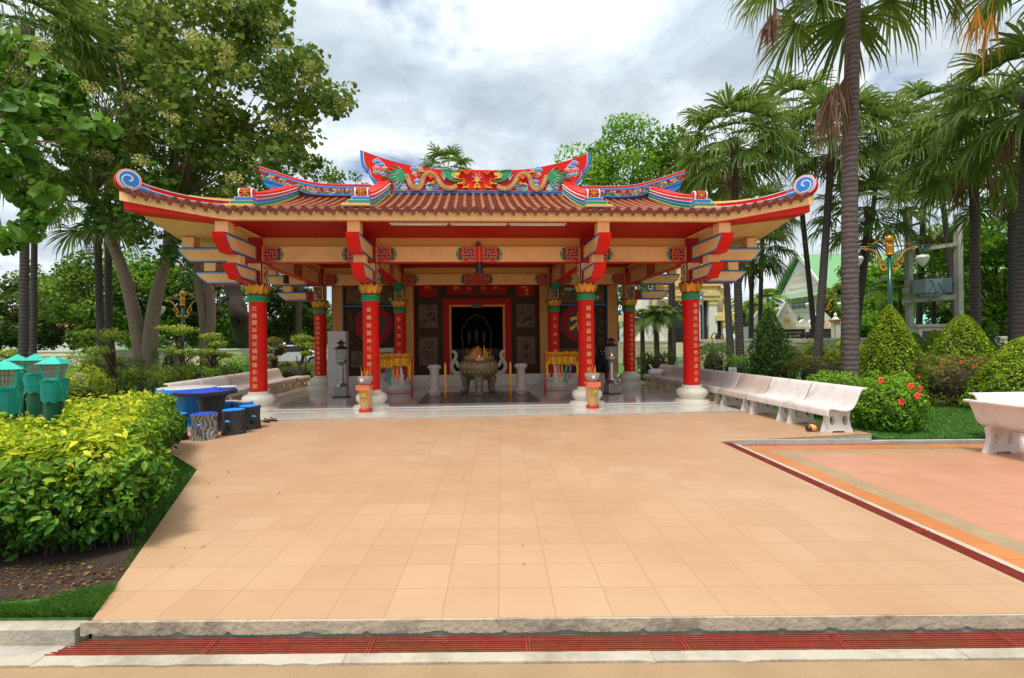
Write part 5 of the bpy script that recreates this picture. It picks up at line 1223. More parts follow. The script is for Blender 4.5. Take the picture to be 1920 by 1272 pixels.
# ---- teal bollard lamps
def bollard(u, D, lab, vap, first=[None]):
    P = PD(u, vap, D); loc = (P[0], P[1], -.03); ztop = P[2]
    if first[0] is not None: return dup(first[0], (P[0], P[1], ztop-1.456), rz=first[0].rotation_euler[2]+.1*len(lab) % .5, label=lab)
    t = thing('bollard_lamp', lab, 'lamp', (P[0], P[1], ztop-1.456), .25, 'teal bollard lamps beside the hedge'); first[0] = t
    b = MB(); b.lathe([(.115, 0), (.115, .80)], (0, 0, 0), M['dgreen'], 28); b.build('post', t, 'auto')
    b = MB(); N_ = 36
    def net(a, c): w = a*2*PI; r = .135+.030*c+.006*math.sin(w*9+c*4)+.008*math.sin(w*5)*c; return (r*math.cos(w), r*math.sin(w), .775+.33*c+.014*math.sin(w*7)*(1 if c in (0, 1) else 0))
    b.grid(net, 72, 8, M['tealn']); b.lathe([(.168, 1.09), (.10, 1.12)], (0, 0, 0), M['tealn'], 30); b.build('netting_collar', t, True)
    b = MB(); b.add([(sx*r, sy*r, z) for (r, z) in ((.075, 1.12), (.112, 1.335)) for sx, sy in ((-1, -1), (1, -1), (1, 1), (-1, 1))], [(0, 1, 5, 4), (1, 2, 6, 5), (2, 3, 7, 6), (3, 0, 4, 7)], M['glassl']); b.build('glass', t)
    b = MB()
    for sx, sy in ((-1, -1), (1, -1), (1, 1), (-1, 1)): b.tube([(sx*.076, sy*.076, 1.11), (sx*.114, sy*.114, 1.34)], .012, M['teal'], 6)
    b.box(-.092, .092, -.092, .092, 1.105, 1.13, M['teal'])
    for k in (-1, 0, 1):
        for (ax, ay) in ((1, 0), (0, 1)):
            for s_ in (-1, 1):
                if ax: b.tube([(k*.026, s_*.079, 1.13), (k*.038, s_*.114, 1.335)], .002, M['dgreen'], 4)
                else: b.tube([(s_*.079, k*.026, 1.13), (s_*.114, k*.038, 1.335)], .002, M['dgreen'], 4)
    for zz_ in (1.19, 1.26): 
        r = .075+.037*(zz_-1.12)/.215+.003; b.tube([(-r, -r, zz_), (r, -r, zz_), (r, r, zz_), (-r, r, zz_), (-r, -r, zz_)], .002, M['dgreen'], 4)
    b.build('frame', t)
    b = MB(); b.add([(-.165, -.165, 1.335), (.165, -.165, 1.335), (.165, .165, 1.335), (-.165, .165, 1.335), (0, 0, 1.456)], [(0, 1, 4), (1, 2, 4), (2, 3, 4), (3, 0, 4), (3, 2, 1, 0)], M['teal']); b.build('roof', t)
bollard(101, 7.1, 'teal bollard lamp standing rightmost of its cluster', 667); bollard(66, 8.4, 'teal bollard lamp second from the right in its cluster', 663)
bollard(33, 9.0, 'teal bollard lamp third from the right, mostly hidden', 664); bollard(10, 5.9, 'nearest teal bollard lamp cut by the left picture edge', 674)
# stone box left
p = PD(152, 715, 12.5)
t = thing('stone_box', 'low stone box with grey pyramid lid behind the bollard lamps', 'stone box', (p[0], p[1], -.03), .1); b = MB(); b.box(-.5, .5, -.4, .4, 0, .52, M['barkd']); b.box(-.55, .55, -.45, .45, .52, .60, M['conc']); b.build('box', t); b = MB(); b.box(-.36, .36, -.3, .3, .60, .73, M['stele']); b.add([(-.36, -.3, .73), (.36, -.3, .73), (.36, .3, .73), (-.36, .3, .73), (0, 0, .93)], [(0, 1, 4), (1, 2, 4), (2, 3, 4), (3, 0, 4)], M['stele']); b.build('lid', t)
# ================================================================== VEGETATION
M['lf_tree'] = leafmat('broad_tree_leaves', (.025, .07, .010), (.10, .17, .022), (.34, .36, .07), rough=.4, trans=.38)
M['lf_near'] = leafmat('near_broad_leaves', (.03, .11, .010), (.12, .26, .025), (.32, .44, .06), rough=.35, trans=.3)
M['lf_dark'] = leafmat('dark_tree_leaves', (.016, .045, .009), (.065, .115, .02), (.20, .25, .05), trans=.2)
M['lf_mid'] = leafmat('mid_green_leaves', (.025, .075, .008), (.12, .21, .02), (.34, .42, .06), trans=.28)
M['lf_bright'] = leafmat('bright_green_leaves', (.03, .11, .006), (.15, .32, .02), (.36, .55, .05), trans=.35)
M['lf_rust'] = leafmat('brownish_green_leaves', (.05, .04, .012), (.15, .14, .025), (.34, .30, .07), trans=.25)
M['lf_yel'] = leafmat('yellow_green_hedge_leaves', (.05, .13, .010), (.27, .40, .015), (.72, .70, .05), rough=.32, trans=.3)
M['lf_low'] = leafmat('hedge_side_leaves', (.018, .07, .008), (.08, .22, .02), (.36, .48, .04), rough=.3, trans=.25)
M['lf_topi'] = leafmat('topiary_leaves', (.05, .12, .008), (.20, .32, .014), (.55, .58, .03), rough=.45, trans=.25)
M['lf_topd'] = leafmat('dark_topiary_leaves', (.015, .05, .008), (.05, .13, .014), (.15, .27, .03), rough=.4, trans=.25)
M['lf_bons'] = leafmat('bonsai_leaves', (.06, .12, .015), (.24, .33, .035), (.55, .58, .09), trans=.3)
M['flow'] = leafmat('pale_flower_clusters', (.26, .27, .06), (.46, .45, .13), (.62, .60, .24), rough=.8, trans=.2)
M['redfl'] = mat('red_flower', (.75, .06, .03), .6, .2, 20)
M['palmf'] = leafmat('fan_palm_fronds', (.022, .06, .010), (.085, .15, .02), (.30, .35, .08), rough=.36, trans=.38)
M['palmdead'] = leafmat('dead_palm_fronds', (.09, .05, .03), (.22, .13, .08), (.40, .26, .17), rough=.7, trans=.2)
M['palmgold'] = leafmat('yellowing_palm_frond', (.28, .11, .02), (.50, .24, .03), (.66, .38, .06), rough=.6, trans=.35)
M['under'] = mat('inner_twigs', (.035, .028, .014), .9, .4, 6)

def leaf_mesh(name, C, size, mats, parent=None, var=None, out=None, flat=.5, asp=.62, r=None, fold=.25, mi=None, droop=0., smooth=False, hexa=False):
    """C (n,3) leaf centres; 4-gon folded leaves, out: preferred facing (n,3)"""
    r = r or rng; n_ = len(C)
    nn = r.normal(0, 1, (n_, 3)); 
    if out is not None: nn = nn*flat+out
    nn /= np.linalg.norm(nn, axis=1)[:, None]+1e-9
    t = r.normal(0, 1, (n_, 3)); t[:, 2] -= droop; t -= nn*(t*nn).sum(1)[:, None]; t /= np.linalg.norm(t, axis=1)[:, None]+1e-9
    bt = np.cross(nn, t); s = (size*r.uniform(.45, 1.45, n_)*np.where(r.random(n_) < .3, .7, 1.))[:, None]
    a = C-t*s*.5; e = C+t*s*.5; l = C+bt*s*asp*.5+nn*s*fold*.35-t*s*.06; q = C-bt*s*asp*.5+nn*s*fold*.35-t*s*.06
    if var is None: var = r.random(n_)
    if hexa:
        w1, w2 = s*asp*.5, s*asp*.42; f1 = nn*s*fold*.28; cv = nn*s*.10
        V_ = np.stack([a, C-t*s*.14-bt*w1+f1, C+t*s*.20-bt*w2+f1*.9-cv*.3, e-cv*1.2, C+t*s*.20+bt*w2+f1*.9-cv*.3, C-t*s*.14+bt*w1+f1], 1).reshape(-1, 3); i = np.arange(n_)*6
        F_ = np.concatenate([np.c_[i, i+1, i+2, i+3], np.c_[i, i+3, i+4, i+5]])
        return npmesh(name, V_, F_, mats, np.clip(np.tile(var, 2), 0, 1), parent)
    V_ = np.stack([a, q, e, l], 1).reshape(-1, 3); i = np.arange(n_)*4
    # split along the midrib: two triangles as degenerate-free tris
    F_ = np.concatenate([np.c_[i, i+1, i+2], np.c_[i, i+2, i+3]])
    return npmesh(name, V_, F_, mats, np.clip(np.tile(var, 2), 0, 1), parent, mi=(np.tile(mi, 2) if mi is not None else None))
def clumps(centers, rads, n_, r, shell=.35):
    """points scattered in clumps"""
    w = np.array([a[0]*a[1]*a[2] for a in rads])**(2/3); k = r.choice(len(centers), n_, p=w/w.sum())
    d = r.normal(0, 1, (n_, 3)); d /= np.linalg.norm(d, axis=1)[:, None]; rr = (shell+(1-shell)*r.random(n_)**.5)[:, None]
    R_ = np.array(rads)[k]; return np.array(centers)[k]+d*R_*rr, d, k
def crown_pts(c, R, nc, rc, r, hollow=.45):
    """clump centres in an ellipsoid shell"""
    d = r.normal(0, 1, (nc, 3)); d /= np.linalg.norm(d, axis=1)[:, None]; q = (hollow+(1-hollow)*r.random(nc)**.6)[:, None]
    P = np.array(c)+d*q*np.array(R); return P, [(rc*s, rc*s, rc*s*.7) for s in r.uniform(.55, 1.25, nc)]
def crown(root, c, R, nc, rc, n_, size, m, seed, hollow=.4, droop=.6, asp=.62, name='crown', extra=None, zmin=None):
    r = np.random.default_rng(seed); P, rd = crown_pts(c, R, nc, rc, r, hollow)
    if extra is not None:
        P = np.concatenate([P, np.array([e[:3] for e in extra])]); rd = rd+[(e[3], e[3], e[3]*.7) for e in extra]
    C, d, k = clumps(P, rd, n_, r)
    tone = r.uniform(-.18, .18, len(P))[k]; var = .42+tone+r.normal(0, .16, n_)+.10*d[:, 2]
    if zmin is not None: keep = C[:, 2] > zmin; C, d, var = C[keep], d[keep], var[keep]
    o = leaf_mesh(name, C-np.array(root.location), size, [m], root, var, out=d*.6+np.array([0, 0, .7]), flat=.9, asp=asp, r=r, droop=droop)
    return o, P
def trunk(root, paths, m, name='trunk', n=12):
    b = WB(root)
    for pts, r0, r1 in paths:
        P = smooth_path([tuple(map(float, p)) for p in pts], 4) if len(pts) > 2 else pts
        N_ = len(P); b.tube(P, [r0+(r1-r0)*(i/(N_-1))**.8 for i in range(N_)], m, n)
    return b.build(name, root, True)
def sp3(pts, k=4): return smooth_path(pts, k)
def smooth_path3(pts, k): return smooth_path(pts, k)
def tree(lab, base, c, R, nc, rc, nl, size, m, seed, mb='barkd', tr=.22, name='tree', grp=None, cat='tree', **kw):
    t = thing(name, lab, cat, base, 0, grp); o, P = crown(t, c, R, nc, rc, nl, size, M[m], seed, **kw)
    r = random.Random(seed); base = np.array(base, float); c = np.array(c, float); fork = base+(c-base)*.55+np.array([0, 0, 0]); fork[2] = max(base[2]+.5, c[2]-R[2]*.75)
    ps = [([base, (base+fork)/2+np.array([r.uniform(-.1, .1), 0, 0]), fork], tr, tr*.7)]
    for q in P[:: max(1, len(P)//12)]: ps.append(([fork, (fork+q)/2+np.array([0, 0, -.1*R[2]*r.random()]), q], tr*.45, tr*.08))
    trunk(t, ps, M[mb]); return t
def g3(u, v, z=-.03): p = PZ(u, v, z); return (float(p[0]), float(p[1]), z)
def D3(u, v, D): p = PD(u, v, D); return (float(p[0]), float(p[1]), float(p[2]))

# ---- big foreground hedge (box-like, yellow tops)
hedge = thing('hedge', 'big clipped yellow-green hedge filling the left foreground', 'hedge', (-4.2, -6.2, -.03))
r = np.random.default_rng(21)
hp_ = [(-2.86, -7.55), (-3.28, -6.75), (-3.72, -5.95), (-4.15, -5.2), (-4.50, -4.55), (-4.62, -4.05), (-4.9, -3.75), (-5.6, -3.6), (-6.6, -3.5), (-7.6, -3.6), (-9.2, -4.6), (-8.5, -7.3), (-5.5, -7.75), (-3.6, -7.85)]
def inpoly(q, P):
    c = np.zeros(len(q), bool); j = len(P)-1
    for i in range(len(P)):
        c ^= ((P[i][1] > q[:, 1]) != (P[j][1] > q[:, 1])) & (q[:, 0] < (P[j][0]-P[i][0])*(q[:, 1]-P[i][1])/(P[j][1]-P[i][1]+1e-12)+P[i][0]); j = i
    return c
def htop(x, y):
    dx_, dy_ = x-CAM[0], y-CAM[1]; D_q = dx_*FW[0]+dy_*FW[1]; s_q = (dx_*RT[0]+dy_*RT[1])/D_q     # a dip in the hedge beside the lamps
    return .79-.36*np.clip((-.893-s_q)/.03, 0, 1)*np.clip((D_q-4.9)/.6, 0, 1)+.06*np.sin(x*2.3+y*1.7)+.05*np.sin(x*5.1-y*4.3)*np.sin(y*3.3+1)+.035*np.sin(x*11+y*9)*np.sin(x*7-y*8)
def edge_d(q, P):
    d = np.full(len(q), 1e9)
    for i in range(len(P)):
        a, c = np.array(P[i]), np.array(P[(i+1) % len(P)]); e = c-a; t = np.clip(((q-a)@e)/(e@e), 0, 1); d = np.minimum(d, np.linalg.norm(q-a-t[:, None]*e, axis=1))
    return d
P = np.array(hp_); lo, hi = P.min(0)-.1, P.max(0)+.1
lanterns_at = [(float(o.location[0]), float(o.location[1])) for o in S.objects if o.name.startswith('bollard_lamp')]
def hedge_leaves(n_, top):
    q = r.uniform(lo, hi, (n_*4, 2)); q = q[inpoly(q, hp_)]
    w = np.exp(-np.linalg.norm(q-np.array([-2.9, -7.6]), axis=1)/2.6)
    q = q[r.random(len(q)) < .12+.88*w]
    for (lx, ly) in lanterns_at: q = q[np.linalg.norm(q-np.array([lx, ly]), axis=1) > .32]
    de = edge_d(q, hp_)
    if top: q = q[:n_]; de = de[:n_]; z = htop(q[:, 0], q[:, 1])-.26*np.clip(1-de/.30, 0, 1)**2+r.normal(0, .030, len(q))+.09*r.random(len(q))**6
    else:
        keep = de < .28; q = q[keep][:n_]; de = de[keep][:n_]; zt = htop(q[:, 0], q[:, 1]); z = zt*(.13+.85*r.random(len(q))**.75)
        bulge = np.sin(np.clip(z/zt, 0, 1)*PI)
    return q, z, de
q, z, de = hedge_leaves(23000, True)
nz_ = r.normal(0, .012, (len(q), 2)); C = np.c_[q+nz_, z]
dist = np.linalg.norm(C-CAM, axis=1)
o_ = np.c_[np.zeros((len(q), 2)), np.ones(len(q))]
patch = .5+.5*np.sin(q[:, 0]*4.1+1)*np.sin(q[:, 1]*3.3+.4)
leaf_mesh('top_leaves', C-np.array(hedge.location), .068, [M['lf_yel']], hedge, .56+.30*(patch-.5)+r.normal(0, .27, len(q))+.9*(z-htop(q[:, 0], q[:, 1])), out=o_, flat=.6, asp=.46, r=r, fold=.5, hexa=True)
# side leaves: walk along the outline
per = []; 
for i in range(len(hp_)):
    a, c = np.array(hp_[i]), np.array(hp_[(i+1) % len(hp_)]); per.append(np.linalg.norm(c-a))
vis = [0, 1, 2, 3, 4, 5, 6, 12, 13, 11]
ns = 19000; wts = np.array([per[i]*(1.0 if i in (0, 1, 13, 12) else .55) for i in vis]); ks = r.choice(vis, ns, p=wts/wts.sum()); tt = r.random(ns)
A = np.array(hp_)[ks]; E_ = np.array(hp_)[(ks+1) % len(hp_)]; base_ = A+(E_-A)*tt[:, None]; e = E_-A; nrm_ = np.c_[e[:, 1], -e[:, 0]]; nrm_ /= np.linalg.norm(nrm_, axis=1)[:, None]
cen_ = P.mean(0); sgn_ = np.sign(((base_-cen_)*nrm_).sum(1)); nrm_ *= sgn_[:, None]
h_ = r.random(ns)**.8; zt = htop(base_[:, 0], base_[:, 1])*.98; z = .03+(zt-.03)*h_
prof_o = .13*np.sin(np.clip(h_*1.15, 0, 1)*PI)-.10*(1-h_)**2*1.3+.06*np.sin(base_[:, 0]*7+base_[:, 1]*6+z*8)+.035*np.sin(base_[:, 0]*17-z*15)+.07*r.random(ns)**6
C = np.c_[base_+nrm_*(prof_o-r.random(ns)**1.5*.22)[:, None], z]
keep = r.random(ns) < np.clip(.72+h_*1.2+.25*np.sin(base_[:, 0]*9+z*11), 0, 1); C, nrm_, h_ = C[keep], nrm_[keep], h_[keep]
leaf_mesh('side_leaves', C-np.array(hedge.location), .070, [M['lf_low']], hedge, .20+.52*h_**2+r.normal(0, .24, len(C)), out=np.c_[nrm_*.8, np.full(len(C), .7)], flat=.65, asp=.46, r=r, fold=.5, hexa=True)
b = WB(hedge); rt = random.Random(5)
for k in range(220):
    a = rt.uniform(0, 1); i = rt.choice([0, 0, 13, 13, 12, 1, 2, 3]); A_0, A_1 = np.array(hp_[i]), np.array(hp_[(i+1) % len(hp_)]); q0 = A_0+(A_1-A_0)*a; q0 = q0+(cen_-q0)/np.linalg.norm(cen_-q0)*rt.uniform(.15, .55)
    if np.linalg.norm(q0-np.array(lanterns_at), axis=1).min() < .25: continue
    p1 = q0+np.array([rt.uniform(-.14, .14), rt.uniform(-.14, .14)]); b.tube([(q0[0], q0[1], -.03), ((q0[0]+p1[0])/2, (q0[1]+p1[1])/2, .3), (p1[0]-(cen_-p1)[0]*.03, p1[1]-(cen_-p1)[1]*.03, rt.uniform(.5, .72))], [.010, .007, .003], M['barkd'], 4, False)
b.build('twigs', hedge)
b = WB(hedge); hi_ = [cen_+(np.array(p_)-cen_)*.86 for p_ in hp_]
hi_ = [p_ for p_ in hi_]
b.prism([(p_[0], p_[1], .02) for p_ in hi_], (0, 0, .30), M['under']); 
b.build('inner_thicket', hedge)

# ---- rounded bushes and low hedges
def bush(name, lab, cx, cy, R, nl, size, m, seed, grp=None, cat='bush', z0=-.03, flowers=0, square=2., core=True, stem=True, cone=False, twig=True):
    t = thing(name, lab, cat, (cx, cy, z0), 0, grp); r = np.random.default_rng(seed)
    d = r.normal(0, 1, (nl, 3)); d /= np.linalg.norm(d, axis=1)[:, None]; d[:, 2] = np.abs(d[:, 2])*np.where(r.random(nl) < .70, 1, -.75)
    if square != 2: d = np.sign(d)*np.abs(d)**(2/square)
    if cone:
        h = r.random(nl)**1.25; a = r.uniform(0, 2*PI, nl); prof_c = (1-h)**(.60+.04*(seed % 3))*(1-.12*np.clip(.18-h, 0, 1)/.18)*(1+.05*np.cos(a-seed))
        lump = 1+.07*np.sin(a*4+h*9+seed)+.06*np.sin(a*7-h*13+seed)+.045*np.sin(a*13+h*25)*np.sin(h*31+a*3)
        rr = prof_c*lump*(1-.22*r.random(nl)**2.2)*(1+.10*r.random(nl)**4); C = np.c_[np.cos(a)*rr*R[0], np.sin(a)*rr*R[1], .06+h*R[2]]; o = np.c_[np.cos(a), np.sin(a), np.full(nl, .8)]
        hi2 = h; var = .30+.22*h+r.normal(0, .22, nl)+.8*(lump-1)
    else:
        lump = 1+.10*np.sin(d[:, 0]*6+seed)*np.sin(d[:, 1]*6+2*seed)+.06*np.sin(d[:, 0]*13+d[:, 2]*11)+.04*np.sin(d[:, 1]*21)
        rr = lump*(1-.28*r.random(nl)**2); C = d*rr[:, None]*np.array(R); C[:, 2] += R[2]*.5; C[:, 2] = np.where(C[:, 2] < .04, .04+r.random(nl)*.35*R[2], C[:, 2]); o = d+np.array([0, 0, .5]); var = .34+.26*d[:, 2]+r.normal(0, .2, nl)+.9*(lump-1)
    leaf_mesh('foliage', C, size, [M[m]], t, var, out=o, flat=.7, asp=.55, r=r, fold=.35)
    b = MB()
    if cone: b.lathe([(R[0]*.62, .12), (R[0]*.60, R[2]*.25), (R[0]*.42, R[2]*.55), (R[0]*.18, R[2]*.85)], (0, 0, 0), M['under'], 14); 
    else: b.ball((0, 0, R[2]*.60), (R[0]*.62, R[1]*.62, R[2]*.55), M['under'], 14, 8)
    b.tube([(0, 0, 0), (0, 0, R[2]*.5)], .05, M['barkd'], 8); b.build('branches', t, True)
    if flowers:
        rf = random.Random(seed)
        for k in range(flowers):
            a = rf.uniform(-PI, 0); e = rf.uniform(.1, 1.2); p = (R[0]*math.cos(a)*math.cos(e)*1.02, R[1]*math.sin(a)*math.cos(e)*1.02, R[2]*.5+R[2]*math.sin(e)*.98*.98)
            b = MB()
            for j in range(5):
                w = j*2*PI/5+k; s_ = .035 if flowers < 12 else .02; b.ball((p[0]+s_*math.cos(w), p[1]-.01, p[2]+s_*math.sin(w)), (s_*.9, s_*.6, s_*.9), M['redfl'], 6, 4)
            b.build('flower', t, True)
    return t
def gb(u, v, D): p = PD(u, v, D); return float(p[0]), float(p[1])
def topi(u, D, hw_px, vtop, lab, m, seed, size=.06, nl=9000):
    x, y = gb(u, 640, D); H = float(PD(u, vtop, D)[2])+.03; R_ = hw_px*D/902
    return bush('topiary_shrub', lab, x, y, (R_, R_, H), nl, size, m, seed, 'clipped cone shrubs right of the benches', 'topiary', cone=True)
topi(1441, 17.0, 50, 582, 'darker green cone shrub behind the right benches, left of the big palm trunk', 'lf_topd', 31, .085, 7000)
topi(1668, 12.2, 66, 577, 'bright yellow-green cone shrub just right of the big palm trunk', 'lf_topi', 32, .062, 16000)
topi(1806, 14.6, 66, 594, 'bright yellow-green cone shrub between the transformer and the right edge', 'lf_topi', 33, .07, 12000)
topi(1925, 10.4, 90, 636, 'bright cone shrub cut by the right picture edge', 'lf_topi', 34, .06, 14000)
topi(1752, 19.0, 34, 622, 'small yellow-green cone shrub behind the gap of two larger ones', 'lf_topi', 35, .085, 3500)
topi(1715, 18.0, 40, 628, 'dark cone shrub in the gap beside the meter box', 'lf_topd', 36, .085, 3500)
topi(1852, 19.5, 38, 616, 'small darker cone shrub peeking behind the right bright one', 'lf_topd', 37, .085, 3500)
topi(1587, 22.0, 46, 628, 'bright rounded shrub left of the big palm trunk, behind the red-flowered hedge', 'lf_topi', 38, .09, 5000)
x, y = gb(1662, 640, 8.55); bush('hibiscus_bush', 'lush green hibiscus bush with pink-red flowers behind the nearest bench', x, y, (.58, .55, .64), 8500, .052, 'lf_bright', 41, cat='bush', flowers=5)
x, y = gb(1560, 640, 9.9); bush('hibiscus_bush', 'low leafy bush behind the bench backs at the foot of the big palm', x, y, (.75, .5, .62), 5000, .055, 'lf_bright', 42, cat='bush', flowers=2)
def lowhedge(lab, u0, u1, D, h, dep, m, seed, nl, size=.05, flowers=0, z0=-.03, name='low_hedge'):
    x0, y0 = gb(u0, 640, D); x1, y1 = gb(u1, 640, D); t = bush(name, lab, (x0+x1)/2, (y0+y1)/2, (abs(x1-x0)/2, dep, h), nl, size, m, seed, cat='hedge', square=4., flowers=flowers, z0=z0); t.rotation_euler = (0, 0, math.atan2(y1-y0, x1-x0)); return t
lowhedge('dark red-flowered hedge between the hibiscus and the right bright cone shrubs', 1715, 1862, 11.4, .78, .5, 'lf_rust', 51, 7500, .045, 16)
lowhedge('rusty green hedge left of the big palm trunk', 1478, 1600, 15.5, .72, .6, 'lf_rust', 52, 4500, .06, 5)
lowhedge('dark hedge behind the leftmost visible bench of the right line', 1197, 1262, 19.0, .75, .6, 'lf_dark', 53, 3500, .07)
lowhedge('rounded green hedge just right of the rightmost column', 1312, 1362, 17.8, 1.0, .7, 'lf_dark', 54, 3500, .07)
lowhedge('bright low hedge between palm trunks right of the pavilion', 1350, 1400, 18.2, .66, .5, 'lf_bright', 55, 2500, .06)
lowhedge('ground-hugging green border behind the bench line', 1325, 1470, 14.8, .30, .6, 'lf_mid', 56, 3500, .05)
for i, (u, v, D, R_) in enumerate(((1482, 675, 24, .62), (1532, 668, 26, .8), (1520, 664, 27, .6))):
    x, y = gb(u, v, D); bush('ball_shrub', ['dark ball shrub right of the dark cone shrub', 'yellowish ball shrub at the base of the leaning palm', 'ball shrub behind the leaning palm trunk'][i], x, y, (R_, R_, R_*1.3), 2200, .09, ['lf_dark', 'lf_topi', 'lf_mid'][i], 60+i, 'ball shrubs before the boundary wall')
# left side hedges
lowhedge('low dark hedge running behind the yellow hedge', 150, 262, 12.2, .62, .5, 'lf_dark', 71, 6000, .055)
lowhedge('mid-green rounded hedge behind the blue tables', 244, 345, 11.8, .75, .7, 'lf_mid', 72, 7000, .05)
lowhedge('trimmed bush row behind the left benches', 345, 425, 16.0, .62, .6, 'lf_mid', 73, 4000, .06)
lowhedge('bright low shrub left of the leftmost column behind the benches', 405, 466, 19, .80, .6, 'lf_bright', 74, 3000, .07)
lowhedge('far clipped hedge beside the stone box', 148, 190, 17, .95, .7, 'lf_mid', 75, 2500, .07)
lowhedge('dark rounded hedge left of the forked trunk base', 180, 258, 19.5, .75, .7, 'lf_dark', 76, 3000, .08)
lowhedge('dark tall hedge right of the forked trunk base', 298, 352, 21, 1.1, .8, 'lf_dark', 77, 3000, .08)
lowhedge('green grass-edge hedge seen between the left columns', 512, 600, 21, .50, .6, 'lf_mid', 78, 3000, .07)
# yellow hedge continuing behind bollards
lowhedge('second yellow-green hedge block behind the bollard lamps', 20, 175, 9.6, .80, .8, 'lf_yel', 79, 8000, .055)

# ---- bonsai-like trees left
def bonsai(lab, u, D, vtop, seed, spread=1., m='lf_bons'):
    x, y = gb(u, 640, D); H = float(PD(u, vtop, D)[2])+.03; t = thing('ornamental_tree', lab, 'small tree', (x, y, -.03), 0, 'cloud-pruned small trees left of the pavilion'); rr = random.Random(seed); r = np.random.default_rng(seed)
    pads = []; b = MB(); top = (0, 0, H*.9)
    main = [(0, 0, 0), (rr.uniform(-.15, .15), 0, H*.3), (rr.uniform(-.12, .12), .05, H*.6), top]; b.tube(smooth_path(main, 4), [.07-.05*i/12 for i in range(13)], M['barkd'], 8)
    for k in range(9):
        a = rr.uniform(0, 6.28); h = rr.uniform(.42, .95)*H; L_ = spread*rr.uniform(.2, .55)*(1.15-.4*h/H)*H*.42; e = (L_*math.cos(a), L_*math.sin(a), h); b.tube([(0, 0, h*.62), (e[0]*.5, e[1]*.5, h*.9), e], [.03, .02, .01], M['barkd'], 6); pads.append((e, (rr.uniform(.16, .30)*spread, rr.uniform(.16, .30)*spread, .11)))
    for k in range(7): a = rr.uniform(0, 6.28); q_ = rr.uniform(.05, .25); b.tube([(q_*math.cos(a), q_*math.sin(a), 0), (q_*1.6*math.cos(a+.4), q_*1.6*math.sin(a+.4), H*.55)], [.022, .008], M['barkd'], 5)
    b.build('trunk', t, True); pads.append((top, (.34*spread, .3*spread, .2)))
    C, d, k = clumps([p_[0] for p_ in pads], [p_[1] for p_ in pads], 2600, r, .2); leaf_mesh('foliage', C, .055*D/13, [M[m]], t, .45+.2*d[:, 2]+r.normal(0, .18, len(C)), out=d+np.array([0, 0, .8]), flat=.8, asp=.6, r=r)
bonsai('yellow-green cloud-pruned tree nearest the bollard lamps', 212, 11.5, 614, 81, 1.25)
bonsai('cloud-pruned tree standing just right of the forked trunk', 338, 15.5, 606, 82, 1.2)
bonsai('thin cloud-pruned tree left of the leftmost column', 398, 16.0, 622, 83, 1.1)
bonsai('twiggy small tree just right of the leftmost column', 512, 19.0, 632, 84, 1.1, 'lf_rust')
bonsai('small leafy tree seen between the left front and rear columns', 566, 19.5, 626, 85, 1.3)
bonsai('thin twiggy sapling at the far left before the wall', 20, 20, 655, 86, 1.2)

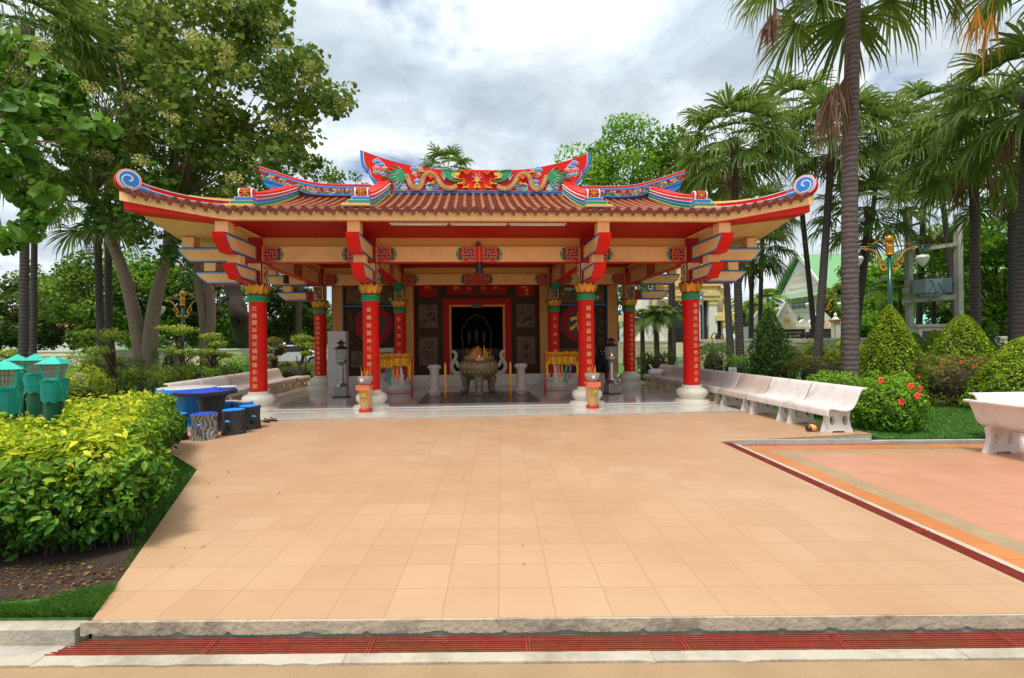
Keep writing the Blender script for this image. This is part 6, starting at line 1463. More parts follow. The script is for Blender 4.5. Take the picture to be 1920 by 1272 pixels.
# ---- big broadleaf trees on the left
def bigtree():
    B0 = g3(275, 712); t = thing('forked_tree', 'large broadleaf tree with grey forked trunk filling the upper left', 'tree', B0)
    Dt = 21.0; f_ = np.array(D3(272, 640, 22.3)); b0 = np.array(B0)
    lim1 = [f_, D3(240, 540, 22.5), D3(212, 460, 22.5), D3(172, 370, 22), D3(118, 288, 21)]
    lim2 = [f_, D3(292, 560, 22.3), D3(314, 475, 22.3), D3(318, 380, 22), D3(330, 250, 21.5), D3(340, 120, 21)]
    ps = [([b0+np.array([-.20, 0, 0]), f_+np.array([-.22, 0, -.3])]+lim1[1:], .40, .13), ([b0+np.array([.20, 0, 0]), f_+np.array([.20, 0, -.3])]+lim2[1:], .40, .11), ([lim2[2], D3(345, 420, 22), D3(352, 330, 21), D3(420, 230, 20)], .15, .05), ([lim1[2], D3(230, 380, 21), D3(240, 250, 20), D3(220, 120, 20)], .15, .05), ([lim2[3], D3(420, 260, 20), D3(520, 220, 19.5), D3(600, 190, 19)], .12, .03), ([lim2[4], D3(400, 130, 20), D3(470, 70, 20)], .10, .03)]
    r = np.random.default_rng(91); C_ = []; R_ = []
    spec = [(330, 60, 140, 100, 20, 36), (430, 150, 120, 100, 19.5, 34), (450, 60, 100, 60, 20, 16), (260, 100, 140, 100, 22, 24), (120, 60, 100, 70, 22, 12), (300, 230, 130, 100, 20, 26), (200, 150, 120, 120, 21, 24), (480, 260, 80, 60, 19.5, 14), (150, 300, 110, 70, 20.5, 15), (560, 130, 50, 80, 19.5, 9), (600, 185, 45, 22, 19, 6), (370, 330, 130, 45, 20, 16), (240, 20, 150, 60, 21, 14), (470, 30, 90, 50, 20, 9), (530, 235, 70, 50, 19.5, 8), (250, 390, 90, 35, 21, 10), (545, 300, 50, 28, 19.7, 6), (320, 470, 40, 30, 21, 4), (230, 440, 40, 30, 21, 4)]
    for (u, v, a, c, D, k) in spec:
        for j in range(k):
            th = r.uniform(0, 2*PI); q = math.sqrt(r.random()); C_.append(D3(u+a*q*math.cos(th), v+c*q*math.sin(th), D+r.normal(0, 1.5))); s_ = r.uniform(.5, 1.05); R_.append((s_, s_, s_*.75))
    C, d, k = clumps(C_, R_, 21000, r, .12); tone = r.uniform(-.2, .2, len(C_))[k]
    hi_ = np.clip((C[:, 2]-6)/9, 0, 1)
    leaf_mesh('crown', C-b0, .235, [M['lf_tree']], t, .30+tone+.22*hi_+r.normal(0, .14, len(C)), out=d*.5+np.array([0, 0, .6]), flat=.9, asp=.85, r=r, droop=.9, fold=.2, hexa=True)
    fl = r.choice(len(C_), 110, replace=False); fc = [C_[i] for i in fl if C_[i][0] > -13.5 or r.random() < .25]; C2, d2, k2 = clumps([np.array(c_)+r.normal(0, .3, 3)+np.array([0, -.5, .1]) for c_ in fc], [(.32, .32, .24)]*len(fc), 12000, r, .1)
    leaf_mesh('flower_clusters', C2-b0, .07, [M['flow']], t, None, r=r, asp=.9)
    for i in range(0, len(C_), 4):
        c_ = np.array(C_[i]); src = np.array(lim2[3] if c_[0] > -13 else lim1[3]); ps.append(([src, (src+c_)/2+np.array([0, 0, -.4]), c_], .055, .012))
    trunk(t, ps, M['bark'], n=10); return t
bigtree()
t2_ = thing('twin_trunk_tree', 'broadleaf tree with two close upright trunks behind the forked one', 'tree', g3(388, 705), 0)
b0 = np.array(t2_.location); trunk(t2_, [([b0, D3(384, 600, 24.4), D3(372, 520, 24.3), D3(360, 400, 24), D3(350, 300, 24)], .32, .15), ([D3(384, 660, 24.4), D3(396, 600, 24.3), D3(392, 500, 24.2), D3(390, 380, 24)], .26, .13)], M['bark'])
crown(t2_, D3(385, 330, 25), (4.5, 3, 3.2), 34, 1.1, 7000, .24, M['lf_tree'], 92)
t3_ = thing('dark_trunk_tree', 'tree with thick dark trunk just left of the leftmost column', 'tree', g3(455, 668), 0)
b0 = np.array(t3_.location); trunk(t3_, [([b0, D3(452, 610, 33), D3(440, 560, 33), D3(425, 480, 33)], .72, .45), ([D3(445, 570, 33), D3(420, 560, 32), D3(395, 600, 31), D3(360, 585, 30)], .16, .06)], M['barkd'])
crown(t3_, D3(440, 440, 34), (6, 4, 3.5), 34, 1.4, 7000, .26, M['lf_mid'], 93)
# near leafy branch at the left edge
t4 = thing('near_tree', 'large-leaved tree overhanging the left picture edge, close to the camera', 'tree', (-14.2, -.5, -.03))
r = np.random.default_rng(95); C_ = []; R_ = []
for (u, v, a, c, D, k) in ((30, 140, 60, 70, 10.5, 16), (70, 230, 60, 50, 10.5, 14), (30, 300, 60, 60, 10.5, 14), (60, 370, 50, 40, 10.3, 9), (20, 430, 40, 35, 10, 6), (150, 235, 45, 35, 11, 8), (-60, 200, 60, 200, 10.5, 14), (110, 180, 40, 40, 11, 5), (10, 90, 25, 25, 10.5, 3)):
    for j in range(k):
        th = r.uniform(0, 6.28); q = math.sqrt(r.random()); C_.append(D3(u+a*q*math.cos(th), v+c*q*math.sin(th), D+r.normal(0, .5))); s_ = r.uniform(.18, .36); R_.append((s_, s_, s_*.8))
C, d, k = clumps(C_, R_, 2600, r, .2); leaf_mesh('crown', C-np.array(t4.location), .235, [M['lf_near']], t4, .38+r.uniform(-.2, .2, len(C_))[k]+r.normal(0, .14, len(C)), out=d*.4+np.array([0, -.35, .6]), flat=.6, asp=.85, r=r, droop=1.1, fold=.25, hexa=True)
fc = [D3(45, 100, 10.2), D3(35, 140, 10.2), D3(75, 85, 10.3), D3(170, 165, 10.8)]; C2, d2, k2 = clumps(fc, [(.22, .2, .17)]*4, 900, r, .1); leaf_mesh('flower_clusters', C2-np.array(t4.location), .035, [M['flow']], t4, None, r=r, asp=.9)
ps = [([np.array(t4.location), (-14.2, -.6, 3), (-13.2, -.9, 5), D3(-40, 200, 10.8)], .28, .12)]
for i in range(0, len(C_), 3): ps.append(([D3(-40, 260, 10.8), (np.array(D3(-40, 260, 10.8))+np.array(C_[i]))/2, C_[i]], .04, .01))
trunk(t4, ps, M['bark'], n=8)

# ---- fan palms
def fan(b, base, dirv, L_, fr, seed, dead=0., nseg=34, acc=None):
    """one fan frond: petiole along dirv then a pleated fan with drooping tips; appended to arrays"""
    r = random.Random(seed); d = np.array(dirv, float); d /= np.linalg.norm(d); base = np.array(base, float); up = np.array([0, 0, 1.])
    side = np.cross(d, up); side /= np.linalg.norm(side)+1e-6; nn = np.cross(side, d)
    hub = base+d*L_+np.array([0, 0, -.12*L_*L_*.5]); V_, F_, va = acc
    m1 = base+d*L_*.5+np.array([0, 0, .03]); w = .018
    for (pa, pb) in ((base, m1), (m1, hub)):
        o = len(V_); V_ += [pa-side*w, pa+side*w, pb+side*w, pb-side*w]; F_.append((o, o+1, o+2, o+3)); va.append(.35)
    tone = r.uniform(-.15, .15)
    d2 = d*(.75)+np.array([0, 0, -.35-dead]); d2 /= np.linalg.norm(d2); spread = 1.75+.3*r.random() if not dead else .36+.14*r.random()
    for k in range(nseg):
        a = (k/(nseg-1)*2-1)*spread; s_ = fr*(1-.22*abs(a)/2)*(r.uniform(.80, 1.10) if r.random() > .10 else r.uniform(.45, .75))*(1 if not dead else r.uniform(.7, 1.05))
        dd = d2*math.cos(a)+side*math.sin(a)+nn*(.10*math.cos(a*1.4)+r.gauss(0, .05+.08*bool(dead)))+side*r.gauss(0, .02+.05*bool(dead)); dd /= np.linalg.norm(dd)
        w_ = s_*.55*(2*spread/nseg)*.52; wd = np.cross(dd, nn); wd /= np.linalg.norm(wd)+1e-6; pl_ = nn*(.018 if k % 2 else -.018)
        p1 = hub+dd*s_*.55; dr_ = .25+.65*r.random()**1.5; p2 = hub+dd*s_*.85+np.array([0, 0, -dr_*s_*.28]); p3 = hub+dd*s_*(1.0-.1*dr_)+np.array([0, 0, -dr_*s_*.75])
        o = len(V_); V_ += [hub-wd*.01, hub+wd*.01, p1+wd*w_+pl_, p1-wd*w_-pl_, p2+wd*w_*.55, p2-wd*w_*.55, p3+wd*.004, p3-wd*.004]
        F_ += [(o, o+1, o+2, o+3), (o+3, o+2, o+4, o+5), (o+5, o+4, o+6, o+7)]; v_ = .5+tone+r.uniform(-.18, .18); va += [v_, v_, v_+.12]
def palm(name, lab, base, top, r0, r1, nf, L_, fr, seed, ndead=0, mt='palmb', lean=None, nseg=34, grp='fan palms', gold=0, elev=(-.75, 1.1)):
    t = thing(name, lab, 'palm', base, 0, grp); b0 = np.array(base, float); tp_ = np.array(top, float); mid = b0+(tp_-b0)*.5+(np.array(lean) if lean else 0)
    trunk(t, [([b0, b0+(mid-b0)*.5, mid, mid+(tp_-mid)*.5, tp_], r0, r1)], M[mt], n=16)
    for (nm_, cnt, dd_, mm) in (('fronds', nf, 0, 'palmf'), ('dead_fronds', ndead, 1, 'palmdead'), ('yellow_frond', gold, 1, 'palmgold')):
        if not cnt: continue
        acc = ([], [], []); rr = random.Random(seed+dd_*7+gold)
        for k in range(cnt):
            a = k*2.39996+seed; e = elev[0]+(elev[1]-elev[0])*((k+.5)/cnt)**.9 if not dd_ else rr.uniform(-1.35, -1.0)
            dv = (math.cos(a)*math.cos(e), math.sin(a)*math.cos(e), math.sin(e)); fan(None, tp_-b0, dv, L_*rr.uniform(.85, 1.1)*(1 if not dd_ else .6), fr*rr.uniform(.9, 1.1), seed*100+k, dead=0 if not dd_ else 1.2, nseg=nseg, acc=acc)
        V_ = np.array(acc[0]); npmesh(nm_, V_, np.array(acc[1]), [M[mm]], np.clip(np.array(acc[2]), 0, 1), t)
    b = MB(); b.tube([tp_-b0+np.array([0, 0, -.6]), tp_-b0+np.array([0, 0, .15])], [r1*1.1, r1*1.9], M['barkd'], 10); b.build('crown_shaft', t, True); return t
Dp = 11.5
bp0 = D3(1592, 640, Dp); bp0 = (bp0[0], bp0[1], -.03)
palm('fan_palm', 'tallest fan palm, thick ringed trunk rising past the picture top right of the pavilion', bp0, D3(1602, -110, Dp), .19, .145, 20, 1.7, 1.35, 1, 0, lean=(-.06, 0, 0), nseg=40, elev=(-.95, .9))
pt = S.objects[[o.name for o in S.objects if o.name.startswith('fan_palm')][0]]
def hang(root, name, spots, m, fr=1.2, spread=0.5, seed=5):
    acc = ([], [], []); b0 = np.array(root.location)
    for i, (u, v, D, L_) in enumerate(spots):
        p = np.array(D3(u, v, D))-b0; q = np.array([0, -.02, 0])
        fan(None, p+np.array([.15, .0, .9]), (-.16, .02, -1), .9, L_, seed+i, dead=1.6, nseg=26, acc=acc)
    npmesh(name, np.array(acc[0]), np.array(acc[1]), [m], np.clip(np.array(acc[2]), 0, 1), root)
hang(pt, 'dead_fronds', [(1570, 150, 11.2, 1.5), (1556, 165, 11.3, 1.35), (1585, 140, 11.4, 1.5), (1445, 20, 11.3, 1.1), (1455, 10, 11.2, 1.0)], M['palmdead'])
pspec = [ # u_base D v_top u_top frond
 (1388, 19.5, 268, 1375, 1.55, 1.25, 34, 'fan palm whose round crown hides the tree behind the right roof end', 2, .17),
 (1530, 24, 250, 1562, 1.8, 1.5, 34, 'slim fan palm with dark leaning trunk left of the big ringed trunk', 1, .20),
 (1828, 17.5, 270, 1826, 1.65, 1.4, 34, 'fan palm standing right of the transformer poles', 3, .17),
 (1371, 27, 330, 1350, 1.6, 1.4, 26, 'dark fan palm trunk just right of the rightmost column', 1, .2),
 (1407, 30, 470, 1410, 1.5, 1.4, 22, 'short slim fan palm below the right roof tip', 1, .16),
 (1423, 33, 400, 1430, 1.6, 1.5, 24, 'thin fan palm behind the dark cone shrub', 1, .16),
 (1600, 25, 395, 1628, 1.7, 1.5, 26, 'fan palm crown just right of the big ringed trunk', 1, .16),
 (1720, 30, 300, 1735, 1.9, 1.6, 26, 'fan palm behind the transformer poles', 1, .18),
 (1905, 14, 180, 1930, 1.6, 1.4, 26, 'fan palm at the right picture edge', 2, .17),
 (2070, 12.0, -130, 2030, 1.6, 1.35, 22, 'fan palm whose golden dead frond hangs into the upper right corner', 0, .15),
 (43, 17.0, 60, 50, 1.6, 1.4, 30, 'fan palm at the far left whose dark trunk stands behind the bollard lamps', 0, .145),
 (61, 18.5, 300, 66, 1.4, 1.2, 20, 'thinner second fan palm trunk at the far left', 1, .115),
 (190, 25.5, 390, 182, 1.8, 1.5, 30, 'fan palm behind the forked tree trunk', 4, .20),
 (205, 27, 210, 200, 1.8, 1.5, 24, 'tall fan palm inside the broadleaf crown upper left', 1, .2),
 (1533, 27, 215, 1485, 1.7, 1.45, 26, 'fan palm crown left of the big ringed trunk above the right roof end', 1, .15),
 (1597, 27, 255, 1655, 1.6, 1.4, 26, 'fan palm crown right behind the big ringed trunk', 2, .14),
 (1801, 27, 215, 1750, 1.7, 1.4, 26, 'fan palm between the street lamp and the right palms', 1, .15),
 (1898, 20, 330, 1896, 1.6, 1.4, 28, 'fan palm behind the bright tree at the right', 2, .15),
 (838, 42, 322, 838, 1.6, 1.6, 26, 'distant fan palm crown peeking above the middle of the dragon ridge', 0, .2)]
for i, (u, D, vt, ut, L_, fr, nf, lab, nd, rr_) in enumerate(pspec):
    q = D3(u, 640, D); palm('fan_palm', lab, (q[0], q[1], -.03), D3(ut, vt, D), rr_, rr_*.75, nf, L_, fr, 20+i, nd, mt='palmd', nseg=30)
gp = [o for o in S.objects if o.get('label', '').startswith('fan palm whose golden')][0]
hang(gp, 'yellow_frond', [(1860, 20, 12.4, 1.35), (1835, 10, 12.5, 1.2)], M['palmgold'], seed=77)
hang(gp, 'dead_fronds', [(1800, -20, 12.4, 1.0)], M['palmdead'], seed=88)
# feather palm beside the transformer, and two cycad-like palms behind the right rear column
def feather(lab, base, top, nf, L_, seed, m, grp, r0=.15, droop=.55):
    t = thing('feather_palm', lab, 'palm', base, 0, grp); b0 = np.array(base); tp_ = np.array(top)-b0; trunk(t, [([b0, b0+tp_*.5, b0+tp_], r0, r0*.8)], M['barkd'], n=10); V_, F_, va = [], [], []; r = random.Random(seed)
    for k in range(nf):
        a = k*2.4+seed; e = r.uniform(-.1, 1.2); d = np.array([math.cos(a)*math.cos(e), math.sin(a)*math.cos(e), math.sin(e)]); L2 = L_*r.uniform(.8, 1.1); prev = None; tone = r.uniform(-.15, .15)
        for j in range(26):
            s_ = j/25; p = tp_+d*L2*s_+np.array([0, 0, -droop*L2*s_*s_*1.3]); tdir = d+np.array([0, 0, -droop*2.6*s_]); tdir /= np.linalg.norm(tdir); side = np.cross(tdir, [0, 0, 1.]); side /= np.linalg.norm(side)+1e-6
            if j > 2:
                for sg in (-1, 1):
                    l_ = L2*.24*math.sin(PI*min(1, s_+.12))**.6; q = p+(side*sg*.85+tdir*.5)*l_+np.array([0, 0, -.35*l_]); w = tdir*.028*L2/2
                    o = len(V_); V_ += [p-w, p+w, (p+q)/2+w+np.array([0, 0, .04]), q, (p+q)/2-w+np.array([0, 0, .04])]; F_ += [(o, o+1, o+2, o+4), (o+4, o+2, o+3, o+3)]; v_ = .45+tone+r.uniform(-.15, .15); va += [v_, v_]
            if prev is not None: o = len(V_); V_ += [prev-side*.015, prev+side*.015, p+side*.015, p-side*.015]; F_.append((o, o+1, o+2, o+3)); va.append(.6)
            prev = p
    me_f = np.array(F_); quads = me_f[me_f[:, 2] != me_f[:, 3]]; 
    tri = me_f[me_f[:, 2] == me_f[:, 3]][:, :3]; va = np.array(va); V_ = np.array(V_)
    allt = np.concatenate([quads[:, [0, 1, 2]], quads[:, [0, 2, 3]], tri]); vq = va[me_f[:, 2] != me_f[:, 3]]; vt_ = va[me_f[:, 2] == me_f[:, 3]]
    npmesh('fronds', V_, allt, [M[m]], np.clip(np.concatenate([vq, vq, vt_]), 0, 1), t); return t
q = D3(1752, 640, 30); feather('feather-leaved palm with arching fronds behind the transformer', (q[0], q[1], -.03), D3(1748, 470, 30), 26, 3.6, 3, 'lf_mid', 'feather palms')
q = D3(1690, 640, 33); feather('feather-leaved palm left of the transformer poles', (q[0], q[1], -.03), D3(1688, 540, 33), 22, 3.2, 4, 'lf_mid', 'feather palms')
q = D3(1232, 640, 21); feather('dark bushy feather palm seen right of the rear right column', (q[0], q[1], -.03), D3(1230, 592, 21), 34, 1.5, 5, 'lf_dark', 'feather palms', .13)
q = D3(1205, 640, 23); feather('second dark feather palm close to the rear right column', (q[0], q[1], -.03), D3(1204, 600, 23), 28, 1.4, 6, 'lf_dark', 'feather palms', .12)
q = D3(1256, 640, 24); feather('third dark feather palm left of the rightmost front column', (q[0], q[1], -.03), D3(1256, 590, 24), 28, 1.5, 8, 'lf_dark', 'feather palms', .12)
for i, (u, v, D) in enumerate(((1440, 560, 50), (1395, 575, 48))):
    q = D3(u, 640, D); feather(['small far feather palm right of the leaning trunks', 'small far feather palm below the right roof tip'][i], (q[0], q[1], -.03), D3(u, v, D), 24, 3.0, 12+i, 'lf_mid', 'feather palms')

# ---- background trees
bt = [ # label, u, D, vtop, hw px, vbottom, mat, n, size
 ('dark dense tree at the far left behind the lamp globes', 40, 40, 520, 100, 655, 'lf_dark', 9000, .30),
 ('spreading tree with open flat branches on the far left skyline', 100, 60, 492, 85, 600, 'lf_mid', 5000, .42),
 ('brownish green tree left of the dense green one', 135, 42, 545, 85, 655, 'lf_rust', 8000, .30),
 ('tall loose green tree left of the forked trunk', 185, 36, 480, 95, 650, 'lf_mid', 11000, .26),
 ('bright green tree between the two limbs of the fork', 265, 38, 470, 75, 655, 'lf_bright', 9000, .26),
 ('shadowy tree behind the twin trunks', 335, 40, 490, 80, 650, 'lf_dark', 9000, .28),
 ('bright leafy tree left of the leftmost column bracket', 405, 42, 500, 60, 650, 'lf_bright', 7000, .28),
 ('grey-green feathery tree between the left columns', 540, 38, 530, 60, 640, 'lf_dark', 9000, .24),
 ('yellowish green tree seen low between the left columns', 580, 45, 560, 60, 640, 'lf_mid', 7000, .28),
 ('leafy tree rising above the left side ridge of the roof', 560, 36, 300, 80, 480, 'lf_mid', 6000, .28),
 ('small tree tops left of the main dragon ridge', 655, 40, 322, 45, 450, 'lf_mid', 2500, .28),
 ('round glossy green tree above the right side of the roof', 1175, 30, 232, 110, 420, 'lf_bright', 11000, .22),
 ('glossy tree half hidden behind the right roof slope', 1260, 31, 250, 80, 430, 'lf_mid', 7000, .24),
 ('dense green tree behind the school roof', 1590, 48, 520, 50, 660, 'lf_mid', 6000, .34),
 ('dark tree right of the big ringed trunk', 1655, 40, 500, 60, 660, 'lf_bright', 7000, .30),
 ('dark olive tree beyond the green school roof', 1640, 52, 470, 60, 600, 'lf_dark', 5000, .36),
 ('bright green tree right of the transformer poles', 1880, 27, 375, 95, 640, 'lf_bright', 13000, .22),
 ('dark spreading tree at the right edge above the far wall', 1900, 32, 560, 90, 625, 'lf_dark', 7000, .24),
 ('mid green tree behind the transformer', 1800, 38, 400, 80, 640, 'lf_mid', 9000, .30),
 ('dark green tree behind the golden gate house', 1200, 60, 520, 70, 650, 'lf_dark', 6000, .4),
 ('tree low behind the leaning palm trunks', 1440, 60, 560, 60, 650, 'lf_mid', 5000, .42),
 ('tall green tree filling the right picture edge under the palms', 1950, 24, 260, 60, 560, 'lf_dark', 7000, .22),
]
for i, (lab, u, D, vt, hw_, vb, m, nl, sz) in enumerate(bt):
    c = D3(u, (vt+vb)/2, D); R_ = (hw_*D/902, hw_*D/902*.7, (vb-vt)/2*D/902); q = D3(u, 640, D)
    tree(lab, (q[0], q[1], -.1), c, R_, 46, min(R_[0], R_[2])*.36, nl, sz, m, 200+i, tr=.25, grp='trees around the pavilion', zmin=.2, asp=.7)
far = [(-260, 60, 560), (0, 75, 590), (300, 80, 600), (470, 70, 600), (640, 75, 600), (1120, 80, 600), (1350, 90, 600), (1700, 70, 600), (1850, 65, 590), (2100, 50, 560)]
for i, (u, D, vt) in enumerate(far):
    c = D3(u, (vt+650)/2, D); q = D3(u, 640, D)
    tree('distant rounded green tree in the row far behind, number %d from the left' % (i+1) if False else ['distant tree beyond the left edge', 'distant tree behind the far left lamp globes', 'distant tree low behind the twin trunks', 'distant tree behind the leftmost column', 'distant tree behind the grey stele', 'distant tree behind the right of the hall', 'distant tree behind the white gable wall', 'distant tree behind the transformer platform', 'distant tree behind the right bright cone shrub', 'distant tree beyond the right edge'][i], (q[0], q[1], -.1), c, (11, 6, (650-vt)/2*D/902*1.1), 40, 1.9, 5500, .55, 'lf_dark' if i % 2 else 'lf_mid', 300+i, tr=.3, grp='distant trees', zmin=.1)

# ================================================================== BACKGROUND BUILT THINGS
def bwall(lab, u0, u1, D0, D1, h, name='boundary_wall', m='wall', cap=True):
    a, c = D3(u0, 640, D0), D3(u1, 640, D1); L_ = math.hypot(c[0]-a[0], c[1]-a[1]); t = thing(name, lab, 'wall', (a[0], a[1], -.05), math.atan2(c[1]-a[1], c[0]-a[0]))
    b = MB(); b.box(0, L_, 0, .25, 0, h, M[m]); b.build('wall', t); b = MB(); b.box(-.03, L_+.03, -.06, .31, h, h+.12, M['school'] if cap else M[m]); b.box(-.02, L_+.02, -.04, .29, h-.35, h-.28, M[m]); b.build('coping', t); return t
bwall('long cream boundary wall behind the left garden trees', -420, 560, 40, 37, 1.15)
bwall('pale wall behind the palms right of the hall', 1150, 1260, 33, 31, 1.45)
bwall('cream boundary wall with coping right of the rightmost column', 1290, 1640, 30, 27, 1.5)
bwall('cream boundary wall at the right edge behind the cone shrubs', 1780, 2300, 26, 22, 1.5)
def urn(lab, u, D, vt):
    q = D3(u, 640, D); H = D3(u, vt, D)[2]; t = thing('wall_pier', lab, 'pier', (q[0], q[1]-.2, -.05), 0, 'stepped piers of the right boundary wall'); b = MB(); z = H
    for (hw_, z0, z1) in ((.42, 0, z*.45), (.36, z*.45, z*.72), (.48, z*.72, z*.86), (.62, z*.86, z)): b.box(-hw_, hw_, -hw_*.6, hw_*.6, z0, z1, M['wall'])
    b.build('pier', t, bevel=.02); b = MB(); b.tube([(-.3, 0, z), (-.36, 0, z+.22), (-.2, 0, z+.42), (0, 0, z+.34), (.2, 0, z+.42), (.36, 0, z+.22), (.3, 0, z)], .035, M['black'], 6); b.ball((0, 0, z+.18), (.16, .1, .18), M['bronze'], 10, 6); b.build('ornament', t, True)
urn('stepped pier with black scroll ornament behind the rightmost column', 1342, 28.5, 636); urn('stepped pier with black scroll ornament before the black inscription panel', 1509, 27.3, 634)
# golden white gate house
q = D3(1330, 640, 44); gx, gy_ = q[0], q[1]; sc_ = 44/902
gt = thing('gate_house', 'white and gold Thai temple gate house behind the rightmost column', 'gate', (gx, gy_, 0), YAW)
def gU(u): return (u-1330)*sc_
def gV(v): return 1.6+(635.5-v)*sc_
b = MB()
for (u0, u1, v0, v1, m, y0, y1) in ((1250, 1256, 640, 560, 'school', -.2, .6), (1300, 1312, 645, 560, 'school', -.2, .6), (1327, 1342, 645, 562, 'school', -.35, .7), (1353, 1370, 645, 602, 'school', -.35, .6), (1206, 1222, 645, 560, 'school', -.3, .6), (1165, 1180, 645, 602, 'school', -.3, .6)):
    b.box(gU(u0), gU(u1), y0, y1, gV(v0), gV(v1), M[m])
b.box(gU(1160), gU(1380), -.4, 1.2, -.05, gV(642), M['wall']); b.box(gU(1190), gU(1370), .6, .7, gV(642), gV(560), M['school']); b.build('columns', gt)
b = MB()
for (u0, u1, v0, v1, y0) in ((1240, 1350, 564, 556, -.5), (1236, 1346, 556, 548, -.6), (1245, 1342, 548, 538, -.5), (1236, 1352, 538, 533, -.65), (1338, 1372, 602, 592, -.5), (1342, 1370, 592, 586, -.4), (1163, 1182, 602, 590, -.5)): b.box(gU(u0), gU(u1), y0, .6, gV(v0), gV(v1), M['gyel'])
for (u0, u1) in ((1326, 1343), (1352, 1371), (1299, 1313)): b.box(gU(u0), gU(u1), -.42, .5, gV(612 if u0 == 1352 else 572), gV(604 if u0 == 1352 else 564), M['gyel'])
for (u0, u1) in ((1327, 1342), (1353, 1370)): b.box(gU(u0)-.03, gU(u1)+.03, -.4, .5, gV(636), gV(632), M['gyel'])
# ornate pediment
r7 = random.Random(4)
b.prism([(gU(1236), -.3, gV(533)), (gU(1345), -.3, gV(533)), (gU(1318), -.3, gV(500)), (gU(1292), -.3, gV(440)), (gU(1268), -.3, gV(500))], (0, .5, 0), M['gyel'])
for k in range(60):
    u, v = r7.uniform(1250, 1335), r7.uniform(480, 530); 
    if abs(u-1292) > 50*(v-440)/93: continue
    b.tube([(gU(u), -.34, gV(v)), (gU(u+r7.uniform(-6, 6)), -.38, gV(v-8)), (gU(u+r7.uniform(-6, 6)), -.34, gV(v-12))], [.10, .07, .02], M['gyel'], 6)
# naga curves
for sg, uc in ((1, 1345), (-1, 1239)):
    pth = smooth_path([(gU(uc), gV(545)), (gU(uc+sg*10), gV(552)), (gU(uc+sg*18), gV(568)), (gU(uc+sg*14), gV(582)), (gU(uc+sg*22), gV(590))], 4); qd = rib2(pth, .75, .45); b.prism([(p_[0], -.3, p_[1]) for p_ in qd], (0, .4, 0), M['gyel'])
    for k in range(9): i = min(len(pth)-1, k*2); b.tube([(pth[i][0]+sg*.3, -.15, pth[i][1]), (pth[i][0]+sg*.62, -.15, pth[i][1]+.25)], [.14, .01], M['gyel'], 6)
b.build('gilded_ornament', gt)
b = MB(); b.prism([(gU(1312)+.02, .1, gV(645)), (gU(1327)-.02, .1, gV(645)), (gU(1327)-.02, .1, gV(570)), (gU(1320), .1, gV(564)), (gU(1312)+.02, .1, gV(570))], (0, .05, 0), M['window']); b.box(gU(1342)+.02, gU(1353)-.02, .1, .15, gV(640), gV(602), M['window']); b.box(gU(1256), gU(1300), .1, .15, gV(640), gV(564), M['window'])
for u in range(1256, 1328, 5): b.box(gU(u), gU(u)+.05, -.1, -.05, gV(645), gV(612), M['black'])
b.build('openings', gt)
t = thing('flag_pole', 'thin pale pole standing between the rightmost column and the gate house', 'pole', D3(1319, 640, 30)[:2]+(0,)); b = MB(); b.tube([(0, 0, 0), (-.02, 0, D3(1319, 548, 30)[2])], [.07, .05], M['trafo'], 8); b.build('pole', t, True)
# inscription wall
q = D3(1520, 640, 36); sc2 = 36/902
iw = thing('inscription_wall', 'white gabled Thai memorial wall with gold emblems and black panels', 'memorial wall', (q[0], q[1], 0), YAW)
wU = lambda u: (u-1520)*sc2; wV = lambda v: 1.6+(633.5-v)*sc2
b = MB()
b.box(wU(1395), wU(1590), 0, .4, 0, wV(612), M['school'])
for (ua, uc, um, vt) in ((1452, 1500, 1476, 565), (1518, 1566, 1542, 580), (1408, 1440, 1424, 582), (1499, 1518, 1508, 599), (1560, 1580, 1572, 598)):
    b.prism([(wU(ua), -.02-(ua % 3)*.004, wV(612)), (wU(uc), -.02-(ua % 3)*.004, wV(612)), (wU(uc)-.05, -.02-(ua % 3)*.004, wV(605)), (wU(um), -.02-(ua % 3)*.004, wV(vt)), (wU(ua)+.05, -.02-(ua % 3)*.004, wV(605))], (0, .38, 0), M['school'])
b.box(wU(1560), wU(1572), -.1, .4, 0, wV(605), M['school']); b.box(wU(1452), wU(1566), -.12, .1, wV(617), wV(612), M['wall']); b.box(wU(1509), wU(1516), -.1, .1, 0, wV(614), M['school'])
b.box(wU(1395), wU(1560), -.1, -.02, 0, wV(642), M['wall']); b.build('wall', iw)
b = MB()
for (ua, um, vt) in ((1452, 1476, 565), (1518, 1542, 580), (1408, 1424, 582)):
    qd = rib2([(wU(ua), wV(606)), (wU(um), wV(vt))], .09); b.prism([(p_[0], -.05, p_[1]) for p_ in qd], (0, .03, 0), M['gyel'])
for (uc, s_) in ((1477, 1.), (1425, .7), (1543, .7)):
    v0 = 611; b.prism([(wU(uc-10*s_), -.06, wV(v0)), (wU(uc+10*s_), -.06, wV(v0)), (wU(uc+6*s_), -.06, wV(v0-9*s_)), (wU(uc-6*s_), -.06, wV(v0-9*s_))], (0, .04, 0), M['gyel']); b.ball((wU(uc), -.05, wV(v0-13*s_)), (.27*s_, .05, .27*s_), M['gyel'], 14, 8); b.ball((wU(uc), -.05, wV(v0-27*s_)), (.08*s_, .04, .17*s_), M['gyel'], 8, 6)
    for sg in (-1, 1): b.ball((wU(uc+sg*13*s_), -.05, wV(v0-4*s_)), (.07, .04, .15*s_), M['gyel'], 8, 6)
b.build('gold_emblem', iw)
b = MB(); b.box(wU(1456), wU(1508), -.045, -.02, wV(641), wV(618), M['black']); b.box(wU(1517), wU(1558), -.045, -.02, wV(641), wV(618), M['black']); pn = b.build('black_panel', iw)
b = MB()
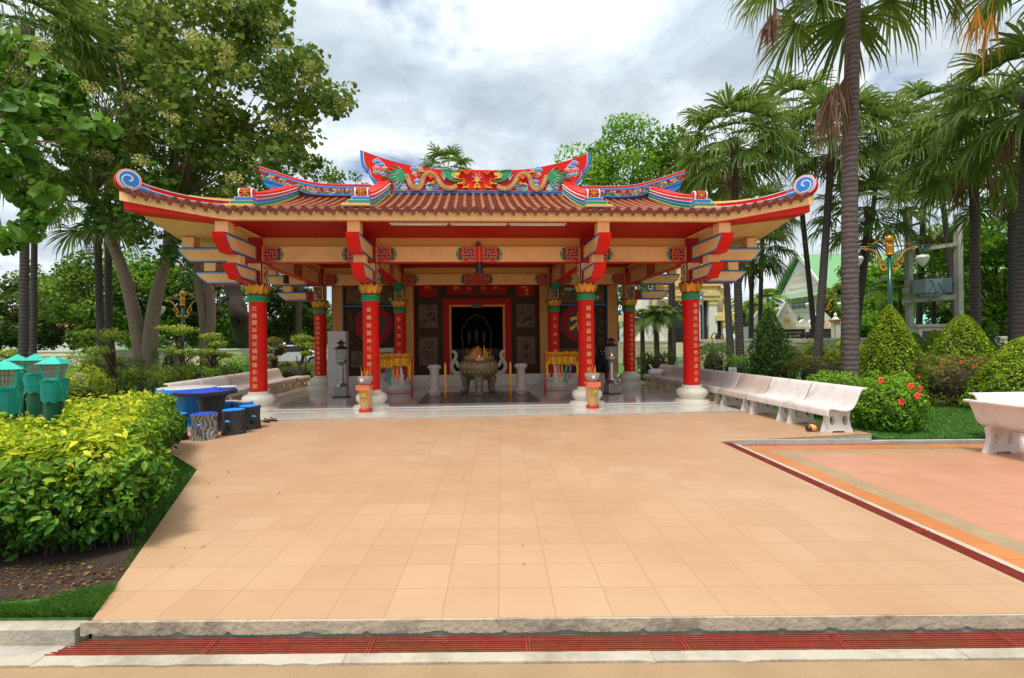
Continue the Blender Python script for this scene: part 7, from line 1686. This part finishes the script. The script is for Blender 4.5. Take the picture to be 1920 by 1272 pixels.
for (s_, uc, v, w_) in (('พระบรมราชานุสรณ์', 1486, 623.5, 1.28), ('รัชกาลที่ห้า', 1490, 629.5, .95), ('ไทย', 1486, 636, .5)):
    vs, fs = glyphs(s_); wd = max(v_[0] for v_ in vs)*2; k = w_/wd; b.add([(wU(uc)+a*k, -.05, wV(v)+c*k*1.1) for a, c in vs], fs, M['gyel'])
for j in range(7): b.box(wU(1520), wU(1555), -.05, -.045, wV(621.5+j*2.6), wV(621.0+j*2.6), M['brassd'])
b.build('lettering', pn)
t = thing('gate_pier', 'white pier with orange cap and bud finial at the end of the memorial wall', 'pier', D3(1567, 640, 35)[:2]+(0,), YAW); k_ = 35/902; V5 = lambda v: 1.6+(633-v)*k_
b = MB(); b.box(-.20, .20, -.2, .2, 0, V5(604), M['school']); b.box(-.215, -.15, -.215, -.19, V5(645), V5(604), M['orange']); b.build('pier', t); b = MB(); b.box(-.30, .30, -.3, .3, V5(604), V5(601), M['orange']); b.box(-.34, .34, -.34, .34, V5(601), V5(599), M['gyel']); b.lathe([(.24, V5(599)), (.12, V5(595)), (.08, V5(594)), (.12, V5(591)), (.02, V5(586))], (0, 0, 0), M['school'], 14); b.build('cap', t, 'auto')
# school
q = D3(1505, 640, 65); sch = thing('school_building', 'white school building with steep green roof and lettered gable behind the palms', 'building', (q[0], q[1], 0), -1.62)
U7 = lambda u: (u-1505)/6.8; V7 = lambda v: 1.6+(634-v)*65/902
b = MB(); hw7 = 3.9; b.box(-hw7, hw7, 0, 30, 0, V7(549), M['school']); b.prism([(-4.5, -.3, V7(552)), (4.5, -.3, V7(552)), (0, -.3, V7(487))], (0, .4, 0), M['school']); b.box(-hw7-.1, hw7+.1, -.05, 0, V7(588), V7(584), M['wall']); b.build('wall', sch)
b = MB(); apz = V7(483)
for sg in (-1, 1): b.prism([(0, -.8, apz), (sg*5.6, -.8, V7(553)), (sg*5.6, -.8, V7(553)+.3), (0, -.8, apz+.4)], (0, 32, 0), M['groof'])
b.prism([(-5.6, -1.6, V7(559)), (5.6, -1.6, V7(559)), (5.6, -.25, V7(551)), (-5.6, -.25, V7(551))], (0, .02, .12), M['groof']); b.build('roof', sch)
b = MB()
for sg in (-1, 1): b.prism([(0, -.95, apz+.5), (sg*5.7, -.95, V7(554)), (sg*6.2, -.95, V7(551)), (sg*5.5, -.95, V7(546)), (0, -.95, apz+1.2)], (0, .15, 0), M['school'])
b.prism([(-.2, -.95, apz+1.0), (.2, -.95, apz+1.0), (0, -.95, apz+1.8)], (0, .15, 0), M['school']); b.box(-5.7, 5.7, -1.75, -1.6, V7(561), V7(558.5), M['school']); b.build('bargeboard', sch)
b = MB(); b.box(-2.3, 1.3, -.05, -.01, V7(580), V7(566), M['window'])
for x_ in (-2.3, -1.1, .1, 1.2): b.box(x_, x_+.1, -.09, -.051, V7(580), V7(566), M['school'])
for v in (580, 571.5, 566.8): b.box(-2.3, 1.3, -.095, -.054, V7(v), V7(v)+.08, M['school'])
b.build('window', sch)
b = MB()
for (s_, xc, v, w_) in (('โรงเรียน', .1, 516, 2.6), ('ปริยัติวิทยา', .3, 527, 4.3)):
    vs, fs = glyphs(s_); wd = max(v_[0] for v_ in vs)*2; k = w_/wd; b.add([(xc+a*k, -.33, V7(v)+c*k*.8) for a, c in vs], fs, M['gyel'])
b.box(-2.2, 3.6, -.35, -.31, V7(541), V7(539.5), M['gyel']); b.prism([(-2.3, -.35, V7(541)), (-1.6, -.35, V7(541)), (-2.4, -.35, V7(534))], (0, .04, 0), M['gyel']); b.build('lettering', sch)
# orange roof left, far
q = D3(90, 640, 90); t = thing('far_house', 'far house with faded orange roof showing between the left trees', 'building', (q[0], q[1], 0), YAW); b = MB(); b.box(-9, 8, 0, 8, 0, 5.2, M['school']); b.build('wall', t); b = MB(); b.prism([(-10, -.5, 5.2), (9, -.5, 5.0), (7, 4, 6.9), (-8, 4, 7.3)], (0, .3, .3), M['orange']); b.build('roof', t)
# teal-roofed shed behind transformer
q = D3(1745, 640, 42); t = thing('garden_shed', 'low shed with pale turquoise roof under the transformer', 'shed', (q[0], q[1], 0), YAW); b = MB(); b.box(-2.5, 3.5, 0, 3, 0, 2.6, M['school']); b.box(-2, -.6, -.03, 0, .6, 2, M['window']); b.build('wall', t); b = MB(); b.prism([(-3.4, -.6, 2.6), (4.2, -.6, 2.6), (4.2, 1.2, 3.5), (-3.4, 1.2, 3.5)], (0, .05, .1), M['mint']); b.build('roof', t)
# meter box
q = D3(1748, 640, 22); t = thing('pillar_box', 'small cream masonry box with slotted front behind the cone shrubs', 'masonry box', (q[0], q[1], -.05), YAW-.5); b = MB(); b.box(-.55, .55, -.45, .45, 0, 2.05, M['wall']); b.box(-.45, .3, -.46, -.45, 1.55, 1.9, M['window']); b.build('body', t); b = MB(); b.box(-.65, .65, -.55, .55, 2.05, 2.2, M['conc']); b.build('cap', t, bevel=.02)
# utility H-frame with transformer
DU = 25.0; pa, pb = D3(1706, 640, DU), D3(1799, 640, DU-1.5); up_ = thing('power_pole_frame', 'pair of concrete power poles with crossbeams carrying the transformer', 'power poles', (pa[0], pa[1], -.05))
b = WB(up_)
def colb(p_, zt, w0=.12, w1=.12): b.prism([(p_[0]-w0, p_[1]-w0, -.05), (p_[0]+w0, p_[1]-w0, -.05), (p_[0]+w0, p_[1]+w0, -.05), (p_[0]-w0, p_[1]+w0, -.05)], (0, 0, zt), M['grey'])
colb(pa, D3(1706, 390, DU)[2]); b.build('pole', up_); b = WB(up_); colb(pb, D3(1799, 400, DU-1.5)[2]); b.build('pole', up_)
b = WB(up_); ax = np.array(pb)-np.array(pa); ax[2] = 0; ax /= np.linalg.norm(ax); ay = np.array([-ax[1], ax[0], 0])
def cbm(u0, v0, u1, v1, w=.10, h=.09, m='grey', off=-.20):
    A0 = np.array(D3(u0, v0, DU)); A1 = np.array(D3(u1, v1, DU-1.5)); A0 = A0+ay*off; A1 = A1+ay*off
    b.prism([tuple(A0-np.array([0, 0, h])), tuple(A1-np.array([0, 0, h])), tuple(A1+np.array([0, 0, h])), tuple(A0+np.array([0, 0, h]))], tuple(ay*w*2), M[m])
b0b = b
for args in ((1693, 566, 1806, 556, .18, .11), (1701, 473, 1800, 458), (1698, 394, 1722, 388, .06, .05), (1708, 425, 1742, 414, .05, .05)):
    b = WB(up_); cbm(*args); b.build('crossbeam', up_)
b = WB(up_); r8 = random.Random(2)
for (u, v) in ((1736, 452), (1741, 455), (1762, 446), (1767, 449), (1780, 446), (1784, 449), (1720, 470)):
    p_ = D3(u, v, DU-.8); b.lathe([(.04, -.2), (.10, -.1), (.05, -.06), (.10, 0), (.05, .04), (.09, .10), (.02, .14)], p_, M['bronze'], 8)
b.build('insulators', up_)
b = WB(up_); p0_ = np.array(D3(1748, 538, DU-.9))
b.box(p0_[0]-.70, p0_[0]+.15, p0_[1]-.35, p0_[1]+.35, p0_[2]-.33, p0_[2]+.36, M['trafo']); b.box(p0_[0]+.18, p0_[0]+.72, p0_[1]-.30, p0_[1]+.3, p0_[2]-.30, p0_[2]+.40, M['trafo'])
for k in range(7): b.box(p0_[0]+.2+k*.075, p0_[0]+.215+k*.075, p0_[1]-.33, p0_[1]-.3, p0_[2]-.28, p0_[2]+.36, M['trafo'])
for k in range(6): b.lathe([(.03, .36), (.06, .42), (.03, .46), (.055, .50), (.02, .58)], (p0_[0]-.6+k*.16, p0_[1]-.1+.1*(k % 2), p0_[2]), M['bronze'], 8)
b.tube([(p0_[0]+.25, p0_[1], p0_[2]+.4), (p0_[0]+.25, p0_[1], p0_[2]+.75)], .035, M['trafo'], 8); b.box(p0_[0]-.5, p0_[0]+.5, p0_[1]-.2, p0_[1]+.2, p0_[2]-.50, p0_[2]-.335, M['trafo']); b.build('transformer', up_)
b = WB(up_)
for k in range(4):
    x0_ = p0_[0]-.55+k*.21; sg = (-1)**k; b.tube(smooth_path([(x0_, p0_[1]-.15, p0_[2]+.5), (x0_+.12*sg, p0_[1]-.5, p0_[2]+.12-.1*k), (x0_-.08*sg, p0_[1]-.45, p0_[2]-.30), (p0_[0]-.6, p0_[1]-.4, p0_[2]-.75), (p0_[0]-1.0, p0_[1]-.3, p0_[2]-1.0)], 4), .012, M['black'], 5)
b.build('cables', up_, True)
q_ = D3(1704, 545, DU)
for (dx_, dz_) in ((-.30, .35), (.28, .35), (-.42, -.05), (.36, -.05)): b = WB(up_); b.tube([(q_[0]+dx_, q_[1]-.3, q_[2]+dz_-.14), (q_[0]+dx_, q_[1]-.3, q_[2]+dz_+.14)], .17, M['grey'], 12); b.build('spool', up_, 'auto')
# lamp posts with gold ornament
def lamppost(lab, u, D, vtop, seed, wide, first=[None]):
    q = D3(u, 640, D); H = D3(u, vtop, D)[2]
    if first[0] is not None:
        return dup(first[0], (q[0], q[1], H-first[1]), label=lab)
    t = thing('street_lamp', lab, 'street lamp', (q[0], q[1], 0), YAW-.08, 'gold-topped green street lamps'); first[0] = t; first.append(H)
    z = H; b = MB(); b.tube([(0, 0, -.05), (0, 0, .35)], .16, M['dgreen'], 12); b.tube([(0, 0, .3), (0, 0, z-.95)], [.10, .085], M['dgreen'], 14); b.build('post', t, True)
    b = MB(); b.lathe([(.12, z-.96), (.16, z-.90), (.13, z-.86), (.16, z-.62), (.18, z-.52), (.14, z-.48), (.10, z-.44), (.05, z-.40), (.05, z-.36), (.13, z-.30), (.17, z-.19), (.13, z-.07), (.05, z-.01), (.02, z)], (0, 0, 0), M['gold'], 20)
    for sg in (-1, 1):
        for pth, w in (([(.1, z-.42), (.3, z-.22), (.55, z-.26), (.75, z-.42), (.95, z-.38)], .05), ([(.12, z-1.55), (.30, z-1.62), (.42, z-1.45), (.30, z-1.30), (.36, z-1.15)], .10), ([(.25, z-1.40), (.45, z-1.05), (.70, z-.72), (.95, z-.62), (1.15, z-.55)], .07), ([(.5, z-1.3), (.6, z-1.15), (.5, z-1.0)], .06), ([(1.0, z-.70), (1.15, z-.62), (1.3, z-.60)], .06)):
            qd = rib2([(sg*p_[0], p_[1]) for p_ in smooth_path(pth, 4)], w, w*.4); b.prism([(p_[0], -.025, p_[1]) for p_ in qd], (0, .05, 0), M['gold'])
        b.ball((sg*1.95, 0, z-.52), (.06, .045, .05), M['gold'], 8, 6)
    b.build('gold_ornament', t, 'auto')
    b = MB(); b.tube([(-1.9, 0, z-.52), (1.9, 0, z-.52)], .028, M['dgreen'], 8)
    for sg in (-1, 1): b.tube([(sg*1.45, 0, z-.52), (sg*1.45, 0, z-.98)], .05, M['dgreen'], 10)
    b.build('arm', t, True)
    for sg in (-1, 1): b = MB(); b.lathe([(.03, z-1.50), (.12, z-1.40), (.22, z-1.22), (.265, z-1.08), (.22, z-.98), (.09, z-.955)], (sg*1.45, 0, 0), M['opal'], 20); b.build('globe', t, 'auto')
    return t
lamppost('large green street lamp with gold crown and white heart-shaped globes before the transformer', 1670, 22.5, 441, 0, 1)
lamppost('distant gold-topped street lamp between the leaning palm and the big ringed trunk', 1546, 46, 549, 1, .5)
lamppost('gold-ornamented street lamp between the forked trunk and the twin trunks', 343, 30, 545, 2, .6)
lamppost('gold-ornamented street lamp hidden behind the two dark palm trunks at the far left', 47, 42, 572, 3, .5)
lamppost('distant street lamp behind the rightmost column with globe beside it', 1283, 42, 537, 4, .5)
# small sign
q = D3(1373, 640, 16.5); t = thing('garden_sign', 'small pale rectangular notice on a thin post right of the rightmost column', 'sign', (q[0], q[1], -.03), .15); b = MB(); b.tube([(0, .01, 0), (0, .01, .40)], .014, M['wconc'], 6); b.build('post', t); b = MB(); b.box(-.155, .155, -.008, .008, .34, .64, M['stele']); b.build('board', t); b = MB(); b.box(-.10, .10, -.011, -.008, .52, .53, M['ink']); b.box(-.06, .06, -.011, -.008, .545, .553, M['ink']); b.ball((.03, -.01, .42), (.018, .004, .022), M['ink'], 8, 6); b.build('marks', t)
# cars behind left wall
def car(lab, u, D, m, rz):
    q = D3(u, 640, D); t = thing('parked_car', lab, 'car', (q[0], q[1], 0), rz); side = [(-2.1, .35), (-2.15, .75), (-1.9, .95), (-1.2, 1.0), (-.7, 1.45), (.7, 1.48), (1.25, 1.02), (2.0, .92), (2.15, .7), (2.1, .35)]
    b = MB(); b.prism([(x_, -.85, z_) for x_, z_ in side], (0, 1.7, 0), m); b.build('body', t, bevel=.06); b = MB(); b.prism([(-1.05, -.86, 1.0), (-.65, -.86, 1.38), (.62, -.86, 1.40), (1.08, -.86, 1.02)], (0, 1.72, 0), M['window']); b.build('windows', t)
    for x_ in (-1.35, 1.35):
        for y_ in (-.88, .68): b = MB(); b.tube([(x_, y_, .34), (x_, y_+.2, .34)], .34, M['black'], 20); b.tube([(x_, y_-.01, .34), (x_, y_+.02, .34)], .2, M['metal'], 14); b.build('wheel', t, 'auto')
    return t
car('white car parked beyond the garden between the left columns', 550, 33, M['plastic'], .2)
car('dark car roof visible beyond the left boundary wall right of the forked trunk', 325, 52, M['trafo'], .1)
# wooden step block and brown low wall seen between the left columns
q = D3(527, 640, 24); t = thing('brick_planter', 'low orange-brown ribbed planter wall right of the leftmost column', 'planter', (q[0], q[1], -.05), -.15); b = MB()
for k in range(3): b.box(-.75, .75, -.2, .2, k*.22, k*.22+.21, M['otile'])
b.build('wall', t)
